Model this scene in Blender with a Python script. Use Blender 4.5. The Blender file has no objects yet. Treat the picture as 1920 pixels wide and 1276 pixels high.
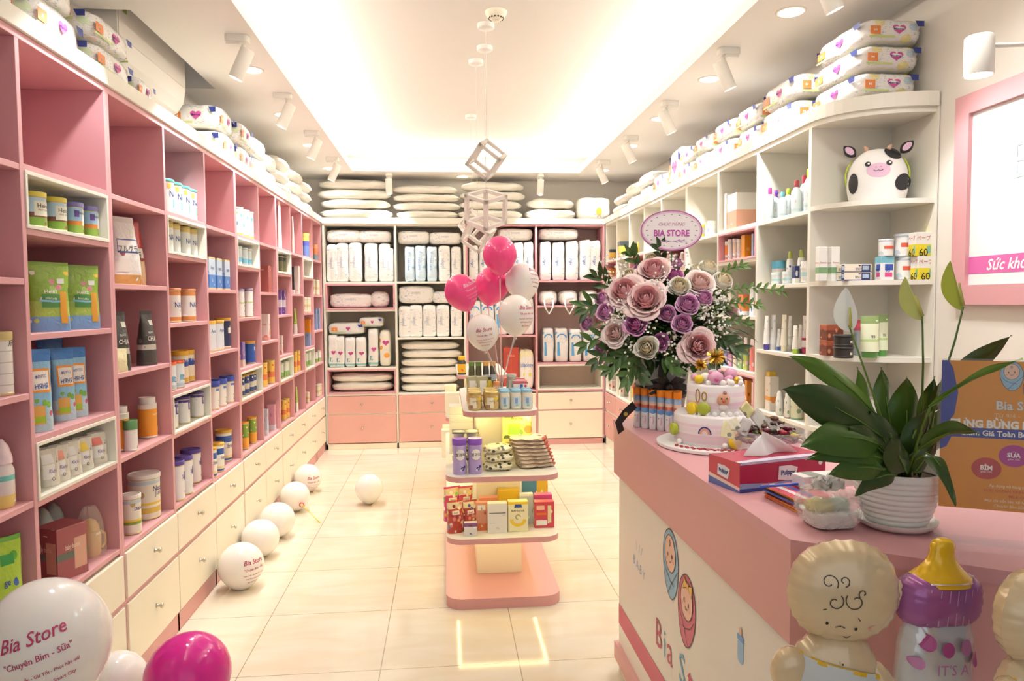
import bpy, math, random
from mathutils import Vector, Matrix, noise
PI = math.pi
C = bpy.context.scene.collection
scene = bpy.context.scene
R = math.radians

# ------------------------------------------------------------------ camera
CAM_F, CAM_YAW, CAM_PITCH, CAM_ROLL, CAM_H = 1339.6, .0921, .0539, .0067, 1.5785
cam = bpy.data.cameras.new('camera')
cam.sensor_width = 36
cam.lens = CAM_F / 1920 * 36
cam.clip_start = .05
camo = bpy.data.objects.new('camera', cam)
C.objects.link(camo)
camo.location = (0, 0, CAM_H)
_M = Matrix.Rotation(-CAM_YAW, 3, 'Z') @ Matrix.Rotation(-CAM_PITCH, 3, 'X') @ Matrix.Rotation(PI/2, 3, 'X') @ Matrix.Rotation(-CAM_ROLL, 3, 'Z')
camo.rotation_euler = _M.to_euler()
scene.camera = camo

def ray(u, v):
    'direction through pixel (u, v) of the 1920 x 1276 photograph, used to measure where things stand'
    qx, qy = (u-960)/CAM_F, (v-638)/CAM_F
    return _M @ Vector((qx, -qy, -1))
def at(u, v, ax, val):
    d = ray(u, v); o = Vector((0, 0, CAM_H)); i = 'xyz'.index(ax)
    return o + d*((val-o[i])/d[i])

# ------------------------------------------------------------------ colour management, world
scene.view_settings.view_transform = 'Standard'
scene.view_settings.look = 'None'
scene.view_settings.gamma = 1
scene.view_settings.use_curve_mapping = False
scene.view_settings.exposure = 0.30
scene.cycles.use_denoising = True
scene.cycles.max_bounces = 8
scene.cycles.diffuse_bounces = 4
scene.cycles.glossy_bounces = 4
scene.cycles.transmission_bounces = 6
scene.cycles.transparent_max_bounces = 10
scene.cycles.sample_clamp_indirect = 6
scene.cycles.caustics_reflective = False
scene.cycles.caustics_refractive = False
w = bpy.data.worlds.new('world'); scene.world = w; w.use_nodes = True
w.node_tree.nodes['Background'].inputs[0].default_value = (.86, .9, 1, 1)
w.node_tree.nodes['Background'].inputs[1].default_value = .15

# ------------------------------------------------------------------ lamps of the room
WARM, COVE, NEUT = (1, .98, .94), (1, .94, .80), (1, .995, .985)
def lamp(name, kind, loc, energy, color, target=None, **kw):
    l = bpy.data.lights.new(name, kind); l.energy = energy; l.color = color
    for k, v in kw.items(): setattr(l, k, v)
    o = bpy.data.objects.new(name, l); C.objects.link(o); o.location = loc
    if target is not None:
        o.rotation_euler = (Vector(target)-Vector(loc)).to_track_quat('-Z', 'Y').to_euler()
    return o
CZ, CT = 2.95, 3.16                                  # soffit height, height of the raised ceiling
CX0, CX1, CY0, CY1 = -.95, 1.44, .6, 7.63            # opening of the cove
# LED strips lying in the cove behind its lip
for (x, y, sx, sy, tx, ty) in ((CX0-.03, (CY0+CY1)/2, .05, CY1-CY0, .5, 0), (CX1+.03, (CY0+CY1)/2, .05, CY1-CY0, -.5, 0),
                               ((CX0+CX1)/2, CY1+.03, CX1-CX0, .05, 0, -.5)):
    o = lamp('cove_light', 'AREA', (x, y, CZ+.085), 9.5*max(sx, sy), COVE, None, shape='RECTANGLE', size=sx, size_y=sy)
    o.rotation_euler = (PI - (.45 if ty else 0)*(-1), (.45 if tx > 0 else -.45) if tx else 0, 0)
LY = (3.86, 4.885, 5.915, 6.95)
SPOTS = [('L', -1.05, y) for y in LY] + [('L', -1.05, 2.83)] + [('R', 1.555, y) for y in (2.80,)+LY] + [('B', -.583, 7.75), ('B', 1.03, 7.72)]
for s, x, y in SPOTS:
    if s == 'L': loc, tg = (x-.03, y-.06, CZ-.24), (-1.45, y-.3, 1.7)
    elif s == 'R': loc, tg = (x+.03, y-.06, CZ-.24), (1.95, y-.3, 1.7)
    else: loc, tg = (x, y-.03, CZ-.22), (x, y+.18, 1.6)
    lamp('spot_light', 'SPOT', loc, (48 if y > 3 else 26) if s != 'B' else 85, NEUT, tg, spot_size=R(88), spot_blend=.45, shadow_soft_size=.03)
DOWN = [(-1.12, 4.40), (-1.16, 5.415), (-1.16, 6.43), (-1.17, 7.5), (1.655, 3.347), (1.645, 4.38), (1.62, 5.34), (1.65, 6.28), (1.66, 7.45), (.2, 7.9), (1.655, 2.30)]  # last entry is out of view, added to brighten the counter goods
for x, y in DOWN:
    if y > 7.8: continue
    lamp('down_light', 'SPOT', (x, y, CZ-.012), 31, WARM, (x, y, 0), spot_size=R(150), spot_blend=.8, shadow_soft_size=.05)
lamp('spot_light', 'SPOT', (.55, 1.15, CZ-.24), 30, NEUT, (1.02, 2.55, 1.15), spot_size=R(64), spot_blend=.8, shadow_soft_size=.05)  # added fill spot, out of view, to brighten bouquet and cake on the counter
# general light of the front of the shop and street daylight entering behind the camera
lamp('shop_front_light', 'AREA', (.3, -1.7, 1.7), 14, (.9, .95, 1), (.3, 3, 1.2), shape='RECTANGLE', size=3.2, size_y=2.2)

# ------------------------------------------------------------------ materials
def hexc(h):
    h = h.lstrip('#'); c = [int(h[i:i+2], 16)/255 for i in (0, 2, 4)]
    return tuple((v/12.92 if v <= .04045 else ((v+.055)/1.055)**2.4) for v in c) + (1,)
_mats = {}
def M(col, rough=.5, metal=0, coat=0, trans=0, emit=0, alpha=1, ior=1.45, name=None, sss=0, sheen=0):
    key = (col, rough, metal, coat, trans, emit, alpha, ior, sss, sheen)
    if key in _mats: return _mats[key]
    m = bpy.data.materials.new(name or ('paint_'+col.lstrip('#'))); m.use_nodes = True
    b = m.node_tree.nodes['Principled BSDF']; c = hexc(col)
    b.inputs['Base Color'].default_value = c; b.inputs['Roughness'].default_value = rough
    b.inputs['Metallic'].default_value = metal; b.inputs['Coat Weight'].default_value = coat
    b.inputs['Transmission Weight'].default_value = trans; b.inputs['Alpha'].default_value = alpha
    b.inputs['IOR'].default_value = ior
    if sss:
        b.inputs['Subsurface Weight'].default_value = sss; b.inputs['Subsurface Radius'].default_value = (.05, .03, .02); b.inputs['Subsurface Scale'].default_value = .3
    if emit:
        b.inputs['Emission Color'].default_value = c; b.inputs['Emission Strength'].default_value = emit
    m.diffuse_color = c
    _mats[key] = m
    return m
def nodes(m): return m.node_tree.nodes, m.node_tree.links, m.node_tree.nodes['Principled BSDF']

def print_mat(name, base, bands=(), blots=(), scale=30, dens=.12, axis=2, rough=.35, stretch=(1, 1, 1), window=(.12, .88), bump=0, coat=0, fine=None):
    '''printed packaging: base colour, colour bands along one axis (z0, z1, colour) and small printed marks in a window of the height'''
    if name in _mats: return _mats[name]
    m = bpy.data.materials.new(name); m.use_nodes = True; N, L, b = nodes(m)
    tc = N.new('ShaderNodeTexCoord'); sp = N.new('ShaderNodeSeparateXYZ'); L.new(tc.outputs['Generated'], sp.inputs[0])
    z = sp.outputs[axis]
    cr = N.new('ShaderNodeValToRGB'); cr.color_ramp.interpolation = 'CONSTANT'; L.new(z, cr.inputs[0])
    stops = [(0, base)]
    for z0, z1, c in bands: stops += [(z0, c), (z1, base)]
    if len(bands) and bands[0][0] <= 0: stops = stops[1:]
    e = cr.color_ramp.elements
    e[0].position = 0; e[0].color = hexc(stops[0][1])
    e[1].position = .9999 if len(stops) < 2 else min(.9999, stops[1][0]); e[1].color = hexc(stops[0][1] if len(stops) < 2 else stops[1][1])
    for p, c in stops[2:]:
        q = e.new(min(1, p)); q.color = hexc(c)
    out = cr.outputs[0]
    def mixin(out, fac, colsock):
        mx = N.new('ShaderNodeMix'); mx.data_type = 'RGBA'; L.new(fac, mx.inputs[0]); L.new(out, mx.inputs[6])
        if isinstance(colsock, tuple): mx.inputs[7].default_value = colsock
        else: L.new(colsock, mx.inputs[7])
        return mx.outputs[2]
    def mth(op, a, b_):
        n = N.new('ShaderNodeMath'); n.operation = op
        for i, s in enumerate((a, b_)):
            if isinstance(s, (int, float)): n.inputs[i].default_value = s
            else: L.new(s, n.inputs[i])
        return n.outputs[0]
    win = mth('MULTIPLY', mth('GREATER_THAN', z, window[0]), mth('LESS_THAN', z, window[1]))
    if blots:
        mp = N.new('ShaderNodeMapping'); L.new(tc.outputs['Object'], mp.inputs[0]); mp.inputs['Scale'].default_value = stretch
        vo = N.new('ShaderNodeTexVoronoi'); vo.inputs['Scale'].default_value = scale; L.new(mp.outputs[0], vo.inputs['Vector'])
        wn = N.new('ShaderNodeTexWhiteNoise'); L.new(vo.outputs['Color'], wn.inputs['Vector'])
        c2 = N.new('ShaderNodeValToRGB'); c2.color_ramp.interpolation = 'CONSTANT'; L.new(wn.outputs['Value'], c2.inputs[0])
        el = c2.color_ramp.elements; n = len(blots)
        el[0].color = hexc(blots[0]); el[1].position = 1/n if n > 1 else .999; el[1].color = hexc(blots[1 % n])
        for i in range(2, n): q = el.new(i/n); q.color = hexc(blots[i])
        s2 = N.new('ShaderNodeSeparateColor'); L.new(vo.outputs['Color'], s2.inputs[0])
        f = mth('MULTIPLY', mth('LESS_THAN', s2.outputs[1], dens), mth('LESS_THAN', vo.outputs['Distance'], .42))
        out = mixin(out, mth('MULTIPLY', f, win), c2.outputs[0])
    if fine:
        mp = N.new('ShaderNodeMapping'); L.new(tc.outputs['Object'], mp.inputs[0])
        wv = N.new('ShaderNodeTexNoise'); wv.inputs['Scale'].default_value = 1; wv.inputs['Detail'].default_value = 3
        mp.inputs['Scale'].default_value = (60, 60, 260); L.new(mp.outputs[0], wv.inputs['Vector'])
        g = mth('GREATER_THAN', wv.outputs['Fac'], .60)
        nz = N.new('ShaderNodeTexNoise'); nz.inputs['Scale'].default_value = 11; L.new(tc.outputs['Object'], nz.inputs['Vector'])
        out = mixin(out, mth('MULTIPLY', mth('MULTIPLY', g, mth('GREATER_THAN', nz.outputs['Fac'], .5)), win), hexc(fine))
    L.new(out, b.inputs['Base Color']); b.inputs['Roughness'].default_value = rough; b.inputs['Coat Weight'].default_value = coat
    if bump:
        nz = N.new('ShaderNodeTexNoise'); nz.inputs['Scale'].default_value = 26; nz.inputs['Detail'].default_value = 3; nz.inputs['Distortion'].default_value = 1.2
        L.new(tc.outputs['Object'], nz.inputs['Vector'])
        bp = N.new('ShaderNodeBump'); bp.inputs['Strength'].default_value = bump; bp.inputs['Distance'].default_value = .01
        L.new(nz.outputs['Fac'], bp.inputs['Height']); L.new(bp.outputs[0], b.inputs['Normal'])
    m.diffuse_color = hexc(base); _mats[name] = m
    return m

PINK = M('#D59EA3', .42, name='pink_laminate')
PINKD = M('#D49C99', .42, name='pink_laminate_fascia')
WHITE = M('#ECE8DC', .4, name='white_laminate')
CREAM = M('#F3EBD6', .42, name='cream_drawer_front')
WALLM = M('#E9E3DA', .8, name='wall_paint')
CEILM = M('#F4F1ED', .85, name='ceiling_paint')
CHROME = M('#C9C4B8', .25, 1, name='brushed_metal')
GLOW = M('#FFF4DC', .5, emit=9, name='lamp_glow')

# ------------------------------------------------------------------ mesh builder
class MB:
    def __init__(s): s.v = []; s.f = []; s.m = []; s.mats = []; s.sm = []
    def mi(s, m):
        if m not in s.mats: s.mats.append(m)
        return s.mats.index(m)
    def add(s, vs, fs, m, smooth=False, T=None):
        o = len(s.v)
        if T is not None: vs = [T @ Vector(p) for p in vs]
        s.v += [tuple(p) for p in vs]; s.f += [tuple(i+o for i in f) for f in fs]
        k = s.mi(m); s.m += [k]*len(fs); s.sm += [smooth]*len(fs)
        return s
    def box(s, lo, hi, m, bev=0, T=None):
        (a, b, c), (d, e, f) = lo, hi
        if bev <= 0:
            vs = [(a,b,c),(d,b,c),(d,e,c),(a,e,c),(a,b,f),(d,b,f),(d,e,f),(a,e,f)]
            return s.add(vs, [(3,2,1,0),(4,5,6,7),(0,1,5,4),(1,2,6,5),(2,3,7,6),(3,0,4,7)], m, False, T)
        cx, cy, cz = (a+d)/2, (b+e)/2, (c+f)/2; hx, hy, hz = (d-a)/2, (e-b)/2, (f-c)/2; r = min(bev, hx*.9, hy*.9, hz*.9)
        vs = []; ix = {}
        for sx in (-1, 1):
            for sy in (-1, 1):
                for sz in (-1, 1):
                    for k in range(3):
                        p = [sx*(hx-r), sy*(hy-r), sz*(hz-r)]; p[k] = (sx*hx, sy*hy, sz*hz)[k]
                        ix[(sx, sy, sz, k)] = len(vs); vs.append((cx+p[0], cy+p[1], cz+p[2]))
        fs = []
        q = ((-1,-1),(1,-1),(1,1),(-1,1))
        for g in (-1, 1):
            fs.append([ix[(g, p[0], p[1], 0)] for p in q][::g]); fs.append([ix[(p[1], g, p[0], 1)] for p in q][::g]); fs.append([ix[(p[0], p[1], g, 2)] for p in q][::g])
        for sa in (-1, 1):
            for sb in (-1, 1):
                o = sa*sb
                fs.append([ix[(-1,sa,sb,1)], ix[(1,sa,sb,1)], ix[(1,sa,sb,2)], ix[(-1,sa,sb,2)]][::o])
                fs.append([ix[(sa,-1,sb,2)], ix[(sa,1,sb,2)], ix[(sa,1,sb,0)], ix[(sa,-1,sb,0)]][::o])
                fs.append([ix[(sa,sb,-1,0)], ix[(sa,sb,1,0)], ix[(sa,sb,1,1)], ix[(sa,sb,-1,1)]][::o])
        for sx in (-1, 1):
            for sy in (-1, 1):
                for sz in (-1, 1):
                    fs.append([ix[(sx,sy,sz,0)], ix[(sx,sy,sz,1)], ix[(sx,sy,sz,2)]][::sx*sy*sz])
        return s.add(vs, fs, m, False, T)
    def lathe(s, prof, m, n=20, cx=0, cy=0, smooth=True, T=None, cap=True, mats=None):
        'prof: list of (r, z); closed at the ends when r == 0 or cap'
        vs = []; fs = []
        for r, z in prof:
            for i in range(n):
                t = 2*PI*i/n; vs.append((cx+r*math.cos(t), cy+r*math.sin(t), z))
        o = len(s.v)
        for j in range(len(prof)-1):
            ring = [(j*n+i, j*n+(i+1) % n, (j+1)*n+(i+1) % n, (j+1)*n+i) for i in range(n)]
            mm = mats[j] if mats else m
            fs.append((ring, mm))
        vv = vs if T is None else [T @ Vector(p) for p in vs]
        s.v += [tuple(p) for p in vv]
        for ring, mm in fs:
            k = s.mi(mm); s.f += [tuple(i+o for i in f) for f in ring]; s.m += [k]*n; s.sm += [smooth]*n
        if cap:
            m0 = mats[0] if mats else m; m1 = mats[-1] if mats else m
            s.f.append(tuple(o+i for i in range(n))[::-1]); s.m.append(s.mi(m0)); s.sm.append(False)
            k = (len(prof)-1)*n
            s.f.append(tuple(o+k+i for i in range(n))); s.m.append(s.mi(m1)); s.sm.append(False)
        return s
    def prism(s, pts, z0, z1, m, T=None, side=None):
        'pts counter-clockwise in xy'
        n = len(pts); vs = [(x, y, z0) for x, y in pts]+[(x, y, z1) for x, y in pts]
        s.add(vs, [tuple(range(n))[::-1], tuple(range(n, 2*n))], m, False, T)
        return s.add(vs, [(i, (i+1) % n, n+(i+1) % n, n+i) for i in range(n)], side or m, False, T)
    def tube(s, pts, r, m, n=8, T=None, smooth=True, ends=True):
        pts = [Vector(p) for p in pts]; rs = r if isinstance(r, (list, tuple)) else [r]*len(pts)
        vs = []; fs = []; up = Vector((0, 0, 1)); prev = None
        for i, p in enumerate(pts):
            d = (pts[min(i+1, len(pts)-1)]-pts[max(i-1, 0)]).normalized()
            a = (prev - d*prev.dot(d)) if prev is not None else d.cross(up if abs(d.z) < .9 else Vector((1, 0, 0)))
            a.normalize(); prev = a; b = d.cross(a)
            vs += [p+(a*math.cos(2*PI*k/n)+b*math.sin(2*PI*k/n))*rs[i] for k in range(n)]
        for j in range(len(pts)-1): fs += [(j*n+k, j*n+(k+1) % n, (j+1)*n+(k+1) % n, (j+1)*n+k) for k in range(n)]
        if ends: fs += [tuple(range(n))[::-1], tuple(range((len(pts)-1)*n, len(pts)*n))]
        return s.add(vs, fs, m, smooth, T)
    def grid(s, fn, nu, nv, m, smooth=True, T=None, closeu=False):
        vs = [fn(i/nu, j/nv) for j in range(nv+1) for i in range(nu if closeu else nu+1)]
        w_ = nu if closeu else nu+1
        fs = [(j*w_+i, j*w_+(i+1) % w_, (j+1)*w_+(i+1) % w_, (j+1)*w_+i) for j in range(nv) for i in range(nu)]
        return s.add(vs, fs, m, smooth, T)
    def ball(s, c, r, m, n=12, k=8, sc=(1, 1, 1), T=None):
        f = lambda u, v: (c[0]+r*sc[0]*math.sin(PI*v)*math.cos(2*PI*u), c[1]+r*sc[1]*math.sin(PI*v)*math.sin(2*PI*u), c[2]-r*sc[2]*math.cos(PI*v))
        return s.grid(f, n, k, m, True, T, closeu=True)
    def soft(s, sx, sy, sz, m, n=8, e=5, pinch=0, wr=.004, seed=0, T=None, mats=None, zc=None):
        'a soft pack, centred in x and y and standing on z = 0'
        idx = {}; vs = []; fs = []; fm = []
        def vert(a, b, c):
            k = (a, b, c)
            if k not in idx:
                p = [2*a/n-1, 2*b/n-1, 2*c/n-1]
                g = (abs(p[0])**e+abs(p[1])**e+abs(p[2])**e)**(1/e)
                q = [t/g for t in p]
                if pinch: q[2] *= 1-pinch*abs(q[0])**5
                nv = noise.noise_vector(Vector((q[0]*2.3+seed*7.1, q[1]*2.3+seed, q[2]*2.3)))
                n2 = noise.noise_vector(Vector((q[0]*6+seed*3.1, q[1]*6, q[2]*6)))
                idx[k] = len(vs)
                vs.append((q[0]*sx/2+(nv.x*1.6+n2.x)*wr, q[1]*sy/2+(nv.y*1.6+n2.y)*wr, max(0, (q[2]*.5+.5)*sz+(nv.z*1.6+n2.z)*wr*(0 if q[2] < -.8 else 1))))
            return idx[k]
        for i in range(n):
            for j in range(n):
                for (p, g) in (((0, 1), 0), ((0, 1), n), ((0, 2), 0), ((0, 2), n), ((1, 2), 0), ((1, 2), n)):
                    cs = []
                    for di, dj in ((0, 0), (1, 0), (1, 1), (0, 1)):
                        t = [g, g, g]; t[p[0]] = i+di; t[p[1]] = j+dj; cs.append(vert(*t))
                    ax = 3-p[0]-p[1]
                    if (g == 0) != (ax == 1): cs = cs[::-1]
                    fs.append(tuple(cs))
        return s.add(vs, fs, m, True, T)
    def txt(s, string, size, m, fn, ax=.5, shear=0, bold=0, ay=.5, maxw=None):
        'text mapped by fn(x, y) -> point; ax, ay anchor fractions'
        vs, fs, w_, h_ = text_poly(string, shear, bold)
        k = size
        if maxw and w_*k > maxw: k = maxw/w_
        return s.add([fn((x-w_*ax)*k, (y-h_*ay)*size) for x, y in vs], fs, m)
    def flat(s, pts, m, fn):
        return s.add([fn(x, y) for x, y in pts], [tuple(range(len(pts)))], m)
    def stroke(s, pts, wd, m, fn, closed=False):
        P = [Vector(p) for p in pts]; n = len(P); vs = []; fs = []
        for i in range(n):
            a = P[(i-1) % n] if closed or i else P[i]; b = P[(i+1) % n] if closed or i < n-1 else P[i]
            d = (b-a); d = d.normalized() if d.length > 1e-9 else Vector((1, 0)); q = Vector((-d.y, d.x))*wd/2
            vs += [fn(*(P[i]+q)), fn(*(P[i]-q))]
        for i in range(n if closed else n-1):
            j = (i+1) % n; fs.append((2*i, 2*i+1, 2*j+1, 2*j))
        return s.add(vs, fs, m)
    def build(s, name, parent=None, loc=None, rot=None, sharp=None):
        me = bpy.data.meshes.new(name); me.from_pydata(s.v, [], s.f)
        for m in s.mats: me.materials.append(m)
        me.polygons.foreach_set('material_index', s.m); me.polygons.foreach_set('use_smooth', s.sm); me.update()
        if sharp: me.set_sharp_from_angle(angle=R(sharp))
        o = bpy.data.objects.new(name, me); C.objects.link(o)
        if parent: o.parent = parent
        if loc is not None: o.location = loc
        if rot is not None: o.rotation_euler = rot if isinstance(rot, (tuple, list)) else (0, 0, rot)
        return o
_txt = {}
def text_poly(string, shear=0, bold=0):
    k = (string, shear, bold)
    if k not in _txt:
        cu = bpy.data.curves.new('lettering', 'FONT'); cu.body = string; cu.size = 1; cu.resolution_u = 2; cu.shear = shear; cu.offset = bold; cu.fill_mode = 'FRONT'
        o = bpy.data.objects.new('lettering', cu); me = o.to_mesh()
        vs = [(v.co.x, v.co.y) for v in me.vertices]; fs = [tuple(p.vertices) for p in me.polygons]
        o.to_mesh_clear(); bpy.data.objects.remove(o); bpy.data.curves.remove(cu)
        if vs:
            x0 = min(v[0] for v in vs); y0 = min(v[1] for v in vs); x1 = max(v[0] for v in vs); y1 = max(v[1] for v in vs)
            vs = [(x-x0, y-y0) for x, y in vs]; _txt[k] = (vs, fs, x1-x0, y1-y0)
        else: _txt[k] = ([], [], 0, 0)
    return _txt[k]
def plane_fn(o, r, u, off=.0006):
    o, r, u = Vector(o), Vector(r).normalized(), Vector(u).normalized(); n = r.cross(u)
    return lambda x, y, k=1: o+r*x+u*y+n*off*k
def ell(cx, cy, a, b, n=28, rot=0):
    c, s = math.cos(rot), math.sin(rot)
    return [(cx+a*math.cos(2*PI*i/n)*c-b*math.sin(2*PI*i/n)*s, cy+a*math.cos(2*PI*i/n)*s+b*math.sin(2*PI*i/n)*c) for i in range(n)]
def rrect(x0, y0, x1, y1, r, n=5):
    out = []
    for cx, cy, a in ((x1-r, y0+r, -PI/2), (x1-r, y1-r, 0), (x0+r, y1-r, PI/2), (x0+r, y0+r, PI)):
        out += [(cx+r*math.cos(a+PI/2*i/n), cy+r*math.sin(a+PI/2*i/n)) for i in range(n+1)]
    return out

# ------------------------------------------------------------------ scene graph
def tag(o, label=None, cat=None, group=None, kind=None):
    if label: o['label'] = label
    if cat: o['category'] = cat
    if group: o['group'] = group
    if kind: o['kind'] = kind
    return o
def empty(name, loc=(0, 0, 0), rz=0, label=None, cat=None, group=None):
    o = bpy.data.objects.new(name, None); C.objects.link(o); o.location = loc; o.rotation_euler = (0, 0, rz); o.empty_display_size = .1
    return tag(o, label, cat, group)
def copy_tree(o, parent=None):
    c = o.copy(); C.objects.link(c)
    if parent: c.parent = parent
    for ch in list(o.children): copy_tree(ch, c)
    return c
_proto = {}
def proj(p):
    q = _M.transposed() @ (Vector(p)-Vector((0, 0, CAM_H)))
    return 960-CAM_F*q.x/q.z, 638+CAM_F*q.y/q.z
def put(key, maker, loc, rz=0, label='', cat='', group=None, sc=None, rot=None):
    'first use builds the thing, each later use copies it with its parts'
    if key not in _proto:
        _proto[key] = maker(); o = _proto[key]
    else: o = copy_tree(_proto[key])
    o.location = loc; o.rotation_euler = rot if rot else (0, 0, rz)
    o.scale = sc if sc else (1, 1, 1)
    for k in ('label', 'category', 'group'):
        if k in o: del o[k]
    return tag(o, label, cat, group)
ORD = ['nearest', 'second nearest', 'third nearest', 'fourth nearest', 'fifth nearest', 'sixth nearest', 'seventh nearest', 'eighth nearest', 'ninth nearest', 'tenth nearest']
def ordn(i, n):
    if n == 1: return ''
    if i == n-1: return 'farthest'
    return ORD[i]
def ordl(i, n, kind=('leftmost', 'rightmost')):
    if i == 0: return kind[0]
    if i == n-1: return kind[1]
    return ('second', 'third', 'fourth', 'fifth', 'sixth', 'seventh', 'eighth', 'ninth', 'tenth')[i-1]+' from left'
# ================================================================== the room
def struct(name, mb, sharp=None):
    return tag(mb.build(name, sharp=sharp), kind='structure')
XL, XR, YB = -1.303, 1.755, 7.776
WL, WR, WB, YF = -1.68, 2.17, 8.16, -2.0
# floor: glossy cream marble-look tiles of 60 cm
fm = bpy.data.materials.new('polished_cream_tiles'); fm.use_nodes = True; N, L, b = nodes(fm)
tc = N.new('ShaderNodeTexCoord')
mp = N.new('ShaderNodeMapping'); mp.inputs['Location'].default_value = (.8974, -3.039, 0); L.new(tc.outputs['Object'], mp.inputs[0])
br = N.new('ShaderNodeTexBrick'); br.offset = 0; br.squash = 1
br.inputs['Scale'].default_value = 1; br.inputs['Brick Width'].default_value = .6; br.inputs['Row Height'].default_value = .6
br.inputs['Mortar Size'].default_value = .0022; br.inputs['Mortar Smooth'].default_value = .1; br.inputs['Bias'].default_value = 0
br.inputs['Color1'].default_value = hexc('#E2D9C8'); br.inputs['Color2'].default_value = hexc('#DFD5C3'); br.inputs['Mortar'].default_value = hexc('#A4977F')
L.new(mp.outputs[0], br.inputs['Vector'])
mp2 = N.new('ShaderNodeMapping'); mp2.inputs['Scale'].default_value = (1.0, 3.2, 1); mp2.inputs['Rotation'].default_value = (0, 0, .12); L.new(tc.outputs['Object'], mp2.inputs[0])
nz = N.new('ShaderNodeTexNoise'); nz.inputs['Scale'].default_value = 2.6; nz.inputs['Detail'].default_value = 7; nz.inputs['Distortion'].default_value = .7; L.new(mp2.outputs[0], nz.inputs['Vector'])
cr = N.new('ShaderNodeValToRGB'); L.new(nz.outputs['Fac'], cr.inputs[0])
cr.color_ramp.elements[0].position = .38; cr.color_ramp.elements[0].color = hexc('#F4ECDC'); cr.color_ramp.elements[1].position = .66; cr.color_ramp.elements[1].color = hexc('#FFFFFF')
mx = N.new('ShaderNodeMix'); mx.data_type = 'RGBA'; mx.blend_type = 'MULTIPLY'; mx.inputs[0].default_value = .6
L.new(br.outputs['Color'], mx.inputs[6]); L.new(cr.outputs[0], mx.inputs[7]); L.new(mx.outputs[2], b.inputs['Base Color'])
b.inputs['Roughness'].default_value = .09; b.inputs['IOR'].default_value = 1.5
m = MB(); m.box((WL-.1, YF, -.1), (WR+1.3, WB+.1, 0), fm); struct('floor', m)
m = MB(); m.box((WL-.1, YF, 0), (WL, WB+.1, 3.2), WALLM); struct('wall_left', m)
m = MB(); m.box((WL, WB, 0), (WR, WB+.1, 3.2), WALLM); struct('wall_back', m)
m = MB(); m.box((WR, 1.2, 0), (WR+.1, WB+.1, 3.2), WALLM); m.box((WR, 1.1, 0), (WR+1.3, 1.2, 3.2), WALLM); struct('wall_right', m)
# ceiling: soffit ring, raised tray with a lip, niche for the air conditioner
m = MB()
NX, NY0, NY1 = -1.45, 3.56, 4.80
m.box((WL, YF, CZ), (CX0-.12, NY0, CZ+.012), CEILM); m.box((NX, NY0, CZ), (CX0-.12, NY1, CZ+.012), CEILM); m.box((WL, NY1, CZ), (CX0-.12, WB, CZ+.012), CEILM)
m.box((CX1+.12, YF, CZ), (WR+1.3, WB, CZ+.012), CEILM)
m.box((CX0-.12, CY1+.12, CZ), (CX1+.12, WB, CZ+.012), CEILM); m.box((CX0-.12, YF, CZ), (CX1+.12, CY0-.12, CZ+.012), CEILM)
# ledge carrying the strips, then the lip
m.box((CX0-.12, CY0-.12, CZ), (CX0-.012, CY1+.12, CZ+.012), CEILM); m.box((CX1+.012, CY0-.12, CZ), (CX1+.12, CY1+.12, CZ+.012), CEILM)
m.box((CX0-.012, CY1+.012, CZ), (CX1+.012, CY1+.12, CZ+.012), CEILM); m.box((CX0-.012, CY0-.12, CZ), (CX1+.012, CY0-.012, CZ+.012), CEILM)
struct('ceiling', m)
m = MB()
for lo, hi in (((CX0-.012, CY0-.01, CZ-.002), (CX0, CY1+.012, CZ+.07)), ((CX1, CY0-.01, CZ-.002), (CX1+.012, CY1+.012, CZ+.07)),
               ((CX0, CY1, CZ-.002), (CX1, CY1+.012, CZ+.07)), ((CX0, CY0-.012, CZ-.002), (CX1, CY0, CZ+.07))):
    m.box(lo, hi, CEILM)
struct('trim_1', m)
m = MB()
m.box((CX0-.40, CY0-.4, CT), (CX1+.40, CY1+.4, CT+.03), CEILM)
for lo, hi in (((CX0-.40, CY0-.4, CZ+.012), (CX0-.38, CY1+.4, CT)), ((CX1+.38, CY0-.4, CZ+.012), (CX1+.40, CY1+.4, CT)), ((CX0-.4, CY1+.38, CZ+.012), (CX1+.4, CY1+.4, CT)), ((CX0-.4, CY0-.4, CZ+.012), (CX1+.4, CY0-.38, CT))):
    m.box(lo, hi, CEILM)
m.box((WL, NY0-.02, CZ+.012), (NX+.02, NY0, CT+.2), CEILM); m.box((WL, NY1, CZ+.012), (NX+.02, NY1+.02, CT+.2), CEILM); m.box((NX, NY0, CZ+.012), (NX+.02, NY1, CT+.2), CEILM); m.box((WL, NY0-.02, CT+.2), (NX+.02, NY1+.02, CT+.22), CEILM)
struct('ceiling_tray', m)

# ------------------------------------------------------------------ lamps as bodies
LAMPW = M('#F2EEE6', .45, name='lamp_white')
def make_spot():
    t = empty('track_spotlight')
    m = MB(); m.prism(rrect(-.06, -.035, .06, .035, .02), -.035, 0, LAMPW); m.box((-.05, -.028, -.05), (.02, .028, -.035), LAMPW); m.build('ceiling_base', t)
    m = MB(); m.tube([(.03, 0, -.045), (.03, 0, -.10)], .009, LAMPW); m.box((.02, -.02, -.115), (.04, .02, -.085), LAMPW, .003); m.build('bracket', t)
    T = Matrix.Translation((.035, 0, -.105)) @ Matrix.Rotation(.42, 4, 'Y')
    m = MB(); m.lathe([(.012, .045), (.034, .04), (.036, .035), (.036, -.12), (.033, -.12), (.03, -.10)], LAMPW, 20, T=T, cap=False); h = m.build('lamp_head', t, sharp=40)
    m = MB(); m.lathe([(.0, -.104), (.03, -.102)], GLOW, 16, T=T, cap=False); m.build('bulb', h)
    return t
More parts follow.
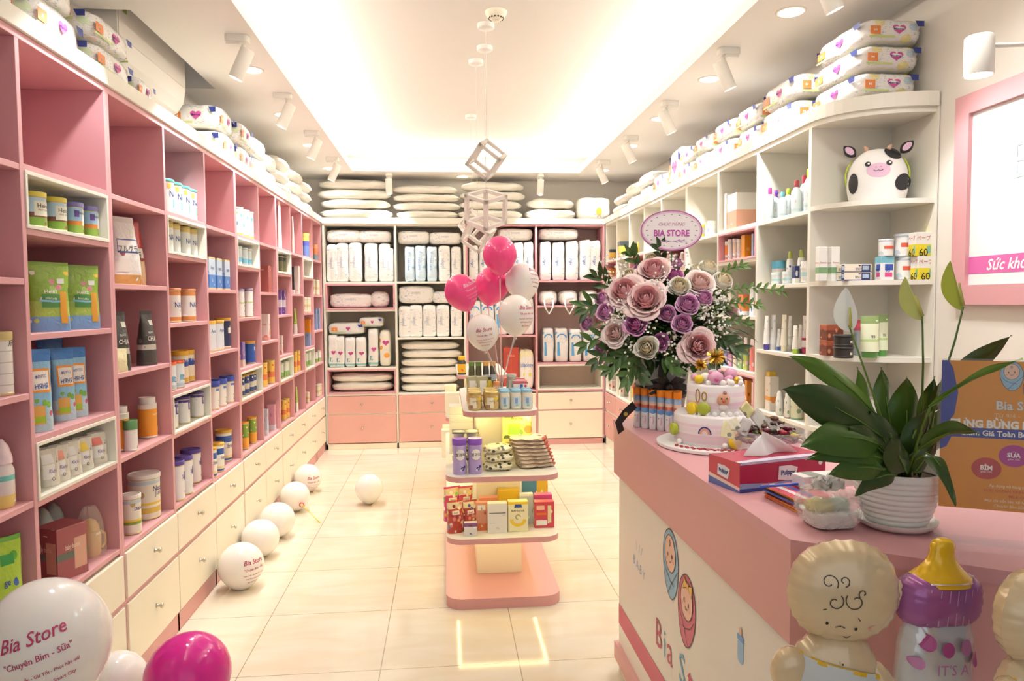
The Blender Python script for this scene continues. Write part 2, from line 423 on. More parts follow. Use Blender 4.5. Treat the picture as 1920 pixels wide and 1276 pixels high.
for i, (s, x, y) in enumerate(SPOTS):
    rz = {'L': 0, 'R': PI, 'B': -PI/2}[s]
    wall = {'L': 'left', 'R': 'right', 'B': 'back'}[s]
    row = [q for q in SPOTS if q[0] == s]; row = sorted(row, key=lambda q: q[2] if s != 'B' else q[1]); k = row.index((s, x, y))
    lab = f'small white adjustable ceiling spotlight, {ordn(k, len(row)) if s != "B" else ("left one" if k == 0 else "right one")} of the {wall} row'
    put('spot', make_spot, (x, y, CZ), rz, lab, 'spotlight', 'adjustable spotlights on the ceiling')
put('spot', make_spot, (.50, 1.17, CZ), -1.2, 'small white ceiling spotlight out of view, added to brighten the sales counter', 'spotlight', 'adjustable spotlights on the ceiling')  # body for the added counter fill spot, outside the view
def make_down():
    t = MB().lathe([(.0, -.002), (.056, -.002), (.056, -.004), (.07, -.004), (.072, 0)], LAMPW, 24, cap=False).build('downlight')
    MB().lathe([(0, -.005), (.055, -.005)], GLOW, 24, cap=False).build('lens', t)
    return t
for i, (x, y) in enumerate(DOWN):
    side = 'left' if x < 0 else ('right' if x > 1 else 'back'); row = sorted([q for q in DOWN if (q[0] < 0) == (x < 0) and (q[0] > 1) == (x > 1)], key=lambda q: q[1]); k = row.index((x, y))
    put('down', make_down, (x, y, CZ), 0, f'round recessed ceiling downlight over the {side} shelves, {ordn(k, len(row)) or "by itself"}', 'downlight', 'recessed downlights')
# smoke detector
SD = at(930, 22, 'z', CT); m = MB()
m.lathe([(.0, -.05), (.022, -.05), (.03, -.042), (.045, -.03), (.052, -.022), (.058, -.012), (.06, 0)], M('#EFE6D2', .5), 28, cap=False)
o = tag(m.build('smoke_detector', loc=(SD.x, SD.y, CT)), 'round cream smoke detector on the raised ceiling', 'smoke detector')
m = MB()
for i in range(14):
    a = 2*PI*i/14; m.box((-.004, -.0015, -.004), (.004, .0015, .004), M('#3A342C', .6), T=Matrix.Rotation(a, 4, 'Z') @ Matrix.Translation((.040, 0, -.036)) @ Matrix.Rotation(PI/2, 4, 'Z'))
m.build('vent_slots', o)

# air conditioner in the niche
m = MB(); ACW = M('#E9E4DC', .4, name='appliance_plastic')
prof = [(0, .0), (.04, 0), (.10, .035), (.135, .09), (.15, .17), (.15, .40), (.14, .42), (0, .42)]
n = len(prof); vs = [(x, y, z) for y in (0, .89) for x, z in prof]
m.add(vs, [tuple(range(n)), tuple(range(n, 2*n))[::-1]]+[((i+1) % n, i, n+i, n+(i+1) % n) for i in range(n)], ACW)
ac = tag(m.build('air_conditioner', loc=(WL+.002, 3.60, 2.68)), 'beige wall-mounted air conditioner sunk in the ceiling recess above left shelves', 'air conditioner')
MB().box((.1505, .012, .175), (.1535, .88, .41), M('#E6DFD6', .35), .001).build('front_panel', ac)
MB().box((.154, .06, .30), (.1555, .10, .40), M('#7E9B3A', .5)).build('sticker', ac)

# ------------------------------------------------------------------ shelving
def knob(parent, loc, axis):
    m = MB(); T = Matrix.Translation(loc) @ (Matrix.Rotation(axis[1], 4, axis[0]))
    m.lathe([(.010, 0), (.006, .004), (.0045, .014), (.011, .020), (.0125, .025), (.009, .029)], CHROME, 14, T=T)
    return m.build('knob', parent)
EVEN = [2.005, 1.652, 1.293, .952, .59]
ODD = [2.01, 1.81, 1.477, 1.15, .943, .598]
DEP = .365; DEPR = .405
def side_unit(name, label, side, ys, odds, body, accent, dfront, plinthm, corn=WHITE):
    'shelving along a side wall; side = -1 left, +1 right; odds tells which columns carry the short inset boxes'
    u = empty(name, (0, ys[0], 0), 0, label, 'shelving unit'); y00 = ys[0]
    xf = XL if side < 0 else XR; xb = xf+side*(DEP if side < 0 else DEPR)
    X = lambda a, b_: (min(a, b_), max(a, b_))
    x0, x1 = X(xf, xb)
    def bx(nm, xa, xb_, ya, yb, za, zb, mt, par=u, bev=.0012):
        a, c = X(xa, xb_); m = MB(); m.box((a, ya-y00, za), (c, yb-y00, zb), mt, bev); return m.build(nm, par)
    bx('back_panel', xb, xb+side*.006, ys[0], ys[-1], .0, 2.41, body)
    for k, y in enumerate(ys):
        a, c = (y, y+.02) if k == 0 else ((y-.02, y) if k == len(ys)-1 else (y-.011, y+.011))
        bx('end_panel' if k in (0, len(ys)-1) else 'divider', xf, xb, a, c, .0, 2.40, body)
    for k in range(len(ys)-1):
        a = ys[k]+(.02 if k == 0 else .011); c = ys[k+1]-(.02 if k == len(ys)-2 else .011)
        zs = ODD if odds[k] else EVEN
        for z in zs: bx('shelf', xf+side*.001, xb, a, c, z-.01, z+.01, body)
        if odds[k]:
            for zt, zb_ in ((zs[0], zs[1]), (zs[3], zs[4])):
                m = MB(); t = .012; lo = zb_+.01; hi = zt-.01
                xa, xc = X(xf-side*.004, xb-side*.01)
                for l_, h_ in (((xa, a-y00, lo), (xc, c-y00, lo+t)), ((xa, a-y00, hi-t), (xc, c-y00, hi)), ((xa, a-y00, lo+t), (xc, a-y00+t, hi-t)), ((xa, c-y00-t, lo+t), (xc, c-y00, hi-t))): m.box(l_, h_, accent, .001)
                m.build('inset_box', u)
        for za, zb_ in ((.392, .576), (.10, .368)):
            d = bx('drawer', xf-side*.010, xf+side*.30, a-.006, c+.006, za, zb_, dfront)
            knob(d, (xf-side*.010, (a+c)/2-y00, (za+zb_)/2+.01), ('Y', -side*PI/2))
        bx('rail', xf, xf+side*.02, a, c, .368, .392, body)
    bx('plinth', xf+side*.0, xf+side*.02, ys[0], ys[-1], 0, .088, plinthm)
    bx('top_board', xf, xb, ys[0], ys[-1], 2.40, 2.425, body)
    bx('cornice', xf-side*.012, xb, ys[0], ys[-1], 2.425, 2.487, corn, bev=.002)
    return u
YS = [1.80, 2.37, 2.95, 3.515, 4.08, 4.645, 5.205, 5.725, 6.245, 6.745, 7.245, 7.755]
side_unit('shelving_unit', 'tall pink shelving unit with cream drawers on left wall, nearest the camera', -1, YS[0:3], [0, 1], PINK, WHITE, CREAM, PINKD)
side_unit('shelving_unit', 'pink three-column shelving unit with cream drawers on left wall, second from the camera', -1, YS[2:6], [0, 1, 0], PINK, WHITE, CREAM, PINKD)
side_unit('shelving_unit', 'pink two-column shelving unit with cream drawers, third along the left wall', -1, YS[5:8], [1, 0], PINK, WHITE, CREAM, PINKD)
side_unit('shelving_unit', 'pink four-column shelving unit reaching the far left corner of the shop', -1, YS[7:12], [1, 0, 1, 0], PINK, WHITE, CREAM, PINKD)
RS = [3.328, 3.917, 4.5, 5.114, 5.722, 6.232, 6.74, 7.244, 7.755]
side_unit('shelving_unit', 'white shelving unit on right wall beside the rounded corner shelves', 1, RS[0:4], [0, 1, 0], WHITE, PINK, PINKD, WHITE)
side_unit('shelving_unit', 'white five-column shelving unit reaching the far right corner', 1, RS[3:9], [1, 0, 1, 0, 1], WHITE, PINK, PINKD, WHITE)
# rounded end shelves
cs = empty('corner_shelf', (XR, 3.328, 0), 0, 'white quarter-round corner shelves at the near end of right wall shelving', 'corner shelf')
def qpts(r): return [(r, 0), (0, 0)]+[(r-r*math.cos(PI/2*i/14), -.325*math.sin(PI/2*i/14)) for i in range(1, 15)]
MB().box((DEPR, -.335, 0), (DEPR+.006, 0, 2.425), WHITE).build('back_panel', cs)
MB().box((0, -.006, 0), (DEPR, 0, 2.425), WHITE).build('side_panel', cs)
for z in (2.015, 1.655, 1.305, .955, .60, .10):
    MB().prism(qpts(DEPR), z-.011, z+.011, WHITE).build('shelf', cs)
MB().prism(qpts(DEPR), 2.40, 2.425, WHITE).build('top_board', cs)
MB().prism([(DEPR, 0), (-.012, 0)]+[(DEPR-(DEPR+.012)*math.cos(PI/2*i/14), -.34*math.sin(PI/2*i/14)) for i in range(1, 15)], 2.425, 2.487, WHITE).build('cornice', cs)

def back_unit(label, x0, xm, x1, cols, body, dfront, base, topm):
    u = empty('shelving_unit', (x0, YB, 0), 0, label, 'shelving unit')
    def bx(nm, a, c, za, zb, mt, ya=0, yb=DEP, bev=.0012): return MB().box((a-x0, ya, za), (c-x0, yb, zb), mt, bev).build(nm, u)
    bx('back_panel', x0, x1, 0, 2.40, M('#E2D8C6', .6) if body is WHITE else M('#DEC6BC', .6), DEP, DEP+.006)
    bx('end_panel', x0, x0+.022, 0, 2.40, body); bx('divider', xm-.011, xm+.011, 0, 2.40, body); bx('end_panel', x1-.022, x1, 0, 2.40, body)
    for (a, c), (zs, boxes) in zip(((x0+.022, xm-.011), (xm+.011, x1-.022)), cols):
        for z in zs: bx('shelf', a, c, z-.01, z+.01, body, .001)
        for zb_, zt, bm in boxes:
            m = MB(); t = .018
            for l_, h_ in (((a, zb_), (c, zb_+t)), ((a, zt-t), (c, zt)), ((a, zb_+t), (a+t, zt-t)), ((c-t, zb_+t), (c, zt-t))): m.box((l_[0]-x0, -.004, l_[1]), (h_[0]-x0, DEP-.01, h_[1]), bm, .001)
            m.build('inset_box', u)
        for za, zb_ in ((.392, .576), (.07, .376)):
            d = bx('drawer', a+.003, c-.003, za, zb_, dfront, -.01, .3)
            knob(d, ((a+c)/2-x0, -.01, (za+zb_)/2+.01), ('X', PI/2))
        bx('rail', a, c, .376, .392, body, 0, .02)
    bx('plinth', x0, x1, 0, .06, base, 0, .02)
    bx('top_board', x0, x1, 2.40, 2.42, topm); bx('cornice', x0, x1, 2.42, 2.482, WHITE, -.012, DEP, .002)
BM = (-1.297, -.532, .219, .99, 1.75)
back_unit('white-framed back wall shelving unit with salmon drawers, left half', BM[0], BM[1], BM[2],
          [([1.793, 1.497, .875, .59], [(1.507, 1.783, PINK), (.60, .865, PINK)]), ([1.793, 1.191, .59], [])], WHITE, M('#DCA89E', .42, name='salmon_drawer'), CREAM, WHITE)
back_unit('pink-framed back wall shelving unit with cream drawers, right half', BM[2], BM[3], BM[4],
          [([1.804, 1.205, .60], []), ([1.80, 1.526, .896, .596], [(.606, .886, WHITE)])], PINK, CREAM, PINKD, PINK)

# ------------------------------------------------------------------ sales counter
CTZ = 1.08; CB = M('#EFEAE0', .35, name='counter_white_board')
cn = empty('sales_counter', (0, 0, 0), 0, 'pink and white angled sales counter with twin babies logo on its side', 'counter')
top = [(.70, 2.95), (.71, 1.405), (1.52, .86), (1.80, 1.28), (1.22, 1.67), (1.22, 2.95)]
MB().prism(top, CTZ-.028, CTZ, PINK).build('counter_top', cn)
def slab(nm, pts, z0, z1, mt, bev=0): return MB().prism(pts, z0, z1, mt).build(nm, cn)
slab('fascia', [(.702, 2.945), (.712, 1.407), (.73, 1.407), (.72, 2.945)], .855, CTZ-.028, PINKD)
slab('fascia', [(.712, 1.407), (1.52, .864), (1.53, .88), (.73, 1.425)], .855, CTZ-.028, PINKD)
slab('fascia', [(.702, 2.945), (.72, 2.927), (1.218, 2.927), (1.218, 2.945)], .855, CTZ-.028, PINKD)
slab('front_board', [(.745, 1.44), (1.52, .92), (1.53, .94), (.755, 1.46)], 0, .86, PINKD)
slab('end_board', [(.722, 2.93), (.74, 2.912), (1.20, 2.912), (1.20, 2.93)], 0, .86, CB)
slab('skirting', [(.704, 2.945), (.714, 1.40), (.73, 1.40), (.722, 2.945)], .055, .125, PINKD)
# picture printed on the counter side
sf = plane_fn((.7215, 2.93, 0), (.0066, -1, 0), (0, 0, 1))       # x runs from the far end towards the camera
def SP(y, z): return (2.93-y, z)
def layer(k): return lambda x, y: sf(x, y, k)
def twin_logo(mb, fnl, cx, cy, s, o1='#5A4A42'):
    'two swaddled babies; s = overall height'
    OL = M('#6A564E', .6); BL = M('#9CC3DC', .6); PK = M('#D27486', .6); SK = M('#F3C9B2', .6); YW = M('#F2C45C', .6); CH = M('#F09A8C', .6)
    for (ox, oy, c, fl, tilt) in ((-.30, .18, BL, 1, .06), (.24, -.14, PK, -1, -.10)):
        def q(pts, ox=ox, oy=oy, tilt=tilt):
            c_, s_ = math.cos(tilt), math.sin(tilt)
            return [(cx+(ox+x*c_-y*s_)*s, cy+(oy+x*s_+y*c_)*s) for x, y in pts]
        # egg shaped bundle
        egg = [( .27*math.sin(t)*(1-.18*math.cos(t)*-1 if False else 1+.10*math.cos(t)), .40*math.cos(t)) for t in [2*PI*i/36 for i in range(36)]]
        mb.flat(q(egg), c, fnl(1)); mb.stroke(q(egg), s*.014, OL, fnl(2), True)
        face = ell(0, .12, .185, .215); mb.flat(q(face), SK, fnl(3)); mb.stroke(q(face), s*.012, OL, fnl(4), True)
        mb.stroke(q([(-.245*fl, .0), (-.15*fl, -.12), (0, -.20), (.12*fl, -.22)]), s*.012, OL, fnl(4))
        mb.stroke(q([(.26*fl, -.02), (.12*fl, -.14), (-.02*fl, -.27), (-.10*fl, -.36)]), s*.012, OL, fnl(4))
        for e in (-.07, .07):
            mb.flat(q(ell(e, .10, .016, .028, 12)), OL, fnl(5)); mb.flat(q(ell(e*1.75, .045, .02, .016, 10)), CH, fnl(5))
        mb.stroke(q([(-.035, .045), (-.015, .02), (.015, .02), (.035, .045)]), s*.012, OL, fnl(5))
        if fl > 0:
            mb.stroke(q([(.0+.03*math.cos(t)*(1-t/12), .235+.045*math.sin(t)*(1-t/14)) for t in [i*.6 for i in range(15)]]), s*.010, OL, fnl(5))
        else:
            for sg in (-1, 1):
                tri = [(.03, .30), (.03+sg*.13, .36), (.03+sg*.13, .22)]
                mb.flat(q(tri if sg < 0 else tri[::-1]), YW, fnl(6)); mb.stroke(q(tri), s*.010, OL, fnl(7), True)
            mb.flat(q(ell(.03, .295, .03, .035, 10)), YW, fnl(8))
m = MB(); m.prism([(.722, 2.93), (.732, 1.42), (.75, 1.42), (.74, 2.93)], 0, .86, CB)
twin_logo(m, layer, 2.93-2.16, .665, .285)
cols = {'B': '#C46070', 'i': '#8FB9CF', 'a': '#C46070', 'S': '#7FB4CE', 't': '#C46070', 'o': '#7FB4CE', 'r': '#C46070', 'e': '#7FB4CE'}
x = 2.93-2.40
for ch in 'Bia Store':
    if ch == ' ': x += .045; continue
    vs, fs, w_, h_ = text_poly(ch); k = .14
    m.add([layer(2)(x+px*k, .375+py*k) for px, py in vs], fs, M(cols[ch], .6)); x += w_*k+.022
m.flat([(0, .208), (1.50, .208), (1.50, .295), (0, .295)], M('#CF6F80', .6), layer(1))
m.txt('Sức khỏe của bé là niềm vui', .075, M('#FBF3EC', .6), layer(2), ax=0, shear=.25); 

m.txt('B A B Y', .05, M('#9DB7DA', .6), lambda x, y: layer(1)(x+2.93-2.62, y+.565-.10*x), shear=.1)
for dx in (-.02, .01, .035): m.stroke([(2.93-2.63+dx, .62), (2.93-2.63+dx*1.6, .655)], .004, M('#9DB7DA', .6), layer(1))
bxx = 2.93-1.695
m.flat(rrect(bxx-.018, .665, bxx+.018, .725, .014), M('#A7C8E4', .6), layer(1)); m.flat(rrect(bxx-.02, .722, bxx+.02, .738, .005), M('#7DA6DA', .6), layer(2)); m.flat(rrect(bxx-.008, .737, bxx+.008, .757, .006), M('#E8C2A6', .6), layer(2))
m.build('side_board', cn)

# ------------------------------------------------------------------ island shelves
def make_island():
    t = empty('display_island')
    MB().prism(rrect(-.30, 0, .30, 1.35, .09, 8), 0, .055, PINK, side=PINKD).build('base', t)
    MB().box((-.125, .34, .055), (.125, 1.01, 1.0), CREAM, .002).build('post', t)
    for z, w_, y0, y1 in ((.35, .295, .01, 1.33), (.672, .295, .01, 1.33), (.99, .20, .11, 1.22)):
        s = MB().prism(rrect(-w_, y0, w_, y1, .085, 8), z-.014, z+.014, WHITE, side=PINKD).build('shelf', t)
        m = MB(); LE = M('#FFE79A', .5, emit=(30 if z > .9 else 16), name='led_glow'); q = w_-.06; ya, yb = y0+.06, y1-.06
        for l_, h_ in (((-q, ya, z-.019), (q, ya+.008, z-.014)), ((-q, yb-.008, z-.019), (q, yb, z-.014)), ((-q, ya+.008, z-.019), (-q+.008, yb-.008, z-.014)), ((q-.008, ya+.008, z-.019), (q, yb-.008, z-.014))): m.box(l_, h_, LE)
        m.build('led_strip', s)
    return t
for y, lab in ((3.60, 'pink and white three-tier island shelf in the aisle, nearer one'), (5.48, 'pink and white three-tier island shelf behind the nearer one')):
    put('island', make_island, (.285, y, 0), 0, lab, 'display shelf', 'island shelves in the aisle')
# ================================================================== makers of goods (front faces local +x)
def cyl_fn(r, z, a0=0, k=1.004): return lambda x, y: (r*k*math.cos(a0+x/r), r*k*math.sin(a0+x/r), z+y)
def mk_can(name, r, h, body, lid, lidh=.018, text='', tcol='#2A3F7A', tz=.62, tsize=.03, text2='', t2col=None, t2z=.4, t2size=.02, patch=None, rim='#D8C9A0', a0=0, lid_r=1.03, base=None):
    def f():
        m = MB(); rm = M(rim, .3, .6)
        m.lathe([(r*.96, 0), (r, .003), (r, .008)], rm, 24); m.lathe([(r*.985, .008), (r*.985, h-lidh-.004)], body, 24, cap=False); m.lathe([(r*.985, h-lidh-.004), (r*1.0, h-lidh-.003), (r, h-lidh)], rm, 24)
        if patch:
            for pc, x0, x1, z0, z1 in patch:
                fn = cyl_fn(r, 0, a0, 1.001); mp = M(pc, .5)
                n = 6; m.grid(lambda u, v: fn(x0*r+(x1-x0)*r*u, z0*h+(z1-z0)*h*v), n, 1, mp)
        if text: m.txt(text, tsize, M(tcol, .5), cyl_fn(r, tz*h, a0, 1.006), bold=.01, maxw=r*2.6)
        if text2: m.txt(text2, t2size, M(t2col or tcol, .5), cyl_fn(r, t2z*h, a0, 1.006), maxw=r*2.6)
        o = m.build(name)
        l = MB(); R_ = r*lid_r
        l.lathe([(R_, h-lidh), (R_, h-.002), (R_*.97, h), (R_*.9, h), (R_*.86, h-.003), (0, h-.003)], M(lid, .4), 24, cap=False); l.build('lid', o, sharp=50)
        return o
    return f
def mk_box(name, w, d, h, mat, text='', tcol='#2A3F7A', tz=.6, tsize=.03, text2='', t2col=None, t2z=.35, t2size=.02, patch=None, bev=.0015, sidetext=False, flap=True):
    def f():
        m = MB(); m.box((-d/2, -w/2, 0), (d/2, w/2, h), mat, bev)
        fr = lambda k=1: plane_fn((d/2, -w/2, 0), (0, 1, 0), (0, 0, 1), .0004*k)
        sd = lambda k=1: plane_fn((-d/2, -w/2, 0), (1, 0, 0), (0, 0, 1), .0004*k)
        for fn, ww in ((fr, w), (sd, d)):
            for pc, x0, x1, z0, z1 in (patch or ()):
                m.flat([(x0*ww, z0*h), (x1*ww, z0*h), (x1*ww, z1*h), (x0*ww, z1*h)], M(pc, .45), fn(1))
            if text: m.txt(text, tsize, M(tcol, .5), lambda x, y, g=fn(2): g(x+ww/2, y+tz*h), bold=.008, maxw=ww*.86)
            if text2: m.txt(text2, t2size, M(t2col or tcol, .5), lambda x, y, g=fn(2): g(x+ww/2, y+t2z*h), maxw=ww*.86)
        o = m.build(name)
        if flap: MB().box((-d/2+.004, -w/2+.002, h), (d/2-.001, w/2-.002, h+.0012), mat, 0).build('top_flap', o)
        return o
    return f
def mk_pouch(name, w, d, h, mat, seal=None, text='', tcol='#FFFFFF', tz=.6, tsize=.03, text2='', t2col=None, t2z=.35, t2size=.02, patch=None, lean=.0, seed=1, sag=0, sealh=.07):
    'stand-up pouch or gusset bag: full at the foot, pressed flat at the top seal'
    def shape(u, v, k=1):
        t = 2*PI*u; th = d/2*(1-v**2.2)*(.9+.1*math.sin(PI*v))+.0025
        ww = w/2*(1-.06*math.sin(PI*min(1, v*1.1))+(.02 if v > .9 else 0)-sag*v*v)
        c_, s_ = math.cos(t), math.sin(t)
        x = th*math.copysign(abs(c_)**.8, c_)*k; y = ww*math.copysign(abs(s_)**.6, s_)*(1+(k-1)*.3)
        nz_ = noise.noise_vector(Vector((x*20+seed*3.3, y*16+seed, v*5)))
        return (x+nz_.x*.0045*(.3+v)-lean*v*h, y+nz_.y*.003, max(.0, v*h+nz_.z*.003*(1 if v > 0 else 0)))
    def f():
        m = MB(); m.grid(lambda u, v: shape(u, v), 28, 14, mat, closeu=True)
        vs = [shape(i/28, 0) for i in range(28)]; m.add(vs, [tuple(range(28))[::-1]], mat)
        def front(y, z, k=1.0):
            v = max(0, min(1, z/h)); yy = max(-.98, min(.98, y/(w/2))); s_ = math.copysign(abs(yy)**(1/.6), yy)
            t = math.asin(s_)/(2*PI); p = shape(t % 1, v); return (p[0]+.0014*k, p[1], p[2])
        for pi, (pc, x0, x1, z0, z1) in enumerate(patch or ()):
            m.grid(lambda u, v: front((x0-.5+(x1-x0)*u)*w, (z0+(z1-z0)*v)*h, 1+.3*pi), 6, 6, M(pc, .4))
        if text: m.txt(text, tsize, M(tcol, .5), lambda x, y: front(x, y+tz*h, 2.6), bold=.01, maxw=w*.8)
        if text2: m.txt(text2, t2size, M(t2col or tcol, .5), lambda x, y: front(x, y+t2z*h, 2.6), maxw=w*.8)
        o = m.build(name)
        q = MB(); a = [shape(i/28, .985) for i in range(28)]; b_ = [(p[0]*.5-lean*h*.5, p[1], p[2]+sealh*h*.6) for p in [shape(i/28, 1) for i in range(28)]]
        q.add(a+b_, [(i, (i+1) % 28, 28+(i+1) % 28, 28+i) for i in range(28)]+[tuple(range(28, 56))], seal or mat); q.build('top_seal', o)
        return o
    return f
def mk_bottle(name, prof, body, caps, text='', tcol='#333333', tz=.5, tsize=.014, r=.03, patch=None, capname='cap'):
    'prof, caps: lathe profiles; caps is (profile, material)'
    def f():
        m = MB(); m.lathe(prof, body, 18)
        for pc, x0, x1, z0, z1 in (patch or ()):
            fn = cyl_fn(r, 0, 0, 1.006); m.grid(lambda u, v: fn((x0+(x1-x0)*u)*r, z0+(z1-z0)*v), 6, 1, M(pc, .4))
        if text: m.txt(text, tsize, M(tcol, .5), cyl_fn(r, tz, 0, 1.012), maxw=r*1.9)
        o = m.build(name, sharp=50)
        MB().lathe(caps[0], caps[1], 16).build(capname, o, sharp=50)
        if capname == 'pump':
            z = caps[0][-1][1]; MB().tube([(0, 0, z-.002), (0, 0, z+.012), (.03, 0, z+.010)], .004, caps[1], 8).build('nozzle', o)
        return o
    return f
def mk_tube(name, r, h, body, cap, caph=.02, text='', tcol='#333333', tz=.5, tsize=.012, patch=None, oval=1.0, band=None):
    def f():
        def S(u, v, k=1):
            t = 2*PI*u; x = r*(1-v)**.9*math.cos(t)*k+.002*math.cos(t); y = r*(1+.18*v)*math.sin(t)
            return (x, y, caph+(h-caph)*v)
        m = MB(); m.grid(lambda u, v: S(u, v), 18, 8, body, closeu=True)
        vs = [S(i/18, 1) for i in range(18)]; m.add(vs, [tuple(range(18))], body)
        fr = lambda y, z: (S(math.asin(max(-.95, min(.95, y/(r*(1+.18*z)))))/(2*PI), z)[0]+.0012, y, caph+(h-caph)*z)
        for pc, x0, x1, z0, z1 in (patch or ()): m.grid(lambda u, v: fr((x0+(x1-x0)*u)*r, z0+(z1-z0)*v), 6, 4, M(pc, .4))
        if text: m.txt(text, tsize, M(tcol, .5), lambda x, y: tuple(a+b_ for a, b_ in zip(fr(x, min(.99, tz+y/h)), (.0008, 0, 0))), maxw=r*1.7)
        o = m.build(name)
        MB().lathe([(r*.8, 0), (r*.82, .002), (r*.86, caph-.002), (r*.9, caph)], cap, 18).build('cap', o, sharp=50)
        return o
    return f
def heart(cx, cy, s, n=30):
    return [(cx+s*.030*16*math.sin(t)**3, cy+s*.030*(13*math.cos(t)-5*math.cos(2*t)-2*math.cos(3*t)-math.cos(4*t))) for t in [-2*PI*i/n for i in range(n)]]
PACKW = print_mat('diaper_pack_film', '#F6F4F0', (), ('#E4E2E4', '#C9D6E4', '#EBE6DA'), 26, .16, rough=.25, fine='#C5C6CE', bump=.35, stretch=(1, 1, 2.2))
PLAINW = print_mat('white_plastic_sack', '#F6F1E6', (), ('#E6DFD2', '#D6D4D2'), 20, .06, rough=.3, bump=.55)
MERR = print_mat('printed_diaper_film', '#F7F5F2', ((.0, .10, '#F4EFE2'),), ('#F2E6A8', '#CFE3EE', '#F3D3C2', '#DDEBC8'), 16, .26, rough=.22, bump=.45, fine='#BFC0CC', window=(.05, .95))
BLUEP = print_mat('pale_blue_diaper_film', '#D5E8F4', (), ('#F4FAFF', '#A9CCE8', '#F0B9B9'), 26, .14, rough=.25, bump=.4, fine='#8FB0D0')
def mk_pack(name, w, d, h, mat, deco=None, seed=1, e=5, pinch=0, n=8, wr=.005):
    'soft diaper pack; front +x carries the print'
    def f():
        m = MB(); m.soft(d, w, h, mat, n=n, e=e, wr=wr, seed=seed, pinch=pinch)
        if deco: deco(m, w, d, h)
        return m.build(name)
    return f
def deco_heart(q, w, d, h, both=True, word='Merries'):
    for fn, ww in ((plane_fn((d/2*.985+.004, 0, h/2), (0, 1, 0), (0, 0, 1), .001), w), (plane_fn((0, -w/2*.985-.004, h/2), (1, 0, 0), (0, 0, 1), .001), d), (plane_fn((0, w/2*.985+.004, h/2), (-1, 0, 0), (0, 0, 1), .001), d)):
        s = h*.42; cx = ww*.05
        q.flat(heart(cx, 0, s), M('#D45AA0', .4), fn)
        q.txt(word, s*.26, M('#3B2E86', .4), lambda x, y: fn(cx+x, y, 3), bold=.02)
        q.flat([(-ww*.40, -h*.22), (-ww*.24, -h*.22), (-ww*.24, h*.10), (-ww*.40, h*.10)], M('#E98C4E', .4), fn)
        q.txt('M', h*.13, M('#FFF6EA', .4), lambda x, y: fn(-ww*.32+x, -h*.06+y, 2), bold=.02)
        q.flat([(-ww*.42, -h*.34), (-ww*.02, -h*.34), (-ww*.02, -h*.26), (-ww*.42, -h*.26)], M('#C9D88A', .4), fn)
        q.flat([(ww*.34, h*.12), (ww*.44, h*.12), (ww*.44, h*.34), (ww*.30, h*.34)], M('#34408C', .4), fn)
def deco_col(text, col, c2=None, vertical=True, sz=.5):
    def f(q, w, d, h):
        fn = plane_fn((d/2*.985+.004, 0, h/2), (0, 1, 0), (0, 0, 1), .001)
        if vertical: q.txt(text, w*sz*.5, M(col, .5), lambda x, y: fn(-y-w*.12, x), bold=.01)
        else: q.txt(text, h*sz*.35, M(col, .5), lambda x, y: fn(x, y+h*.1), maxw=w*.8)
        if c2:
            for cc, a, b_, c_, e_ in c2: q.flat([(a*w, b_*h), (c_*w, b_*h), (c_*w, e_*h), (a*w, e_*h)], M(cc, .5), fn)
    return f

# ------------------------------------------------------------------ placing goods by where they stand on a shelf
COLN = ['first', 'second', 'third', 'fourth', 'fifth', 'sixth', 'seventh', 'eighth', 'ninth', 'tenth', 'eleventh']
LEV_E = ['top', 'second', 'third', 'fourth', 'bottom']
LEV_O = ['top', 'upper inset box', 'third', 'fourth', 'lower inset box', 'bottom']
def where(side, col, lev, odd):
    nm = (LEV_O if odd else LEV_E)[lev]
    wall = {'L': 'left wall', 'R': 'right wall'}[side]
    return f'{wall} {COLN[col]} column {nm}' + ('' if 'box' in nm else ' shelf')
def y_at(u, x, z):
    lo, hi = 1.0, 12.0
    for _ in range(40):
        y = (lo+hi)/2; a = proj((x, y, z))[0]
        if (a < u) == (x < 0): lo = y
        else: hi = y
    return (lo+hi)/2
def row(side, col, lev, key, maker, nom, desc, cat, us, wpx, hpx, off=.02, rz=0, dx=0, zadd=0, n=None, group=None, k0=0, dep=None):
    'us: pixel columns of the item centres, nearest first; nom = (width, height) the maker uses; sizes follow the photograph'
    odd = (col % 2 == 1)
    z = (ODD if odd else EVEN)[lev]+.0105+(.012 if odd and lev in (1, 4) else 0)+zadd
    sg = -1 if side == 'L' else 1; xf = XL if side == 'L' else XR
    x = xf+sg*(off+nom[0]/2+dx); y0 = y_at(us[0], x, z)
    d0 = math.hypot(x, y0)
    wm = wpx*y0/CAM_F; hm = hpx*y0/CAM_F
    x = xf+sg*(off+wm/2+dx)
    s = (wm/nom[0], wm/nom[0], hm/nom[1])
    base = 0 if side == 'L' else PI
    cols_ = YS if side == 'L' else RS
    lo = cols_[col]+.023; hi = cols_[col+1]-.023; n_ = len(us)
    if dep is None: dep = wm
    if dep*n_ > hi-lo:
        f_ = (hi-lo)/(dep*n_); dep *= f_; s = (s[0]*f_, s[1]*f_, s[2])
    ys = [y_at(u, x, z) for u in us]
    ys[-1] = min(ys[-1], hi-dep/2)
    for i in range(n_-2, -1, -1): ys[i] = min(ys[i], ys[i+1]-dep)
    ys[0] = max(ys[0], lo+dep/2)
    for i in range(1, n_): ys[i] = max(ys[i], ys[i-1]+dep)
    out = []
    for i, y in enumerate(ys):
        o = ordn(i+k0, n or len(us)) if (n or len(us)) > 1 else ''
        lab = desc+(', '+o if o else '')+', '+where(side, col, lev, odd)
        out.append(put(key, maker, (x, y, z), base+rz+(random.Random(i*7+lev+col*3).uniform(-.05, .05)), lab, cat, group or (desc+' in a row' if len(us) > 1 else None), sc=s))
    return out

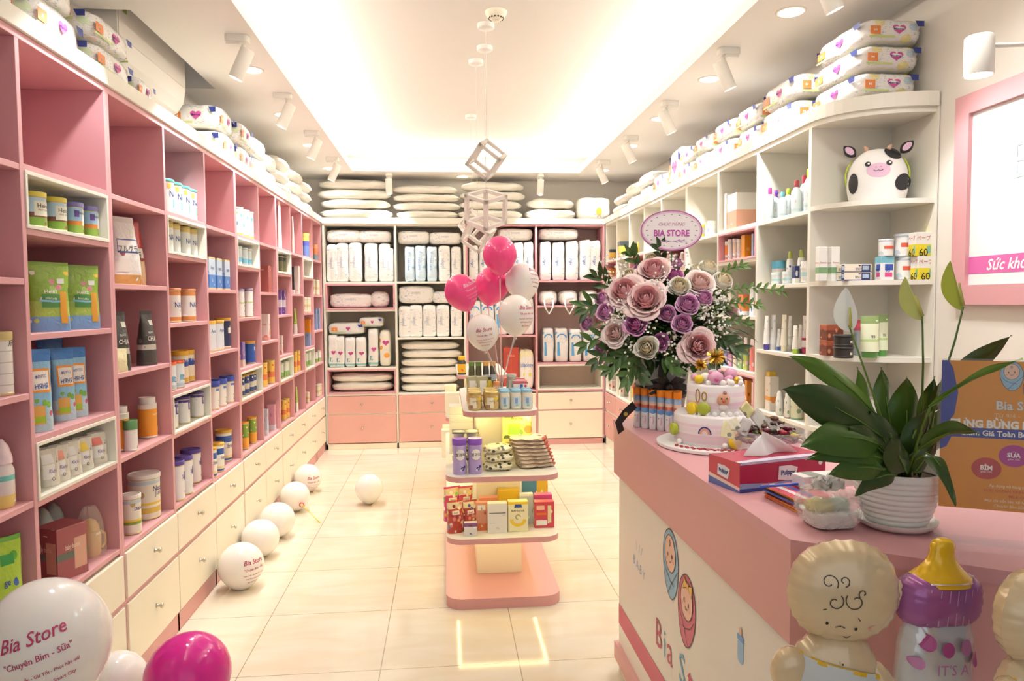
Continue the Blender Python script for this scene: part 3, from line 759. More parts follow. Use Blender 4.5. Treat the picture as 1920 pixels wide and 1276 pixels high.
def spot(key, maker, nom, label, cat, u, wpx, hpx, y, z, rz=-PI/2, group=None, depth=None, tilt=0):
    'a thing seen square-on: centred on pixel column u, standing at height z, its middle at distance y'
    x = (at(u, 566, 'y', y)).x
    wm = wpx*y/CAM_F; hm = hpx*y/CAM_F
    if y > 7.8 and z < 2.4:                       # keep inside its bay of the back shelving
        for a, b_ in ((-1.275, -.543), (-.521, .197), (.241, .979), (1.001, 1.728)):
            if a-.06 < x < b_+.06:
                if a < -1 and (1.5 < z < 1.79 or z < .87): a += .02; b_ -= .02
                wm = min(wm, b_-a-.03); x = min(max(x, a+wm/2+.012), b_-wm/2-.012)
    s = wm/nom[0]
    return put(key, maker, (x, y, z), rz, label, cat, group, sc=(depth/nom[2] if depth else s, s, hm/nom[1]), rot=(0, tilt, rz) if tilt else None)
# ================================================================== goods on the left wall
def bm(n, *a, **k): return print_mat(n, *a, **k)
FARM = lambda nm, top, mid, low: print_mat(nm, top, ((.0, .34, low), (.34, .5, mid)), ('#FFFFFF', '#E8B64C', '#8A4E35'), 50, .10, window=(.05, .5))
heinzY = mk_can('baby_food_can', .045, .13, FARM('can_farm_a', '#BFD9E8', '#7A4B3C', '#7FA43A'), '#E8D45A', text='Heinz', tcol='#3A3A34', tz=.62, tsize=.022, text2='FIRST STEPS', t2z=.5, t2size=.009, patch=(('#EDE9D8', -.8, .75, .34, .74),), a0=.35)
heinzB = mk_can('baby_food_can', .045, .13, FARM('can_farm_b', '#A9CDE9', '#D98A3C', '#8DB04A'), '#8C86C8', text='Heinz', tcol='#3A3A34', tz=.68, tsize=.016, patch=(('#F2F0E8', .1, .8, .3, .8), ('#6B4FA0', -.75, -.25, .55, .75)), a0=.2)
row('L', 1, 1, 'hzY', heinzY, (.09, .13), 'light blue baby food can with yellow lid', 'food can', [63, 102], 42, 63, .02, rz=-.5, n=2)
row('L', 1, 1, 'hzB', heinzB, (.09, .13), 'light blue baby food can with purple lid', 'food can', [138, 171], 33, 57, .02, rz=-.4, n=2)
GP = print_mat('green_snack_film', '#8DB23A', ((.0, .22, '#7FA8D8'), (.22, .45, '#A9C25A')), ('#E8C04A', '#D98C9A', '#A9C46A', '#F6F2E2', '#5A8A30', '#C9D86A'), 34, .5, rough=.25, bump=.4, window=(.1, .9))
greenp = mk_pouch('snack_pouch', .15, .07, .245, GP, M('#7DA32E', .3), text='Heinz', tcol='#FBFBF0', tz=.60, tsize=.020, text2='biscuits', t2z=.5, t2size=.014, patch=(('#4F8A4A', .28, .78, .36, .56), ('#8FC6E4', .22, .82, .44, .47), ('#F0F0E8', .68, .86, .72, .80), ('#E0A23C', .72, .9, .12, .6)))
row('L', 1, 2, 'gp', greenp, (.15, .245), 'green and blue snack pouch', 'snack pouch', [92, 152], 68, 117, .0, rz=-.75, n=3, k0=1)
row('L', 1, 2, 'gp', greenp, (.15, .245), 'green and blue snack pouch', 'snack pouch', [40], 68, 117, .10, rz=-.75, n=3, k0=0)
BO = print_mat('blue_cereal_film', '#8FC4E6', ((.88, 1, '#3D7BC2'), (.0, .3, '#B9D6E2')), ('#E0A76A', '#C6607A', '#F5EBD2', '#7FB04A', '#D9B88A'), 40, .5, rough=.25, bump=.4, window=(.02, .42))
bluep = mk_pouch('cereal_pouch', .11, .06, .25, BO, M('#3D7BC2', .3), text='НЯНЯ', tcol='#2A3D90', tz=.58, tsize=.022, text2='ФРУТО', t2col='#2A3D90', t2z=.70, t2size=.014, patch=(('#E8912E', .12, .88, .50, .80), ('#FBF7EE', .18, .82, .53, .77), ('#D9A95A', .1, .6, .10, .34), ('#9FC23A', .12, .6, .12, .20)))
row('L', 1, 3, 'bp', bluep, (.11, .25), 'blue oat cereal pouch', 'cereal pouch', [74], 46, 140, .0, rz=-.55, n=4, k0=0)
row('L', 1, 3, 'bp', bluep, (.11, .25), 'blue oat cereal pouch', 'cereal pouch', [98], 42, 132, .16, rz=-.7, n=4, k0=1)
row('L', 1, 3, 'bp', bluep, (.11, .25), 'blue oat cereal pouch', 'cereal pouch', [122, 143], 42, 122, .04, rz=-.5, n=4, k0=2)
CLR = M('#E8E4DC', .15, alpha=.42, name='clear_film')
PRF = print_mat('clear_printed_film', '#E4DFD2', (), ('#F4F2EC', '#C9C4B8', '#9A968E'), 40, .35, rough=.2, bump=.3)
for i, (c, tx, u) in enumerate((('#F4F2EE', 'Kichi', 92), ('#F0A08A', 'Kichi', 112), ('#F4F2EE', 'Kichi', 134), ('#F0D24A', 'Kichi', 156), ('#E27A70', 'Kichi', 184))):
    mk = mk_pouch('clear_food_pouch', .085, .055, .13, PRF, CLR, text='Kichi', tcol='#7A6AA0', tz=.42, tsize=.018, text2='O', t2col='#3A3A3A', t2z=.2, t2size=.02, patch=((c, .05, .6, .62, .86), ('#FAF8F2', .05, .6, .2, .6)))
    row('L', 1, 4, 'kp%d' % i, mk, (.085, .13), 'small clear pouch with white label', 'food pouch', [u], 36, 66-i*3, .015, rz=-.45, n=5, k0=i, group='small clear pouches in the lower inset box')
redb = mk_box('gift_box', .17, .15, .13, print_mat('maroon_box', '#9A5458', ((.38, .52, '#5E6B60'),), ('#D8A088', '#EADBC8'), 24, .2), text='baby bottle', tcol='#F0DCC8', tz=.6, tsize=.018, patch=(('#D7A890', .55, .95, .15, .75),))
row('L', 1, 5, 'redb', redb, (.17, .13), 'maroon and green boxed baby bottle', 'product box', [116], 62, 92, .02, rz=-.35)
cup = mk_bottle('bagged_cup', [(.0, 0), (.045, .0), (.05, .01), (.052, .07), (.046, .085), (.0, .086)], M('#E9C98A', .3), ([(.046, .086), (.044, .10), (.03, .118), (.012, .125), (0, .126)], M('#EBC274', .35)), r=.05, patch=(('#FBFAF4', -.2, .5, .06, .08),))
def mk_cup():
    o = cup()
    MB().tube([(.02, .05, .075), (.02, .078, .06), (.02, .08, .03), (.02, .055, .015)], .006, M('#EBC274', .35), 8).build('handle', o)
    m = MB(); m.grid(lambda u, v: ((.068*(1-v**3*.75)+.006*math.sin(u*44+v*9))*math.cos(2*PI*u), (.075*(1-v**3*.6)+.006*math.sin(u*50))*math.sin(2*PI*u), .17*v), 40, 10, M('#EFE2D8', .12, alpha=.28), closeu=True); m.build('clear_bag', o)
    return o
row('L', 1, 5, 'cup', mk_cup, (.165, .17), 'yellow training cup in a clear bag', 'training cup', [176], 56, 88, .02, rz=-.3)
grb = mk_bottle('baby_bottle', [(.0, 0), (.03, 0), (.034, .01), (.034, .09), (.028, .1)], M('#E6E2DC', .2), ([(.033, .1), (.033, .115), (.022, .14), (.008, .155), (0, .156)], M('#A9B8B2', .4)), r=.034)
row('L', 1, 5, 'grb', grb, (.068, .156), 'pale baby bottle with grey-green cap', 'baby bottle', [90, 118], 34, 96, .19, n=2)
# first column, at the picture's edge
stk = mk_can('white_canister', .05, .15, print_mat('ribbed_white', '#EEEAE4', ((.18, .2, '#C9C4BC'), (.38, .4, '#C9C4BC'), (.58, .6, '#C9C4BC'), (.78, .8, '#C9C4BC'))), '#C9B47A', text='AF', tcol='#333333', tz=.82, tsize=.02, a0=.3)
row('L', 0, 2, 'stk', stk, (.10, .15), 'white ribbed canister with gold lid', 'canister', [2], 40, 112, .02, rz=-.4)
bb = mk_bottle('baby_bottle', [(.0, 0), (.035, 0), (.04, .01), (.04, .10), (.03, .12)], print_mat('clear_bottle', '#E8DCD8', ((.0, .3, '#E9D27A'), (.62, .74, '#6FB8B0')), ('#D98CA0', '#FFFFFF'), 50, .2), ([(.036, .12), (.036, .135), (.026, .165), (.01, .185), (0, .186)], M('#F0D8DC', .35)), r=.04)
row('L', 0, 3, 'bb', bb, (.08, .186), 'clear baby bottle with teal collar', 'baby bottle', [4], 42, 122, .02, rz=-.4)
lime = mk_pouch('detergent_pouch', .16, .08, .26, print_mat('lime_film', '#A9CC48', ((.0, .22, '#C9DE72'),), ('#5FA63A', '#F2F7D8', '#3C5FA8'), 26, .16, rough=.22, bump=.4), M('#6DB04A', .3), text='ge', tcol='#2E4FA0', tz=.5, tsize=.03, patch=(('#F2F2EA', .3, .9, .24, .30), ('#3F9A4A', .4, .75, .72, .84)))
row('L', 0, 4, 'lime', lime, (.16, .26), 'bright green refill pouch', 'refill pouch', [8], 66, 150, .0, rz=-.5)
# third column (col 2)
wg = mk_pouch('granola_bag', .17, .10, .27, print_mat('granola_white', '#F2EFEA', ((.0, .16, '#C99A5A'),), ('#C0885A', '#8A3A3A', '#FFFFFF'), 30, .2, rough=.25, bump=.4, window=(.02, .5)), M('#E6E0DA', .3), text='フルグラ', tcol='#3A2E2A', tz=.56, tsize=.035, patch=(('#3E4E9A', .12, .92, .5, .72), ('#FBF8F4', .1, .9, .525, .70), ('#E8E2D8', .05, .5, .2, .4)), sag=.42, sealh=.12, seed=5)
rg = mk_pouch('granola_bag', .16, .09, .25, print_mat('granola_red', '#B5332E', ((.0, .42, '#E6C9A0'),), ('#C98A5A', '#F0E0C8', '#8A3A2A'), 30, .3, rough=.25, bump=.4, window=(.02, .5)), M('#A82C28', .3), text='グラ', tcol='#3A2420', tz=.5, tsize=.04, patch=(('#F4EFE6', .1, .9, .46, .62),), sag=.42, sealh=.12, seed=6)
row('L', 2, 1, 'rg', rg, (.16, .25), 'red granola bag leaning behind the white one', 'granola bag', [253], 48, 106, .06, rz=-.5)
row('L', 2, 1, 'wg', wg, (.16, .27), 'white granola bag with blue swoosh', 'granola bag', [234], 56, 112, .01, rz=-.6)
blk = mk_pouch('coffee_bag', .115, .075, .24, print_mat('black_film', '#3B3836', ((.30, .40, '#B9B2A8'),), ('#6A6662', '#8F8A84'), 40, .08, rough=.35, bump=.3), M('#2F2C2A', .4), text='CHIA', tcol='#E6E2DA', tz=.52, tsize=.03, text2='BLACK', t2z=.64, t2size=.014, patch=(('#F2F0EA', .55, .85, .78, .88),), sag=.3, sealh=.10)
row('L', 2, 2, 'blk', blk, (.10, .24), 'black chia seed bag', 'food bag', [224, 276], 36, 100, .01, rz=-.35, n=2)
sn = mk_pouch('snack_bag', .09, .05, .09, print_mat('pale_snack', '#E6DDB0', (), ('#B9C04A', '#F6F2DA', '#C98A6A'), 50, .3, rough=.25, bump=.4), text='', patch=())
row('L', 2, 2, 'sn', sn, (.09, .09), 'small crumpled pale yellow snack bag', 'snack bag', [224], 30, 40, -.005, rz=-.5)
osj = mk_can('powder_jar', .038, .15, print_mat('orange_jar', '#EFA23A', ((.0, .05, '#F4EFE6'), (.84, 1, '#F4EFE6')), ('#FBE9C4', '#F6C86A'), 40, .15, window=(.06, .55)), '#F2EEE8', lidh=.022, lid_r=.86, text='NOTNG', tcol='#FBE9C4', tz=.58, tsize=.012, patch=(('#F7D9A0', .1, .7, .12, .28),), rim='#F2EEE8')
row('L', 2, 3, 'osj', osj, (.076, .15), 'orange and white powder jar', 'powder jar', [224, 278], 35, 80, .04, n=2)
gsj = mk_can('powder_jar', .028, .10, print_mat('white_small_jar', '#F4F1EA', (), ('#C9C4BC', '#E6A94A'), 60, .12), '#5E8E5A', lidh=.03, text='a', tcol='#3A3A3A', tz=.12, tsize=.02, rim='#F2EEE8')
row('L', 2, 3, 'gsj', gsj, (.056, .10), 'small white jar with green cap between orange jars', 'powder jar', [246], 23, 56, .0)
NJ = print_mat('cream_gold_can', '#E9E2D2', ((.16, .3, '#D9B95A'), (.42, .46, '#B24A4A'), (.36, .42, '#E6C24A'), (.86, .95, '#BFD0DC')), ('#F6F2EA', '#B9A070'), 40, .12)
nj = mk_can('nutrition_can', .06, .155, NJ, '#F0ECE6', text='Nutren', tcol='#2A3A6A', tz=.68, tsize=.026, text2='Junior', t2z=.56, t2size=.024, lidh=.014, a0=.35)
row('L', 2, 4, 'nj', nj, (.12, .155), 'large cream nutrition can with white lid', 'nutrition can', [272], 54, 82, .02, rz=-.35)
nd = mk_can('nutrition_can', .04, .13, print_mat('cream_green_can', '#ECE6D8', ((.28, .36, '#7E9A3E'), (.36, .42, '#E6C24A'), (.86, .95, '#BFD0DC')), ('#F6F2EA', '#B9A070'), 40, .12), '#F0ECE6', text='Diabetes', tcol='#2A3A6A', tz=.66, tsize=.018, lidh=.012, a0=.3)
row('L', 2, 4, 'nd', nd, (.08, .13), 'smaller cream nutrition can with green stripe', 'nutrition can', [247], 34, 72, .01, rz=-.35)
# fourth column (col 3)
nan1 = mk_can('formula_can', .06, .165, print_mat('formula_teal', '#F3F5F2', ((.0, .06, '#5FB9BC'),), ('#BFE0DE', '#DCECEA', '#8CC9C6'), 26, .25, window=(.08, .5)), '#4FB5B0', text='NAN', tcol='#3A4E8E', tz=.58, tsize=.042, lidh=.012, patch=(('#F2B65A', -.95, -.55, .72, .86), ('#6FC1BE', -.3, .35, .18, .42)), a0=.1)
row('L', 3, 0, 'nan1', nan1, (.12, .165), 'white formula can with teal lid', 'formula can', [313, 328, 344, 360], 39, 60, .02, rz=.1)
nan2 = mk_can('formula_can', .05, .145, print_mat('formula_gold_teal', '#EDEFEA', ((.0, .06, '#5FB9BC'), (.86, 1, '#D9BE6A')), ('#C9D0CE', '#FFFFFF'), 30, .25, window=(.08, .5)), '#D3B85E', text='NAN', tcol='#3A4E8E', tz=.5, tsize=.036, lidh=.01)
row('L', 3, 1, 'nan2', nan2, (.10, .145), 'pale formula can with gold lid', 'formula can', [312, 326, 345, 360], 24, 54, .03, rz=-.1)
nan3 = mk_can('formula_can', .055, .16, print_mat('formula_orange', '#F1EBE2', ((.0, .17, '#D08A4A'), (.84, 1, '#D98E50')), ('#D99A5A', '#FFFFFF'), 20, .14, window=(.18, .5)), '#DA8A58', text='NAN', tcol='#3A4E8E', tz=.52, tsize=.036, text2='6', t2z=.36, t2size=.02, lidh=.01)
row('L', 3, 2, 'nan3', nan3, (.11, .16), 'orange and white formula can', 'formula can', [322, 351], 32, 61, .02, rz=-.15)
bl1 = mk_can('formula_can', .05, .14, print_mat('formula_lightblue', '#EEF3F6', ((.0, .2, '#B7D4E6'),), ('#9CC6E2', '#FFFFFF'), 30, .2, window=(.1, .6)), '#E2603A', text='2', tcol='#1E1E22', tz=.38, tsize=.035, lidh=.012, patch=(('#7FB6D8', -.7, -.1, .3, .5),))
row('L', 3, 3, 'bl1', bl1, (.10, .14), 'light blue formula can with orange-red lid', 'formula can', [316, 332], 27, 50, .01, rz=-.1)
fr = mk_can('formula_can', .055, .15, print_mat('formula_blue_gold', '#EDE6CC', ((.0, .2, '#D9B64A'), (.6, .85, '#27489A')), ('#8EA0C8', '#A9BE6A', '#FFFFFF'), 30, .2, window=(.1, .55)), '#DFAE3A', text='Friso', tcol='#FFFFFF', tz=.72, tsize=.024, lidh=.02)
row('L', 3, 3, 'fr', fr, (.11, .15), 'gold-lidded formula can with blue band', 'formula can', [348, 372], 31, 57, .06, rz=-.1)
tub = mk_can('formula_tub', .06, .12, print_mat('tub_purple', '#F1F0F0', ((.86, 1, '#4B3A86'),), ('#C9C8D0', '#C2555A', '#E8E6EA'), 40, .16), '#4B3A80', text='S', tcol='#B8884A', tz=.2, tsize=.03, text2='Similac', t2col='#5A4A92', t2z=.62, t2size=.02, lidh=.01, patch=(('#5A4A98', -.5, .8, .52, .8), ('#F3F2F4', -.3, .6, .56, .76)), a0=.3)
row('L', 3, 4, 'tub', tub, (.12, .12), 'white formula tub with purple collar', 'formula tub', [318, 341, 369], 30, 50, .02, rz=-.15)
pc = mk_can('formula_can', .055, .15, print_mat('formula_purple', '#F0EEF0', (), ('#5A4A98', '#D8C9A0', '#E6E4EA'), 26, .14), '#5A4792', text='Similac', tcol='#4A3A90', tz=.6, tsize=.022, text2='900', t2col='#4A4A5A', t2z=.2, t2size=.018, lidh=.016, patch=(('#5A4A98', -.2, .5, .5, .72),), a0=.3)
row('L', 3, 5, 'pc', pc, (.11, .15), 'white formula can with purple lid', 'formula can', [330, 346], 31, 72, .0, rz=-.1, n=3)
row('L', 3, 5, 'pc', pc, (.11, .15), 'white formula can with purple lid', 'formula can', [366], 34, 60, .04, rz=-.1, n=3, k0=2)
# fifth column (col 4)
apt = mk_box('formula_box', .10, .09, .165, print_mat('formula_blue_box', '#C6D6E8', ((.0, .05, '#D9C27A'), (.05, .45, '#4B7FC4'), (.95, 1, '#D9C27A')), ('#FFFFFF', '#8FB4E0'), 40, .12), text='Apta', tcol='#2E3F8A', tz=.66, tsize=.026, text2='6', t2col='#FFFFFF', t2z=.28, t2size=.03)
row('L', 4, 1, 'apt', apt, (.10, .165), 'blue and silver formula box', 'formula box', [388, 402, 417], 24, 57, .02, rz=-.1)
ap2 = mk_can('formula_can', .055, .165, print_mat('formula_silver', '#E2E6EA', ((.0, .08, '#E6D890'),), ('#C6D0DA', '#F6F2C8'), 26, .2), '#DFA83E', text='Aptamil', tcol='#3A4A8E', tz=.66, tsize=.024, lidh=.014)
row('L', 4, 2, 'ap2', ap2, (.11, .165), 'silver formula can with gold lid', 'formula can', [391, 407], 26, 56, .01, rz=-.1)
nv = mk_can('formula_can', .055, .16, print_mat('formula_navy', '#2A3358', ((.0, .08, '#E2DCC6'),), ('#E2C24A', '#FFFFFF', '#B8453A'), 24, .2), '#DFA83E', text='A', tcol='#FFFFFF', tz=.7, tsize=.024, lidh=.012, patch=(('#F2F0EA', -.4, .5, .5, .68),))
row('L', 4, 2, 'nv', nv, (.11, .16), 'navy formula can with gold lid', 'formula can', [426], 26, 54, .03, rz=-.1)
t2 = mk_can('formula_tub', .055, .12, print_mat('tub_number', '#F0EDE4', (), ('#E6D9A0', '#C6D0DA', '#FFFFFF'), 36, .2), '#3A4AA0', text='2', tcol='#4A8A3A', tz=.25, tsize=.035, lidh=.022, patch=(('#5A74B8', -.6, .6, .66, .74),), lid_r=1.12)
row('L', 4, 3, 't2', t2, (.11, .12), 'white formula tub with wide blue lid', 'formula tub', [398, 412, 427], 25, 52, .02, rz=-.1)
en = mk_can('nutrition_can', .055, .165, print_mat('ensure_can', '#F1EEE6', ((.0, .12, '#3B62A8'), (.12, .22, '#E2D29A'), (.66, .88, '#2E569E')), ('#D9C27A', '#FFFFFF'), 30, .15, window=(.2, .5)), '#D9A93E', text='Ensure', tcol='#2A3A6A', tz=.5, tsize=.028, lidh=.012)
row('L', 4, 4, 'en', en, (.11, .165), 'blue and white nutrition can with gold lid', 'nutrition can', [394, 408], 25, 54, .0, rz=-.1, n=3)
row('L', 4, 4, 'en', en, (.11, .165), 'blue and white nutrition can with gold lid', 'nutrition can', [428], 28, 56, .04, rz=-.1, n=3, k0=2)
# sixth column (col 5)
c5 = mk_can('formula_can', .05, .165, print_mat('formula_sky', '#DDEBF3', ((.0, .12, '#E2C65A'),), ('#F2D24A', '#6FB6DC', '#FFFFFF'), 34, .28), '#EFF2F4', text='G', tcol='#2E6AA8', tz=.82, tsize=.02, lidh=.01)
row('L', 5, 0, 'c5', c5, (.10, .165), 'pale blue tall formula can', 'formula can', [447, 459, 471], 18, 52, .02)
c51 = mk_can('formula_can', .045, .12, print_mat('formula_sky2', '#E6F0F6', ((.2, .45, '#7FC3E4'),), ('#4FA6D8', '#FFFFFF'), 40, .28), '#DDE9F0', text='S', tcol='#2E6AA8', tz=.8, tsize=.016, lidh=.01)
row('L', 5, 1, 'c51', c51, (.09, .12), 'sky blue small can', 'formula can', [446, 457, 469], 15, 34, .04)
for i, (d, u) in enumerate((('2', 450), ('3', 466))):
    c52 = mk_can('formula_can', .05, .165, print_mat('formula_num'+d, '#F0F1EC', ((.5, .56, '#C6D6A0'), (.94, 1, '#8A7AB8')), ('#D4D8D0', '#FFFFFF'), 30, .2), '#9A8AC4', text=d, tcol='#6DA03A', tz=.32, tsize=.06, lidh=.006)
    row('L', 5, 2, 'c52'+d, c52, (.10, .165), f'white formula can with large green {"two" if d == "2" else "three"}', 'formula can', [u], 17, 51, .02)
pu = mk_box('formula_box', .09, .07, .17, print_mat('box_purple', '#7A64AE', ((.0, .3, '#E2D2C0'),), ('#F2EEE8', '#B98A6A'), 36, .25), text='Pe', tcol='#FFFFFF', tz=.5, tsize=.03)
row('L', 5, 3, 'pu', pu, (.09, .17), 'purple and beige formula box', 'formula box', [452], 15, 45, .02)
en5 = mk_can('formula_can', .06, .14, print_mat('can_royal', '#2B55A8', (), ('#5A86D0', '#FFFFFF'), 30, .1), '#DFA83E', text='Enfa', tcol='#EAF0FA', tz=.62, tsize=.02, lidh=.012, patch=(('#F2F0EA', -.3, .3, .6, .75),))
row('L', 5, 3, 'en5', en5, (.12, .14), 'royal blue formula can with gold lid', 'formula can', [471], 22, 40, .03)
c54 = mk_can('formula_can', .045, .13, print_mat('can_navyw', '#3A4C86', ((.3, .6, '#E6E2D8'),), ('#D9B64A', '#FFFFFF'), 40, .2), '#C9A95A', text='F', tcol='#2A3A6A', tz=.4, tsize=.02, lidh=.01)
row('L', 5, 4, 'c54', c54, (.09, .13), 'navy and white small can', 'formula can', [452, 461, 470, 478], 14, 37, .03)
c55 = mk_can('cereal_can', .05, .16, print_mat('can_greenorange', '#7FA040', ((.0, .45, '#E9A63E'),), ('#4F7A34', '#F6E0A0', '#FFFFFF'), 30, .3), '#DFA03A', text='Nestum', tcol='#FFFFFF', tz=.6, tsize=.015, lidh=.01)
row('L', 5, 5, 'c55', c55, (.10, .16), 'green and orange cereal can', 'cereal can', [458, 473], 17, 50, .02)
# farther columns: what can be made out
def bx(name, w, h, mat, **k): return mk_box(name, w, w*.8, h, mat, flap=False, **k)
mv = bx('mauve_box', .15, .2, print_mat('box_mauve', '#A8605A', (), ('#C98072', '#E8C9B8', '#B8483A'), 18, .2), text='ooo', tcol='#F6EAE0', tz=.85, tsize=.02)
row('L', 6, 1, 'mv', mv, (.15, .2), 'mauve gift box with doodled face', 'gift box', [500], 28, 47, .02)
wo = bx('puree_box', .1, .18, print_mat('box_whiteorange', '#EFE2DC', ((.0, .12, '#E9B0A0'),), ('#E9A23A', '#D98C7A', '#FFFFFF'), 20, .35), text='Fresh', tcol='#D0603A', tz=.6, tsize=.02)
row('L', 6, 2, 'wo', wo, (.1, .18), 'white box with orange fruit', 'product box', [498], 18, 47, .02)
yc = mk_can('cereal_can', .05, .16, print_mat('can_yellow', '#E9C05A', ((.3, .55, '#D87A4A'),), ('#F6E6B0', '#C0483A', '#8AA04A'), 30, .3), '#DDBE6A', text='Gerber', tcol='#A83A2A', tz=.6, tsize=.014, lidh=.01)
row('L', 6, 3, 'yc', yc, (.10, .16), 'yellow and orange cereal can', 'cereal can', [493, 507], 17, 44, .02)
for i, (nm, c, u, w_, h_) in enumerate((('pale blue', '#C9D4E6', 498, 12, 47), ('pink', '#D9A0B4', 511, 16, 46))):
    row('L', 6, 4, 'pb'+nm, bx('milk_box', .1, .2, print_mat('box_'+nm, c, ((.0, .2, '#E6E6F0'),), ('#FFFFFF', '#C96A8A'), 26, .3), text='S', tcol='#7A4A9A', tz=.6, tsize=.03), (.1, .2), f'{nm} milk box', 'milk box', [u], w_, h_, .02)
hang = mk_pouch('white_bag', .14, .06, .36, PLAINW)
row('L', 7, 0, 'hang', hang, (.14, .36), 'tall white plastic bag', 'plastic bag', [525], 13, 84, .0)
row('L', 8, 0, 'hang', hang, (.14, .36), 'tall white plastic bag', 'plastic bag', [550], 9, 62, .0)
dj = mk_can('spice_jar', .04, .12, print_mat('jar_dark', '#6E6A4A', ((.7, 1, '#3A3A34'),), ('#E6E2C8', '#8A5A3A'), 34, .3), '#4A4A44', lidh=.01)
row('L', 7, 1, 'dj', dj, (.08, .12), 'dark olive jar', 'jar', [526, 533, 540], 9, 32, .03)
pk = bx('milk_box', .08, .17, print_mat('box_violet', '#7A5AA0', ((.3, .6, '#E6E0EC'),), ('#3A4A9A', '#FFFFFF'), 30, .3))
row('L', 7, 2, 'pk', pk, (.08, .17), 'violet and white milk box', 'milk box', [525, 532], 8, 44, .03)
row('L', 7, 3, 'wo', wo, (.1, .18), 'white and pink slim box', 'product box', [526], 10, 34, .03)
gc = mk_can('cereal_can', .04, .12, print_mat('can_greenw', '#EDEFE6', ((.0, .4, '#8FB66A'),), ('#3F8A6A', '#FFFFFF', '#C9DE9A'), 36, .3), '#C9D6C0', lidh=.008)
row('L', 7, 4, 'gc', gc, (.08, .12), 'white and green small can', 'cereal can', [528, 534, 540, 545], 8, 28, .03)
row('L', 7, 5, 'yc', yc, (.10, .16), 'pale pink cereal can', 'cereal can', [532, 541], 11, 36, .03)
bw = bx('product_box', .1, .19, print_mat('box_blackw', '#2E2C2C', ((.0, .15, '#F0EEEA'),), ('#F0EEEA', '#6A6662'), 30, .1))
ww = bx('product_box', .1, .19, print_mat('box_whitefig', '#F4F1EE', (), ('#D98A6A', '#E6C9A0'), 22, .12))
row('L', 8, 1, 'bw', bw, (.1, .19), 'black product box', 'product box', [550], 6, 48, .02); row('L', 8, 1, 'ww', ww, (.1, .19), 'white product box with orange figure', 'product box', [558], 9, 50, .02)
gb = mk_pouch('green_snack_bag', .12, .06, .2, print_mat('film_greenw', '#A8CC5A', ((.0, .4, '#EDEFE6'),), ('#6AA04A', '#FFFFFF', '#E2A0B4'), 26, .3, bump=.3))
row('L', 8, 2, 'gb', gb, (.12, .2), 'green and white snack bag', 'snack bag', [554], 13, 44, .02)
row('L', 8, 3, 'yc', yc, (.10, .16), 'yellow can', 'cereal can', [553, 559], 9, 38, .02)
row('L', 8, 4, 'gb', gb, (.12, .2), 'slim green and cream snack bag', 'snack bag', [557], 9, 44, .02)
bowl = mk_can('blue_bowl_set', .06, .16, print_mat('bowl_blue', '#4B5AA8', ((.0, .55, '#5A74A8'), (.78, 1, '#F0DC6A')), (), 30), '#F4E27A', lidh=.02)
row('L', 9, 0, 'bowl', bowl, (.12, .16), 'blue container with yellow top', 'container', [574], 13, 44, .02)
bo2 = mk_can('orange_bowl_set', .06, .12, print_mat('bowl_orange', '#E08A5A', ((.0, .5, '#7A94A0'),), (), 30), '#E8A070', lidh=.02)
row('L', 10, 0, 'bo2', bo2, (.12, .12), 'orange and grey container', 'container', [591], 10, 29, .02)
cj = mk_can('cream_jar', .04, .12, print_mat('jar_cream', '#EAE2C8', ((.4, .6, '#D9C89A'),), ('#C9A96A', '#FFFFFF'), 30, .3), '#F0EAD8', lidh=.012)
row('L', 9, 2, 'cj', cj, (.08, .12), 'cream jar', 'jar', [571, 576, 582], 8, 28, .02)
ob = bx('orange_box', .1, .1, print_mat('box_orange', '#E8962E', (), ('#F6C86A', '#C06A2A'), 26, .25)); bb2 = bx('blue_box', .1, .1, print_mat('box_bluew', '#8FA8D0', (), ('#FFFFFF', '#5A7AB8'), 30, .25))
row('L', 9, 3, 'bb2', bb2, (.1, .1), 'pale blue box under an orange one', 'product box', [577], 13, 24, .02); 
o_ = row('L', 9, 3, 'ob', ob, (.1, .1), 'orange box on a pale blue one', 'product box', [577], 13, 26, .02, zadd=.118)
row('L', 9, 4, 'gc', gc, (.08, .12), 'green and white can', 'cereal can', [574, 580], 8, 26, .03)
row('L', 9, 5, 'cj', cj, (.08, .12), 'small pale jar', 'jar', [577], 7, 20, .03)
row('L', 10, 1, 'cj', cj, (.08, .12), 'cream jar', 'jar', [588, 594, 600], 7, 28, .02)
row('L', 10, 2, 'bb2', bb2, (.1, .1), 'pale blue box', 'product box', [592, 598], 7, 38, .02)
row('L', 10, 3, 'gc', gc, (.08, .12), 'grey-green can', 'cereal can', [593, 598, 603], 6, 20, .02)
row('L', 10, 4, 'cj', cj, (.08, .12), 'cream jar', 'jar', [596, 602], 8, 22, .02)
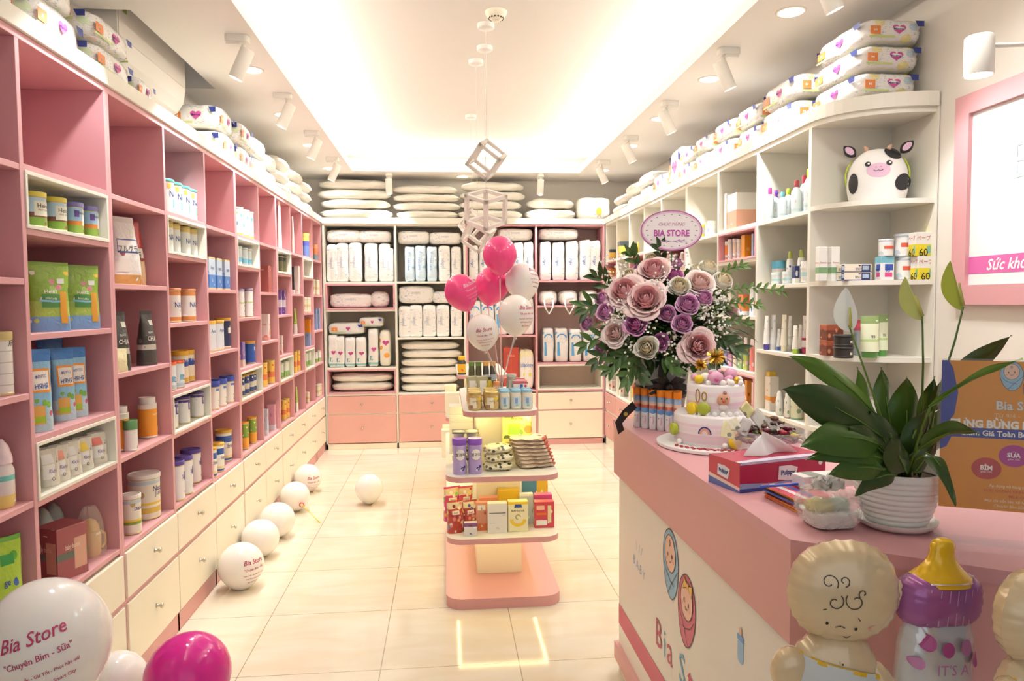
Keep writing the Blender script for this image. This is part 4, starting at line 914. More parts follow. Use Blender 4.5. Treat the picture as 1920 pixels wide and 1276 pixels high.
# ================================================================== goods on the right wall
def clearbot(nm, capc, w=.028, h=.15, pump=False, tint='#E6F1F4'):
    prof = [(0, 0), (w*.9, 0), (w, .006), (w, h*.66), (w*.5, h*.78), (w*.38, h*.80)]
    cp = [(w*.42, h*.80), (w*.46, h*.84), (w*.46, h*.97), (w*.40, h), (0, h)] if not pump else [(w*.42, h*.80), (w*.46, h*.86), (w*.2, h*.88), (w*.2, h*.95), (w*.5, h*.95), (w*.5, h), (0, h)]
    return mk_bottle('micellar_bottle', prof, print_mat('clear_label', tint, ((.12, .2, '#CFE6EC'),), ('#9CC9DA', '#FFFFFF', '#D8C6DA'), 60, .16, rough=.15, window=(.1, .6)), (cp, M(capc, .35)), r=w, patch=(('#F6FAFB', -.8, .8, h*.2, h*.5),))
for i, (nmc, c, u, w_, h_, pump) in enumerate((('lime', '#C6D93A', 1516, 18, 82, 0), ('red', '#C94A5A', 1507, 18, 76, 0), ('dark red', '#A8434A', 1493, 19, 66, 0), ('lime', '#B9D94A', 1478, 18, 58, 0), ('cyan', '#7FD0DC', 1467, 17, 50, 0), ('blue pump', '#5A5ABF', 1454, 15, 56, 1), ('magenta', '#D84AA0', 1443, 15, 64, 0), ('purple', '#9A4AA8', 1433, 13, 58, 0))):
    row('R', 0, 0, 'mb%d' % i, clearbot('b', c, pump=bool(pump)), (.056, .15), f'clear water bottle with {nmc} {"top" if pump else "cap"}', 'bottle', [u], w_, h_, .02+(i % 2)*.05, n=8, k0=i, group='clear bottles on the top shelf beside the corner shelves')
creamb = mk_can('cream_tub', .03, .05, print_mat('tub_aqua', '#EEF4F3', ((.0, .14, '#BFE0E4'), (.4, .6, '#A9DCE0')), ('#FFFFFF',), 60, .1), '#E4F0F0', lidh=.012, rim='#EEF4F3')
bcap = mk_can('lotion_bottle', .032, .10, print_mat('lotion_w', '#F4F6F4', ((.0, .1, '#9CC9E0'),), ('#2A3A8A', '#DDE6EA'), 60, .08), '#66BBDD', lidh=.032, text='baby', tcol='#2A3A8A', tz=.42, tsize=.012, rim='#F4F6F4')
row('R', 0, 1, 'bcap', bcap, (.064, .10), 'white bottle with sky blue cap', 'lotion bottle', [1457, 1440], 17, 46, .07, n=2)
row('R', 0, 1, 'creamb', creamb, (.06, .05), 'small aqua and white cream jar', 'cream jar', [1476, 1455], 18, 24, .005)
clb = mk_bottle('care_bottle', [(0, 0), (.018, 0), (.02, .004), (.02, .10), (.016, .112)], print_mat('care_w', '#F6F5F0', (), ('#3A3A8A', '#E8A0B0'), 70, .06), ([(.012, .112), (.012, .128), (.009, .145), (0, .146)], M('#CFD96A', .3, alpha=.7)), text='kids', tcol='#3A2A7A', tz=.07, tsize=.014, r=.02)
row('R', 0, 1, 'clb', clb, (.04, .146), 'white bottle with lime transparent top', 'bottle', [1502, 1481], 14, 66, .05, n=2)
nvb = mk_box('toiletry_box', .05, .04, .06, print_mat('box_navyw', '#2E3A6A', ((.0, .3, '#F4F1EC'),), ('#FFFFFF',), 40, .08), flap=False)
row('R', 0, 1, 'nvb', nvb, (.05, .06), 'navy and white small box', 'product box', [1492], 12, 34, .01)
wst = mk_can('deodorant_stick', .02, .09, print_mat('stick_w', '#F5F2EE', ((.45, .75, '#BFE6E4'),), (), 30), '#F5F2EE', lidh=.03, rim='#F5F2EE')
row('R', 0, 1, 'wst', wst, (.04, .09), 'white stick with aqua label', 'toiletry stick', [1508], 13, 42, .0)
bw_ = mk_tube('cream_tube', .022, .13, print_mat('tube_w', '#F6F4F0', (), ('#7A9AD0', '#E8E4E0'), 50, .06), M('#4A3F9A', .35), .022, text='MUSTELA', tcol='#4A5AA8', tz=.5, tsize=.008)
for i, (dsc, body, cap, u, w_, h_, off) in enumerate((
    ('orange and yellow', '#F0A03A', '#B9D94A', 1518, 12, 62, .02), ('white and wine-red', '#F4ECEA', '#B8365A', 1508, 13, 74, .06), ('white and brown', '#F1EBE4', '#3A3A3A', 1500, 10, 56, .05), ('white and lime', '#F6F4EE', '#A6CF3A', 1491, 14, 55, .01), ('white and grey', '#EFEDE8', '#D9D4CC', 1481, 12, 68, .09), ('cream', '#F3EEDD', '#EDE6CC', 1470, 16, 72, .02), ('white and blue', '#F4F6F8', '#4A66B8', 1460, 10, 42, .05), ('white', '#F4F6F8', '#EFF1F3', 1450, 16, 68, .03), ('white and violet', '#F6F4F2', '#4A3F9A', 1437, 14, 66, .0))):
    mk = mk_tube('cream_tube', .022, .13, print_mat('tube_'+dsc, body, ((.22, .30, cap),) if i % 3 == 1 else (), ('#C9D6E6', '#E6B9C4', '#FFFFFF'), 50, .12), M(cap, .35), .022, text=('Bio', 'sun', 'kids', 'Aloe', 'care', 'baby', 'A', 'lotion', 'Mus')[i], tcol='#5A6AA8', tz=.55, tsize=.010)
    row('R', 0, 2, 'tb%d' % i, mk, (.05, .13), f'{dsc} cream tube', 'cream tube', [u], w_, h_, off, n=9, k0=i, group='tubes and bottles on the third shelf beside the corner shelves')
for i, (nm, kind, c, u, w_, h_, off) in enumerate((('pink and white', 'b', '#E89AB0', 1517, 14, 60, .03), ('pale green shampoo', 'b', '#DDE0C0', 1494, 25, 70, .02), ('white and brown-capped', 'b', '#E6E2D8', 1476, 12, 52, .0), ('white supplement', 'b', '#F2F2EE', 1461, 13, 48, .0), ('white and orange', 'x', '#F4EDE2', 1447, 22, 66, .03), ('yellow', 'x', '#E8C04A', 1432, 15, 72, .05))):
    if kind == 'b': mk = mk_bottle('shampoo_bottle', [(0, 0), (.028, 0), (.031, .01), (.031, .095), (.02, .115)], print_mat('sh_'+nm, c, ((.0, .06, '#8FB08A' if i == 1 else '#8A6A5A' if i == 2 else c),), ('#FFFFFF', '#7FA07A'), 40, .1), ([(.022, .115), (.022, .125), (.012, .14), (0, .141)], M('#F0EDE6', .35)), text='baby', tcol='#6A8A6A', tz=.05, tsize=.012, r=.031); nom = (.062, .141); cat = 'bottle'
    else: mk = mk_box('product_box', .06, .05, .14, print_mat('bx_'+nm, c, ((.30, .42, '#E8A04A'),), ('#FFFFFF', '#E8964A'), 30, .16), text='sun', tcol='#E8863A', tz=.6, tsize=.014, flap=False); nom = (.06, .14); cat = 'product box'
    row('R', 0, 3, 'sh%d' % i, mk, nom, f'{nm} {cat}', cat, [u], w_, h_, off, n=6, k0=i, group='mixed bottles and boxes on the fourth shelf beside the corner shelves')
# second column
pb = mk_box('carton', .20, .22, .16, print_mat('peach_carton', '#F1EDE6', ((.0, .52, '#DFA890'),), ('#E6DED4',), 20, .06), text='mama', tcol='#FBF3EA', tz=.15, tsize=.016)
row('R', 1, 0, 'pb', pb, (.20, .16), 'white and peach carton with a handle', 'carton', [1397], 48, 66, .03)
tw = mk_box('tall_box', .05, .05, .19, M('#F6F4EE', .4), flap=False)
row('R', 1, 0, 'tw', tw, (.05, .19), 'tall narrow white box', 'product box', [1364], 9, 70, .02)
for i, (nm, kind, c, u, w_, h_) in enumerate((('pale blue', 'x', '#9FB6DC', 1414, 8, 44), ('orange', 'x', '#E9A02E', 1401, 18, 44), ('white', 'c', '#F0ECE6', 1387, 11, 38), ('pale peach', 'c', '#F0D9C8', 1379, 11, 40), ('white', 'c', '#F2F2F0', 1370, 11, 40), ('orange', 'c', '#E88A4A', 1359, 14, 36))):
    mk = mk_box('product_box', .05, .05, .12, print_mat('rb_'+c, c, (), ('#FFFFFF', '#F6C86A'), 30, .1), flap=False) if kind == 'x' else mk_can('lotion_bottle', .022, .12, print_mat('rc_'+c, c, ((.2, .34, '#FFFFFF'),), ('#8FB0D0', '#FFFFFF'), 40, .15), '#F4F2EE', lidh=.02, rim='#E8E4DC')
    row('R', 1, 1, 'rb%d' % i, mk, (.05 if kind == 'x' else .044, .12), f'{nm} {"box" if kind == "x" else "bottle"}', 'product box' if kind == 'x' else 'bottle', [u], w_, h_, .03, n=6, k0=i, group='boxes and bottles in the pink inset box near the corner')
for i, (c, nm, u, w_, h_) in enumerate((('#E8EDF2', 'white and blue', 1414, 16, 56), ('#E88A4A', 'orange', 1396, 22, 40), ('#F0E9E0', 'white', 1372, 16, 50))):
    row('R', 1, 2, 'rd%d' % i, mk_box('product_box', .08, .06, .14, print_mat('rd_'+c, c, ((.0, .2, '#FFFFFF'),), ('#FFFFFF', '#5A7AC0', '#E8863A'), 24, .2), flap=False), (.08, .14), f'{nm} box behind the bouquet', 'product box', [u], w_, h_, .03, n=3, k0=i)
for i, (c, nm, u) in enumerate((('#E58A86', 'coral', 1410), ('#B9C86A', 'lime', 1398), ('#9CC28A', 'green', 1388), ('#E8E0D0', 'cream', 1379), ('#DDA0CC', 'pink', 1369), ('#8FA0E0', 'blue', 1359))):
    mk = mk_pouch('bath_pouch', .06, .035, .15, print_mat('bp_'+c, c, ((.8, 1, '#F2E6EC'),), ('#FFFFFF', '#F6D9E0'), 40, .2, rough=.2, bump=.3), M('#F2EEF0', .2))
    row('R', 1, 3, 'bpc%d' % i, mk, (.06, .15), f'{nm} bath tube', 'bath tube', [u], 13, 60, .02, n=6, k0=i, group='coloured tubes above the cake')
for i, (c, nm, u, w_) in enumerate((('#F6F2EA', 'white', 1414, 8), ('#E8A24A', 'orange', 1403, 11), ('#D98A4A', 'brown-orange', 1385, 12))):
    row('R', 1, 4, 're%d' % i, mk_box('product_box', .05, .05, .12, print_mat('re_'+c, c, (), ('#FFFFFF', '#B85A3A'), 30, .12), flap=False), (.05, .12), f'{nm} box', 'product box', [u], w_, 44, .03, n=3, k0=i)
# third to eighth column: what shows above and around the bouquet
wj = mk_can('vitamin_jar', .04, .10, print_mat('vit_jar', '#F4F2EC', ((.3, .6, '#DDE6F0'),), ('#2A3A7A', '#E6D24A'), 40, .12), '#F4F2EC', lidh=.02, text='D3', tcol='#2A3A7A', tz=.4, tsize=.03, rim='#F4F2EC')
row('R', 2, 0, 'wj', wj, (.08, .10), 'white vitamin jar with blue label', 'vitamin jar', [1334], 15, 28, .02)
yj = mk_can('vitamin_jar', .04, .10, print_mat('vit_jar_y', '#F1EEE0', ((.1, .5, '#E6D24A'),), ('#FFFFFF',), 40, .12), '#E8D048', lidh=.02, rim='#F4F2EC')
row('R', 2, 0, 'yj', yj, (.08, .10), 'white vitamin jar with yellow lid', 'vitamin jar', [1314], 14, 28, .05)
sb = mk_box('slim_box', .05, .05, .17, print_mat('slim_blue', '#C9DCE8', (), ('#6A94B8', '#FFFFFF'), 30, .2), flap=False)
row('R', 2, 1, 'sb', sb, (.05, .17), 'slim pale blue box', 'product box', [1340], 8, 46, .02)
for i, (c, nm, u) in enumerate((('#F2EFE8', 'white', 1279), ('#8A8A92', 'grey', 1268), ('#B85A5A', 'red', 1259), ('#F0DCC8', 'pale', 1249))):
    row('R', 3, 1, 'rf%d' % i, mk_bottle('lotion_bottle', [(0, 0), (.02, 0), (.02, .08), (.014, .09)], print_mat('rf_'+c, c, ((.2, .5, '#E8A08A'),), ('#FFFFFF',), 40, .1), ([(.014, .09), (.014, .11), (0, .111)], M('#F4F2EC', .4)), r=.02), (.04, .11), f'{nm} bottle', 'bottle', [u], 10, 28, .03, n=4, k0=i)
yt = mk_tube('cream_tube', .02, .12, M('#E8C83A', .35), M('#C98A3A', .35)); row('R', 5, 0, 'yt', yt, (.05, .12), 'yellow tube', 'cream tube', [1196], 7, 22, .02)
row('R', 5, 1, 'rb1x', mk_box('product_box', .1, .08, .09, print_mat('og', '#E08A3A', (), ('#F6E0A0',), 30, .2), flap=False), (.1, .09), 'orange box', 'product box', [1200], 14, 16, .03)
gd = mk_box('gift_set', .22, .2, .15, print_mat('gold_dark', '#E0B04A', ((.0, .3, '#B98A6A'), (.72, 1, '#3A4448')), ('#F6E6A0', '#8A5A2A'), 20, .2), flap=False)
row('R', 6, 0, 'gd', gd, (.22, .15), 'gold and dark gift set', 'gift set', [1167], 18, 30, .0)
row('R', 7, 0, 'gd', gd, (.22, .15), 'gold gift set by the back wall', 'gift set', [1148], 12, 20, .02)
row('R', 7, 1, 'gy', mk_box('product_box', .15, .1, .1, print_mat('gy', '#E9A83A', ((.0, .3, '#F2EAD0'),), ('#F6E0A0', '#D98A2A'), 24, .2), flap=False), (.15, .1), 'yellow and white box', 'product box', [1146], 13, 17, .02)
for i, (c, nm, u, w_, h_) in enumerate((('#E8D84A', 'yellow', 1177, 7, 26), ('#D9604A', 'red and yellow', 1170, 9, 30), ('#F2EEE4', 'white', 1161, 8, 26), ('#E6D0CC', 'pink and white', 1150, 9, 20), ('#F2EEE4', 'white', 1141, 6, 20))):
    ci = 5 if u > 1168 else (6 if u > 1156 else 7)
    row('R', ci, 4 if ci != 7 and ci != 5 else 5, 'rg%d' % i, mk_box('product_box', .08, .07, .14, print_mat('rg_'+str(i), c, ((.0, .3, '#F2EEE4'),), ('#FFFFFF', '#D9604A'), 24, .15), flap=False), (.08, .14), f'{nm} box beyond the counter', 'product box', [u], w_, h_, .02)

# ------------------------------------------------------------------ corner shelves
yk = 3.17
def mk_cow():
    t = empty('cow_backpack')
    W = M('#FBFAF7', .5, name='plush_white'); K = M('#2B2B2E', .55, name='plush_black'); PKm = M('#EBC4DE', .5); PE = M('#D98FB0', .5); TAN = M('#E0B49A', .55); LIME = M('#C3D94A', .5)
    def S(u, v, k=1):
        t_ = 2*PI*u; z = v; r = math.sin(PI*min(1, max(0, .04+.94*v)))**.42 if v > 0 else .25
        r = max(0, 1-((v-.3)/.7)**2.5)**.5 if v > .3 else 1-(.3-v)**2*1.1
        r = max(0.0, r)
        return (.085*k*r*math.copysign(abs(math.cos(t_))**.8, math.cos(t_)), .118*k*r*math.copysign(abs(math.sin(t_))**.85, math.sin(t_)), .004+.232*z)
    m = MB(); m.grid(lambda u, v: S(u, v), 36, 24, W, closeu=True); vs = [S(i/36, 0) for i in range(36)]; m.add(vs, [tuple(range(36))[::-1]], W); m.build('body', t)
    def front(y, z, k=.0015):
        v = max(0, min(1, (z-.004)/.232)); r = max(0, 1-((v-.3)/.7)**2.5)**.5 if v > .3 else 1-(.3-v)**2*1.1
        yy = max(-.999, min(.999, y/(.118*r+1e-6))); c_ = (1-abs(yy)**(2/.85))**(.8/2) if abs(yy) < 1 else 0
        return (.085*r*c_+k, y, z)
    def disc(m, cy, cz, a, b_, mat, k=.0015, n=14, rot=0):
        m.grid(lambda u, v: front(cy+(a*v*math.cos(2*PI*u)*math.cos(rot)-b_*v*math.sin(2*PI*u)*math.sin(rot)), cz+(a*v*math.cos(2*PI*u)*math.sin(rot)+b_*v*math.sin(2*PI*u)*math.cos(rot)), k), 24, 5, mat, closeu=True)
    m = MB(); disc(m, 0, .130, .045, .031, PKm)
    disc(m, -.009, .142, .004, .003, PE, .003); disc(m, .009, .142, .004, .003, PE, .003)
    m.tube([front(-.018, .131, .003), front(-.012, .126, .003), front(-.004, .126, .003), front(0, .131, .003), front(.004, .126, .003), front(.012, .126, .003), front(.018, .131, .003)], .0012, K, 5); m.build('muzzle', t)
    for s in (-1, 1):
        m = MB(); disc(m, s*.04, .158, .0115, .0115, K, .0025); disc(m, s*.04+.003, .160, .0045, .0045, W, .004); m.build('eye', t)
        m = MB(); disc(m, s*.094, .075 if s > 0 else .08, .030 if s > 0 else .018, .038 if s > 0 else .045, K, .002, rot=-.5*s if s > 0 else 0); m.build('black_patch', t)
        m = MB(); c0 = Vector((.0, s*.092, .215)); 
        T = Matrix.Translation(c0) @ Matrix.Rotation(-s*.75, 4, 'X')
        m.grid(lambda u, v: (.011*math.cos(2*PI*u)*math.sin(PI*v)**.7, .026*math.sin(2*PI*u)*math.sin(PI*v)**.8*(1-.25*v), .070*v-.01), 18, 12, K, closeu=True, T=T)
        m.grid(lambda u, v: (.0125+.0005, .013*math.sin(2*PI*u)*v, .025+.022*v*math.cos(2*PI*u)), 18, 3, PKm, closeu=True, T=T); m.build('ear', t)
        m = MB(); m.tube([(0, s*.04, .222), (0, s*.045, .240), (0, s*.052, .25)], [.011, .009, .003], TAN, 10); m.build('horn', t)
    m = MB(); m.grid(lambda u, v: front(.055+.030*v*math.cos(2*PI*u)*(1.1), .205+.028*v*math.sin(2*PI*u)-.012*v*math.cos(2*PI*u), .002), 24, 5, K, closeu=True); m.build('black_patch', t)
    m = MB(); m.tube([(-.02, .121*math.sin(a)*1.02, .12-.115*math.cos(a)) for a in [-.0-2.2+4.4*i/24 for i in range(25)]], .004, LIME, 6); m.build('lime_piping', t)
    m = MB(); m.box((-.11, -.09, .01), (-.07, .09, .19), K, .02); m.build('back_strap', t)
    return t
spot('cow', mk_cow, (.236, .245), 'round white and black cow-shaped child backpack on the top corner shelf', 'backpack', 1640, 108, 108, yk, 2.027, rz=-2.08)
z1 = 1.6665
mq = mk_box('mosquito_spray_box', .035, .03, .14, print_mat('white_green_box', '#F6F5F0', ((.22, .40, '#7FA87A'),), ('#C0483A', '#FFFFFF'), 60, .03), text='Remos', tcol='#B8402E', tz=.54, tsize=.009)
for i, u in enumerate((1539, 1562)): spot('mq', mq, (.035, .14, .03), f'white and green spray box on corner shelf, {("left", "right")[i]} of two', 'product box', u, 17, 66, 3.22, z1, group='white and green spray boxes')
fb = mk_box('flat_box', .13, .07, .03, print_mat('navy_wave_box', '#F1E6D2', ((.0, .1, '#26366E'),), ('#E8A84A', '#26366E', '#FFFFFF'), 24, .3), text='BISO', tcol='#26366E', tz=.4, tsize=.014, patch=(('#26366E', .62, .95, .1, .95), ('#CFE0F0', .66, .9, .3, .8)), flap=False)
for i in range(2): spot('fb', fb, (.13, .03, .07), f'flat navy and cream box, {("lower", "upper")[i]} of the stacked pair on corner shelf', 'product box', 1600, 55, 15.5, 3.16, z1+i*.0372)
ppj = mk_can('repellent_canister', .034, .085, print_mat('canister_white', '#F2F0EC', ((.9, 1, '#D9DEE6'),), ('#C9D4E0',), 30, .08), '#DDE4EC', lidh=.008, text='', patch=(('#D9604A', -.8, .8, .42, .60),), rim='#E6E8EA')
blb = mk_box('blue_pink_box', .055, .04, .085, print_mat('bluepink', '#F4F4F6', ((.72, 1, '#7FC0D4'),), ('#FFFFFF',), 40, .06), text='90', tcol='#2A4FA8', tz=.42, tsize=.02, patch=(('#3A5AB0', .3, .9, .42, .68), ('#D24A8A', .3, .85, .14, .32)), flap=False)
ylw = mk_box('refill_box', .065, .045, .085, print_mat('yellow_refill', '#E8D52E', ((.50, 1, '#F3EFE8'),), (), 30), text='60', tcol='#1E1E1E', tz=.14, tsize=.038, text2='ペープ', t2col='#B83A3A', t2z=.76, t2size=.020, patch=(('#7FBFA8', .72, .95, .1, .42),), flap=False)
for k in range(2):
    zz = z1+k*.1055; nm = ('lower', 'upper')[k]
    spot('ylw', ylw, (.065, .085, .045), f'yellow and white repellent refill box marked 60, {nm} one', 'refill box', 1727-(5 if k else 0), 33, 46, 3.045, zz)
    spot('ppj', ppj, (.068, .085, .068), f'round white canister with red label, {nm} one beside yellow boxes', 'canister', 1695-(4 if k else 0), 33, 45, 3.12, zz)
spot('blb', blb, (.055, .085, .04), 'white, blue and pink box under a grey canister on corner shelf', 'product box', 1657, 28, 46, 3.13, z1)
spot('ppj', ppj, (.068, .085, .068), 'grey canister with red label on top of the blue and pink box', 'canister', 1659, 27, 34, 3.13, z1+.1085)
z2 = 1.3165
brb = mk_box('chocolate_box', .10, .08, .055, print_mat('brown_box', '#6E3424', ((.66, 1, '#9A4E34'),), ('#C98A6A', '#5A2E22'), 50, .4), flap=False)
for i, zz in enumerate((0, .0725)): spot('brb', brb, (.10, .055, .08), f'brown food box, {("lower", "upper")[i]} one on the corner shelf', 'food box', 1560, 34, 30, 3.22, z2+zz)
tb2 = mk_can('black_tub', .05, .05, print_mat('tub_black', '#2E2A28', (), ('#8A7A6A',), 40, .1), '#3A3634', lidh=.008, rim='#3A3634', lid_r=1.08, patch=(('#D9D4CA', .2, .5, .3, .5),))
for i, zz in enumerate((0, .0535)): spot('blk_tub', tb2, (.10, .05, .10), f'round black food tub, {("lower", "upper")[i]} of two on corner shelf', 'food tub', 1583, 36, 22.5, 3.07, z2+zz)
gt = mk_tube('aloe_tube', .034, .15, print_mat('aloe', '#E4E8C8', ((.28, .34, '#B6CF86'), (.78, 1, '#8FA86A')), ('#F6F8EA', '#A9C47A'), 40, .2), M('#5E9A4E', .35), .022, text='99', tcol='#3A4A2A', tz=.42, tsize=.018)
for i, u in enumerate((1632, 1655)): spot('gt', gt, (.08, .15, .068), f'pale green aloe tube with green cap, {("left", "right")[i]} of two', 'cream tube', u, (40, 26)[i], 82, (3.07, 3.14)[i], z2, group='aloe tubes')
spot('pku', mk_box('pink_box', .03, .03, .12, print_mat('pinkgrey', '#9AA0A8', ((.7, 1, '#D2506A'),), ('#FFFFFF',), 40, .1), flap=False), (.03, .12, .03), 'slim grey and pink box beside the aloe tubes', 'product box', 1610, 12, 70, 3.20, z2)
m = MB(); m.soft(.21, .16, .14, print_mat('clear_bag_mix', '#E9E6DF', (), ('#FFFFFF', '#D6D2C8', '#C9C8C4'), 22, .4, rough=.15, bump=.9), n=10, e=3.2, wr=.014, seed=4)
tag(m.build('plastic_bag', loc=(2.01, 3.21, .9675)), 'crumpled clear plastic bag of goods on the corner shelf behind the peace lily', 'plastic bag')

# ------------------------------------------------------------------ diaper packs on top of the shelving
TZ = 2.489
mp1 = mk_pack('diaper_pack', .40, .30, .16, MERR, deco_heart, seed=2)
mp2 = mk_pack('diaper_pack', .40, .30, .16, PACKW, deco_col('DIAPERS', '#9AA6BE', vertical=False), seed=5)
sack = mk_pack('white_sack', .46, .34, .13, PLAINW, None, seed=9, e=3.6, pinch=.55, wr=.007)
rnd = random.Random(5)
def tops(side, lst):
    n = len(lst)
    for i, (y, w_, lay, key, hh, dx_) in enumerate(lst):
        x = (-1.49-dx_) if side == 'L' else (1.945+dx_)
        nm = {'mp1': 'printed', 'mp2': 'plain white', 'sack': 'soft white'}[key]
        for k in range(lay):
            mk = {'mp1': mp1, 'mp2': mp2, 'sack': sack}[key]; no = {'mp1': .40, 'mp2': .40, 'sack': .46}[key]; nh = {'mp1': .16, 'mp2': .16, 'sack': .13}[key]
            wn = w_-.015; lv = 'lone' if lay == 1 else (('lower', 'upper')[k] if lay == 2 else ('bottom', 'middle', 'upper', 'top')[k])
            lab = f'{nm} diaper pack on {"left" if side == "L" else "right"} shelving top, {ORDX(i)}pile from camera, {lv} one'
            dd = .30/.34 if key == 'sack' else 1
            put(key+'t', mk, (x+rnd.uniform(-.012, .012), y+w_/2+rnd.uniform(-.004, .004), TZ+k*hh), 0 if side == 'L' else PI, lab, 'diaper pack', f'diaper packs on top of the {"left" if side == "L" else "right"} shelving', sc=(dd, wn/no*.98, hh/nh*.955))
def ORDX(i): return ('first ', 'second ', 'third ', 'fourth ', 'fifth ', 'sixth ', 'seventh ', 'eighth ', 'ninth ', 'tenth ', 'eleventh ', 'twelfth ', 'thirteenth ', 'fourteenth ')[i]
tops('L', [(2.10, .38, 2, 'mp1', .135, 0), (2.50, .38, 2, 'mp1', .135, 0), (2.90, .40, 2, 'mp1', .115, 0), (3.32, .24, 1, 'mp1', .11, 0),
           (4.52, .36, 2, 'mp1', .155, 0), (4.90, .36, 2, 'mp1', .155, 0), (5.28, .38, 2, 'mp2', .15, 0), (5.68, .36, 2, 'mp2', .13, 0), (6.06, .50, 3, 'sack', .11, 0), (6.58, .52, 3, 'sack', .105, 0), (7.12, .50, 3, 'sack', .10, 0)])
tops('R', [(3.07, .46, 3, 'mp1', .118, .06), (3.56, .44, 2, 'mp1', .135, .0), (4.02, .34, 2, 'mp1', .125, 0), (4.38, .34, 2, 'mp1', .125, 0), (4.74, .34, 2, 'mp1', .12, 0), (5.10, .33, 2, 'mp1', .12, 0),
           (5.76, .36, 1, 'mp1', .16, 0), (6.14, .44, 2, 'mp2', .12, 0), (6.60, .50, 2, 'sack', .12, 0), (7.12, .56, 2, 'sack', .10, 0)])
up = mk_pack('diaper_pack', .30, .24, .30, MERR, lambda q, w, d, h: deco_heart(q, w, d, h), seed=7)
put('upr', up, (1.94, 5.60, TZ), PI, 'upright diaper pack with a large pink heart on right shelving top', 'diaper pack')
# ================================================================== goods on the back wall
def upright(u, wpx_, top, bot, z, key, mk, nom, lab, y=7.93): return spot(key, mk, nom, lab, 'diaper pack', u, wpx_, (bot-top), y, z, group='diaper packs on the back wall', depth=.24)
vp1 = mk_pack('diaper_pack', .12, .24, .40, PACKW, deco_col('DIAPERS', '#A9AEBE'), seed=11, wr=.0045, e=10)
vp2 = mk_pack('diaper_pack', .12, .24, .40, BLUEP, deco_col('BABY DRY', '#7A9AC8'), seed=12, wr=.0045, e=10)
vp3 = mk_pack('diaper_pack', .12, .24, .40, PACKW, deco_col('PANTS', '#5A6AA8', (('#8FA0C0', -.3, -.05, -.15, .0),)), seed=13, wr=.0045, e=10)
vp4 = mk_pack('diaper_pack', .12, .24, .42, print_mat('pack_teal', '#F4F3EF', ((.06, .12, '#8FCBC8'),), ('#7FBEC0', '#E8D25A', '#D9A0C0', '#FFFFFF'), 22, .2, rough=.25, bump=.35, window=(.04, .5), fine='#C0C0CC'),
              lambda q, w, d, h: (q.flat(heart(0, 0, w*.5), M('#B8488A', .5), plane_fn((d/2*.985+.004, .01, h*.46), (0, 1, 0), (0, 0, 1), .001)), q.flat([(-w*.3, -h*.32), (-w*.02, -h*.32), (-w*.02, -h*.2), (-w*.3, -h*.2)], M('#4FA9AC', .5), plane_fn((d/2*.985+.004, 0, h/2), (0, 1, 0), (0, 0, 1), .001))), seed=14, wr=.0045, e=9)
vp5 = mk_pack('diaper_pack', .13, .24, .38, print_mat('pack_bluew', '#EFEDEA', (), ('#4F97D0', '#7FB6E0', '#F0C8B0'), 12, .25, rough=.25, bump=.35, fine='#B9C4D6'),
              lambda q, w, d, h: (q.stroke([(w*.34*math.cos(a), h*.22+w*.30*math.sin(a)) for a in [PI*i/10 for i in range(11)]], w*.1, M('#4A96D4', .5), plane_fn((d/2*.985+.004, 0, h/2), (0, 1, 0), (0, 0, 1), .001)), q.flat([(-w*.36, -h*.30), (-w*.12, -h*.30), (-w*.20, h*.10), (-w*.36, h*.10)], M('#5AA2DA', .5), plane_fn((d/2*.985+.004, 0, h/2), (0, 1, 0), (0, 0, 1), .001))), seed=15, wr=.0045, e=9)
hp = mk_pack('diaper_pack', .38, .26, .15, PACKW, deco_col('DIAPERS', '#A9AEBE', vertical=False), seed=16)
N3 = (.12, .40, .24); NH = (.38, .15, .26)
def names(n): return [('leftmost' if i == 0 else 'rightmost' if i == n-1 else ('second', 'third', 'fourth', 'fifth')[i-1]+' from left') for i in range(n)]
def rowup(lst, z, keymk, nom, desc):
    us = [q[0] for q in lst]; n = len(us)
    for i, ((u, w_, top, bot), nn) in enumerate(zip(lst, names(n))):
        l = (us[i-1]+u)/2 if i else u-w_/2; r = (us[i+1]+u)/2 if i < n-1 else u+w_/2
        if 0 < i < n-1: w_ = min(u-l, r-u)*2
        elif i == 0 and n > 1: w_ = min(w_, (r-u)*2)
        elif n > 1: w_ = min(w_, (u-l)*2)
        upright(u, w_*.955, top, bot, z, keymk[0], keymk[1], nom, f'{desc}, {nn}')
zt = 1.804
rowup([(623, 22, 458, 526), (646, 22, 455, 526), (670, 23, 454, 526), (699, 26, 455, 526), (724, 22, 456, 526)], zt, ('vp1', vp1), N3, 'upright white diaper pack, back wall first bay top shelf')
upright(642, 62, 433, 456, zt+.422, 'hp', hp, NH, 'white diaper pack lying on the uprights, back wall first bay, left')
upright(705, 60, 434, 456, zt+.422, 'hp', hp, NH, 'white diaper pack lying on the uprights, back wall first bay, right')
rowup([(770, 19, 462, 526), (790, 19, 460, 526), (811, 19, 462, 526)], zt, ('vp2', vp2), N3, 'upright pale blue diaper pack, back wall second bay')
rowup([(751, 16, 464, 526), (834, 22, 460, 526), (856, 19, 462, 526)], zt, ('vp1', vp1), N3, 'upright white diaper pack, back wall second bay top shelf')
upright(775, 58, 437, 461, zt+.406, 'hp', hp, NH, 'white diaper pack lying on the blue packs, left one')
upright(836, 58, 439, 461, zt+.406, 'hp', hp, NH, 'white diaper pack lying on the blue packs, right one')
zp = 1.526
upright(653, 76, 551, 577, zp, 'hp', hp, NH, 'white diaper pack in the upper pink inset box, long one')
rp = mk_pack('round_pack', .20, .24, .17, PACKW, deco_col('M', '#A9AEBE', vertical=False), seed=18, e=2.6)
spot('rp', rp, (.20, .17, .24), 'rounded white pack in the upper pink inset box, right one', 'diaper pack', 713, 36, 30, 7.93, zp, depth=.24)
zs = .886
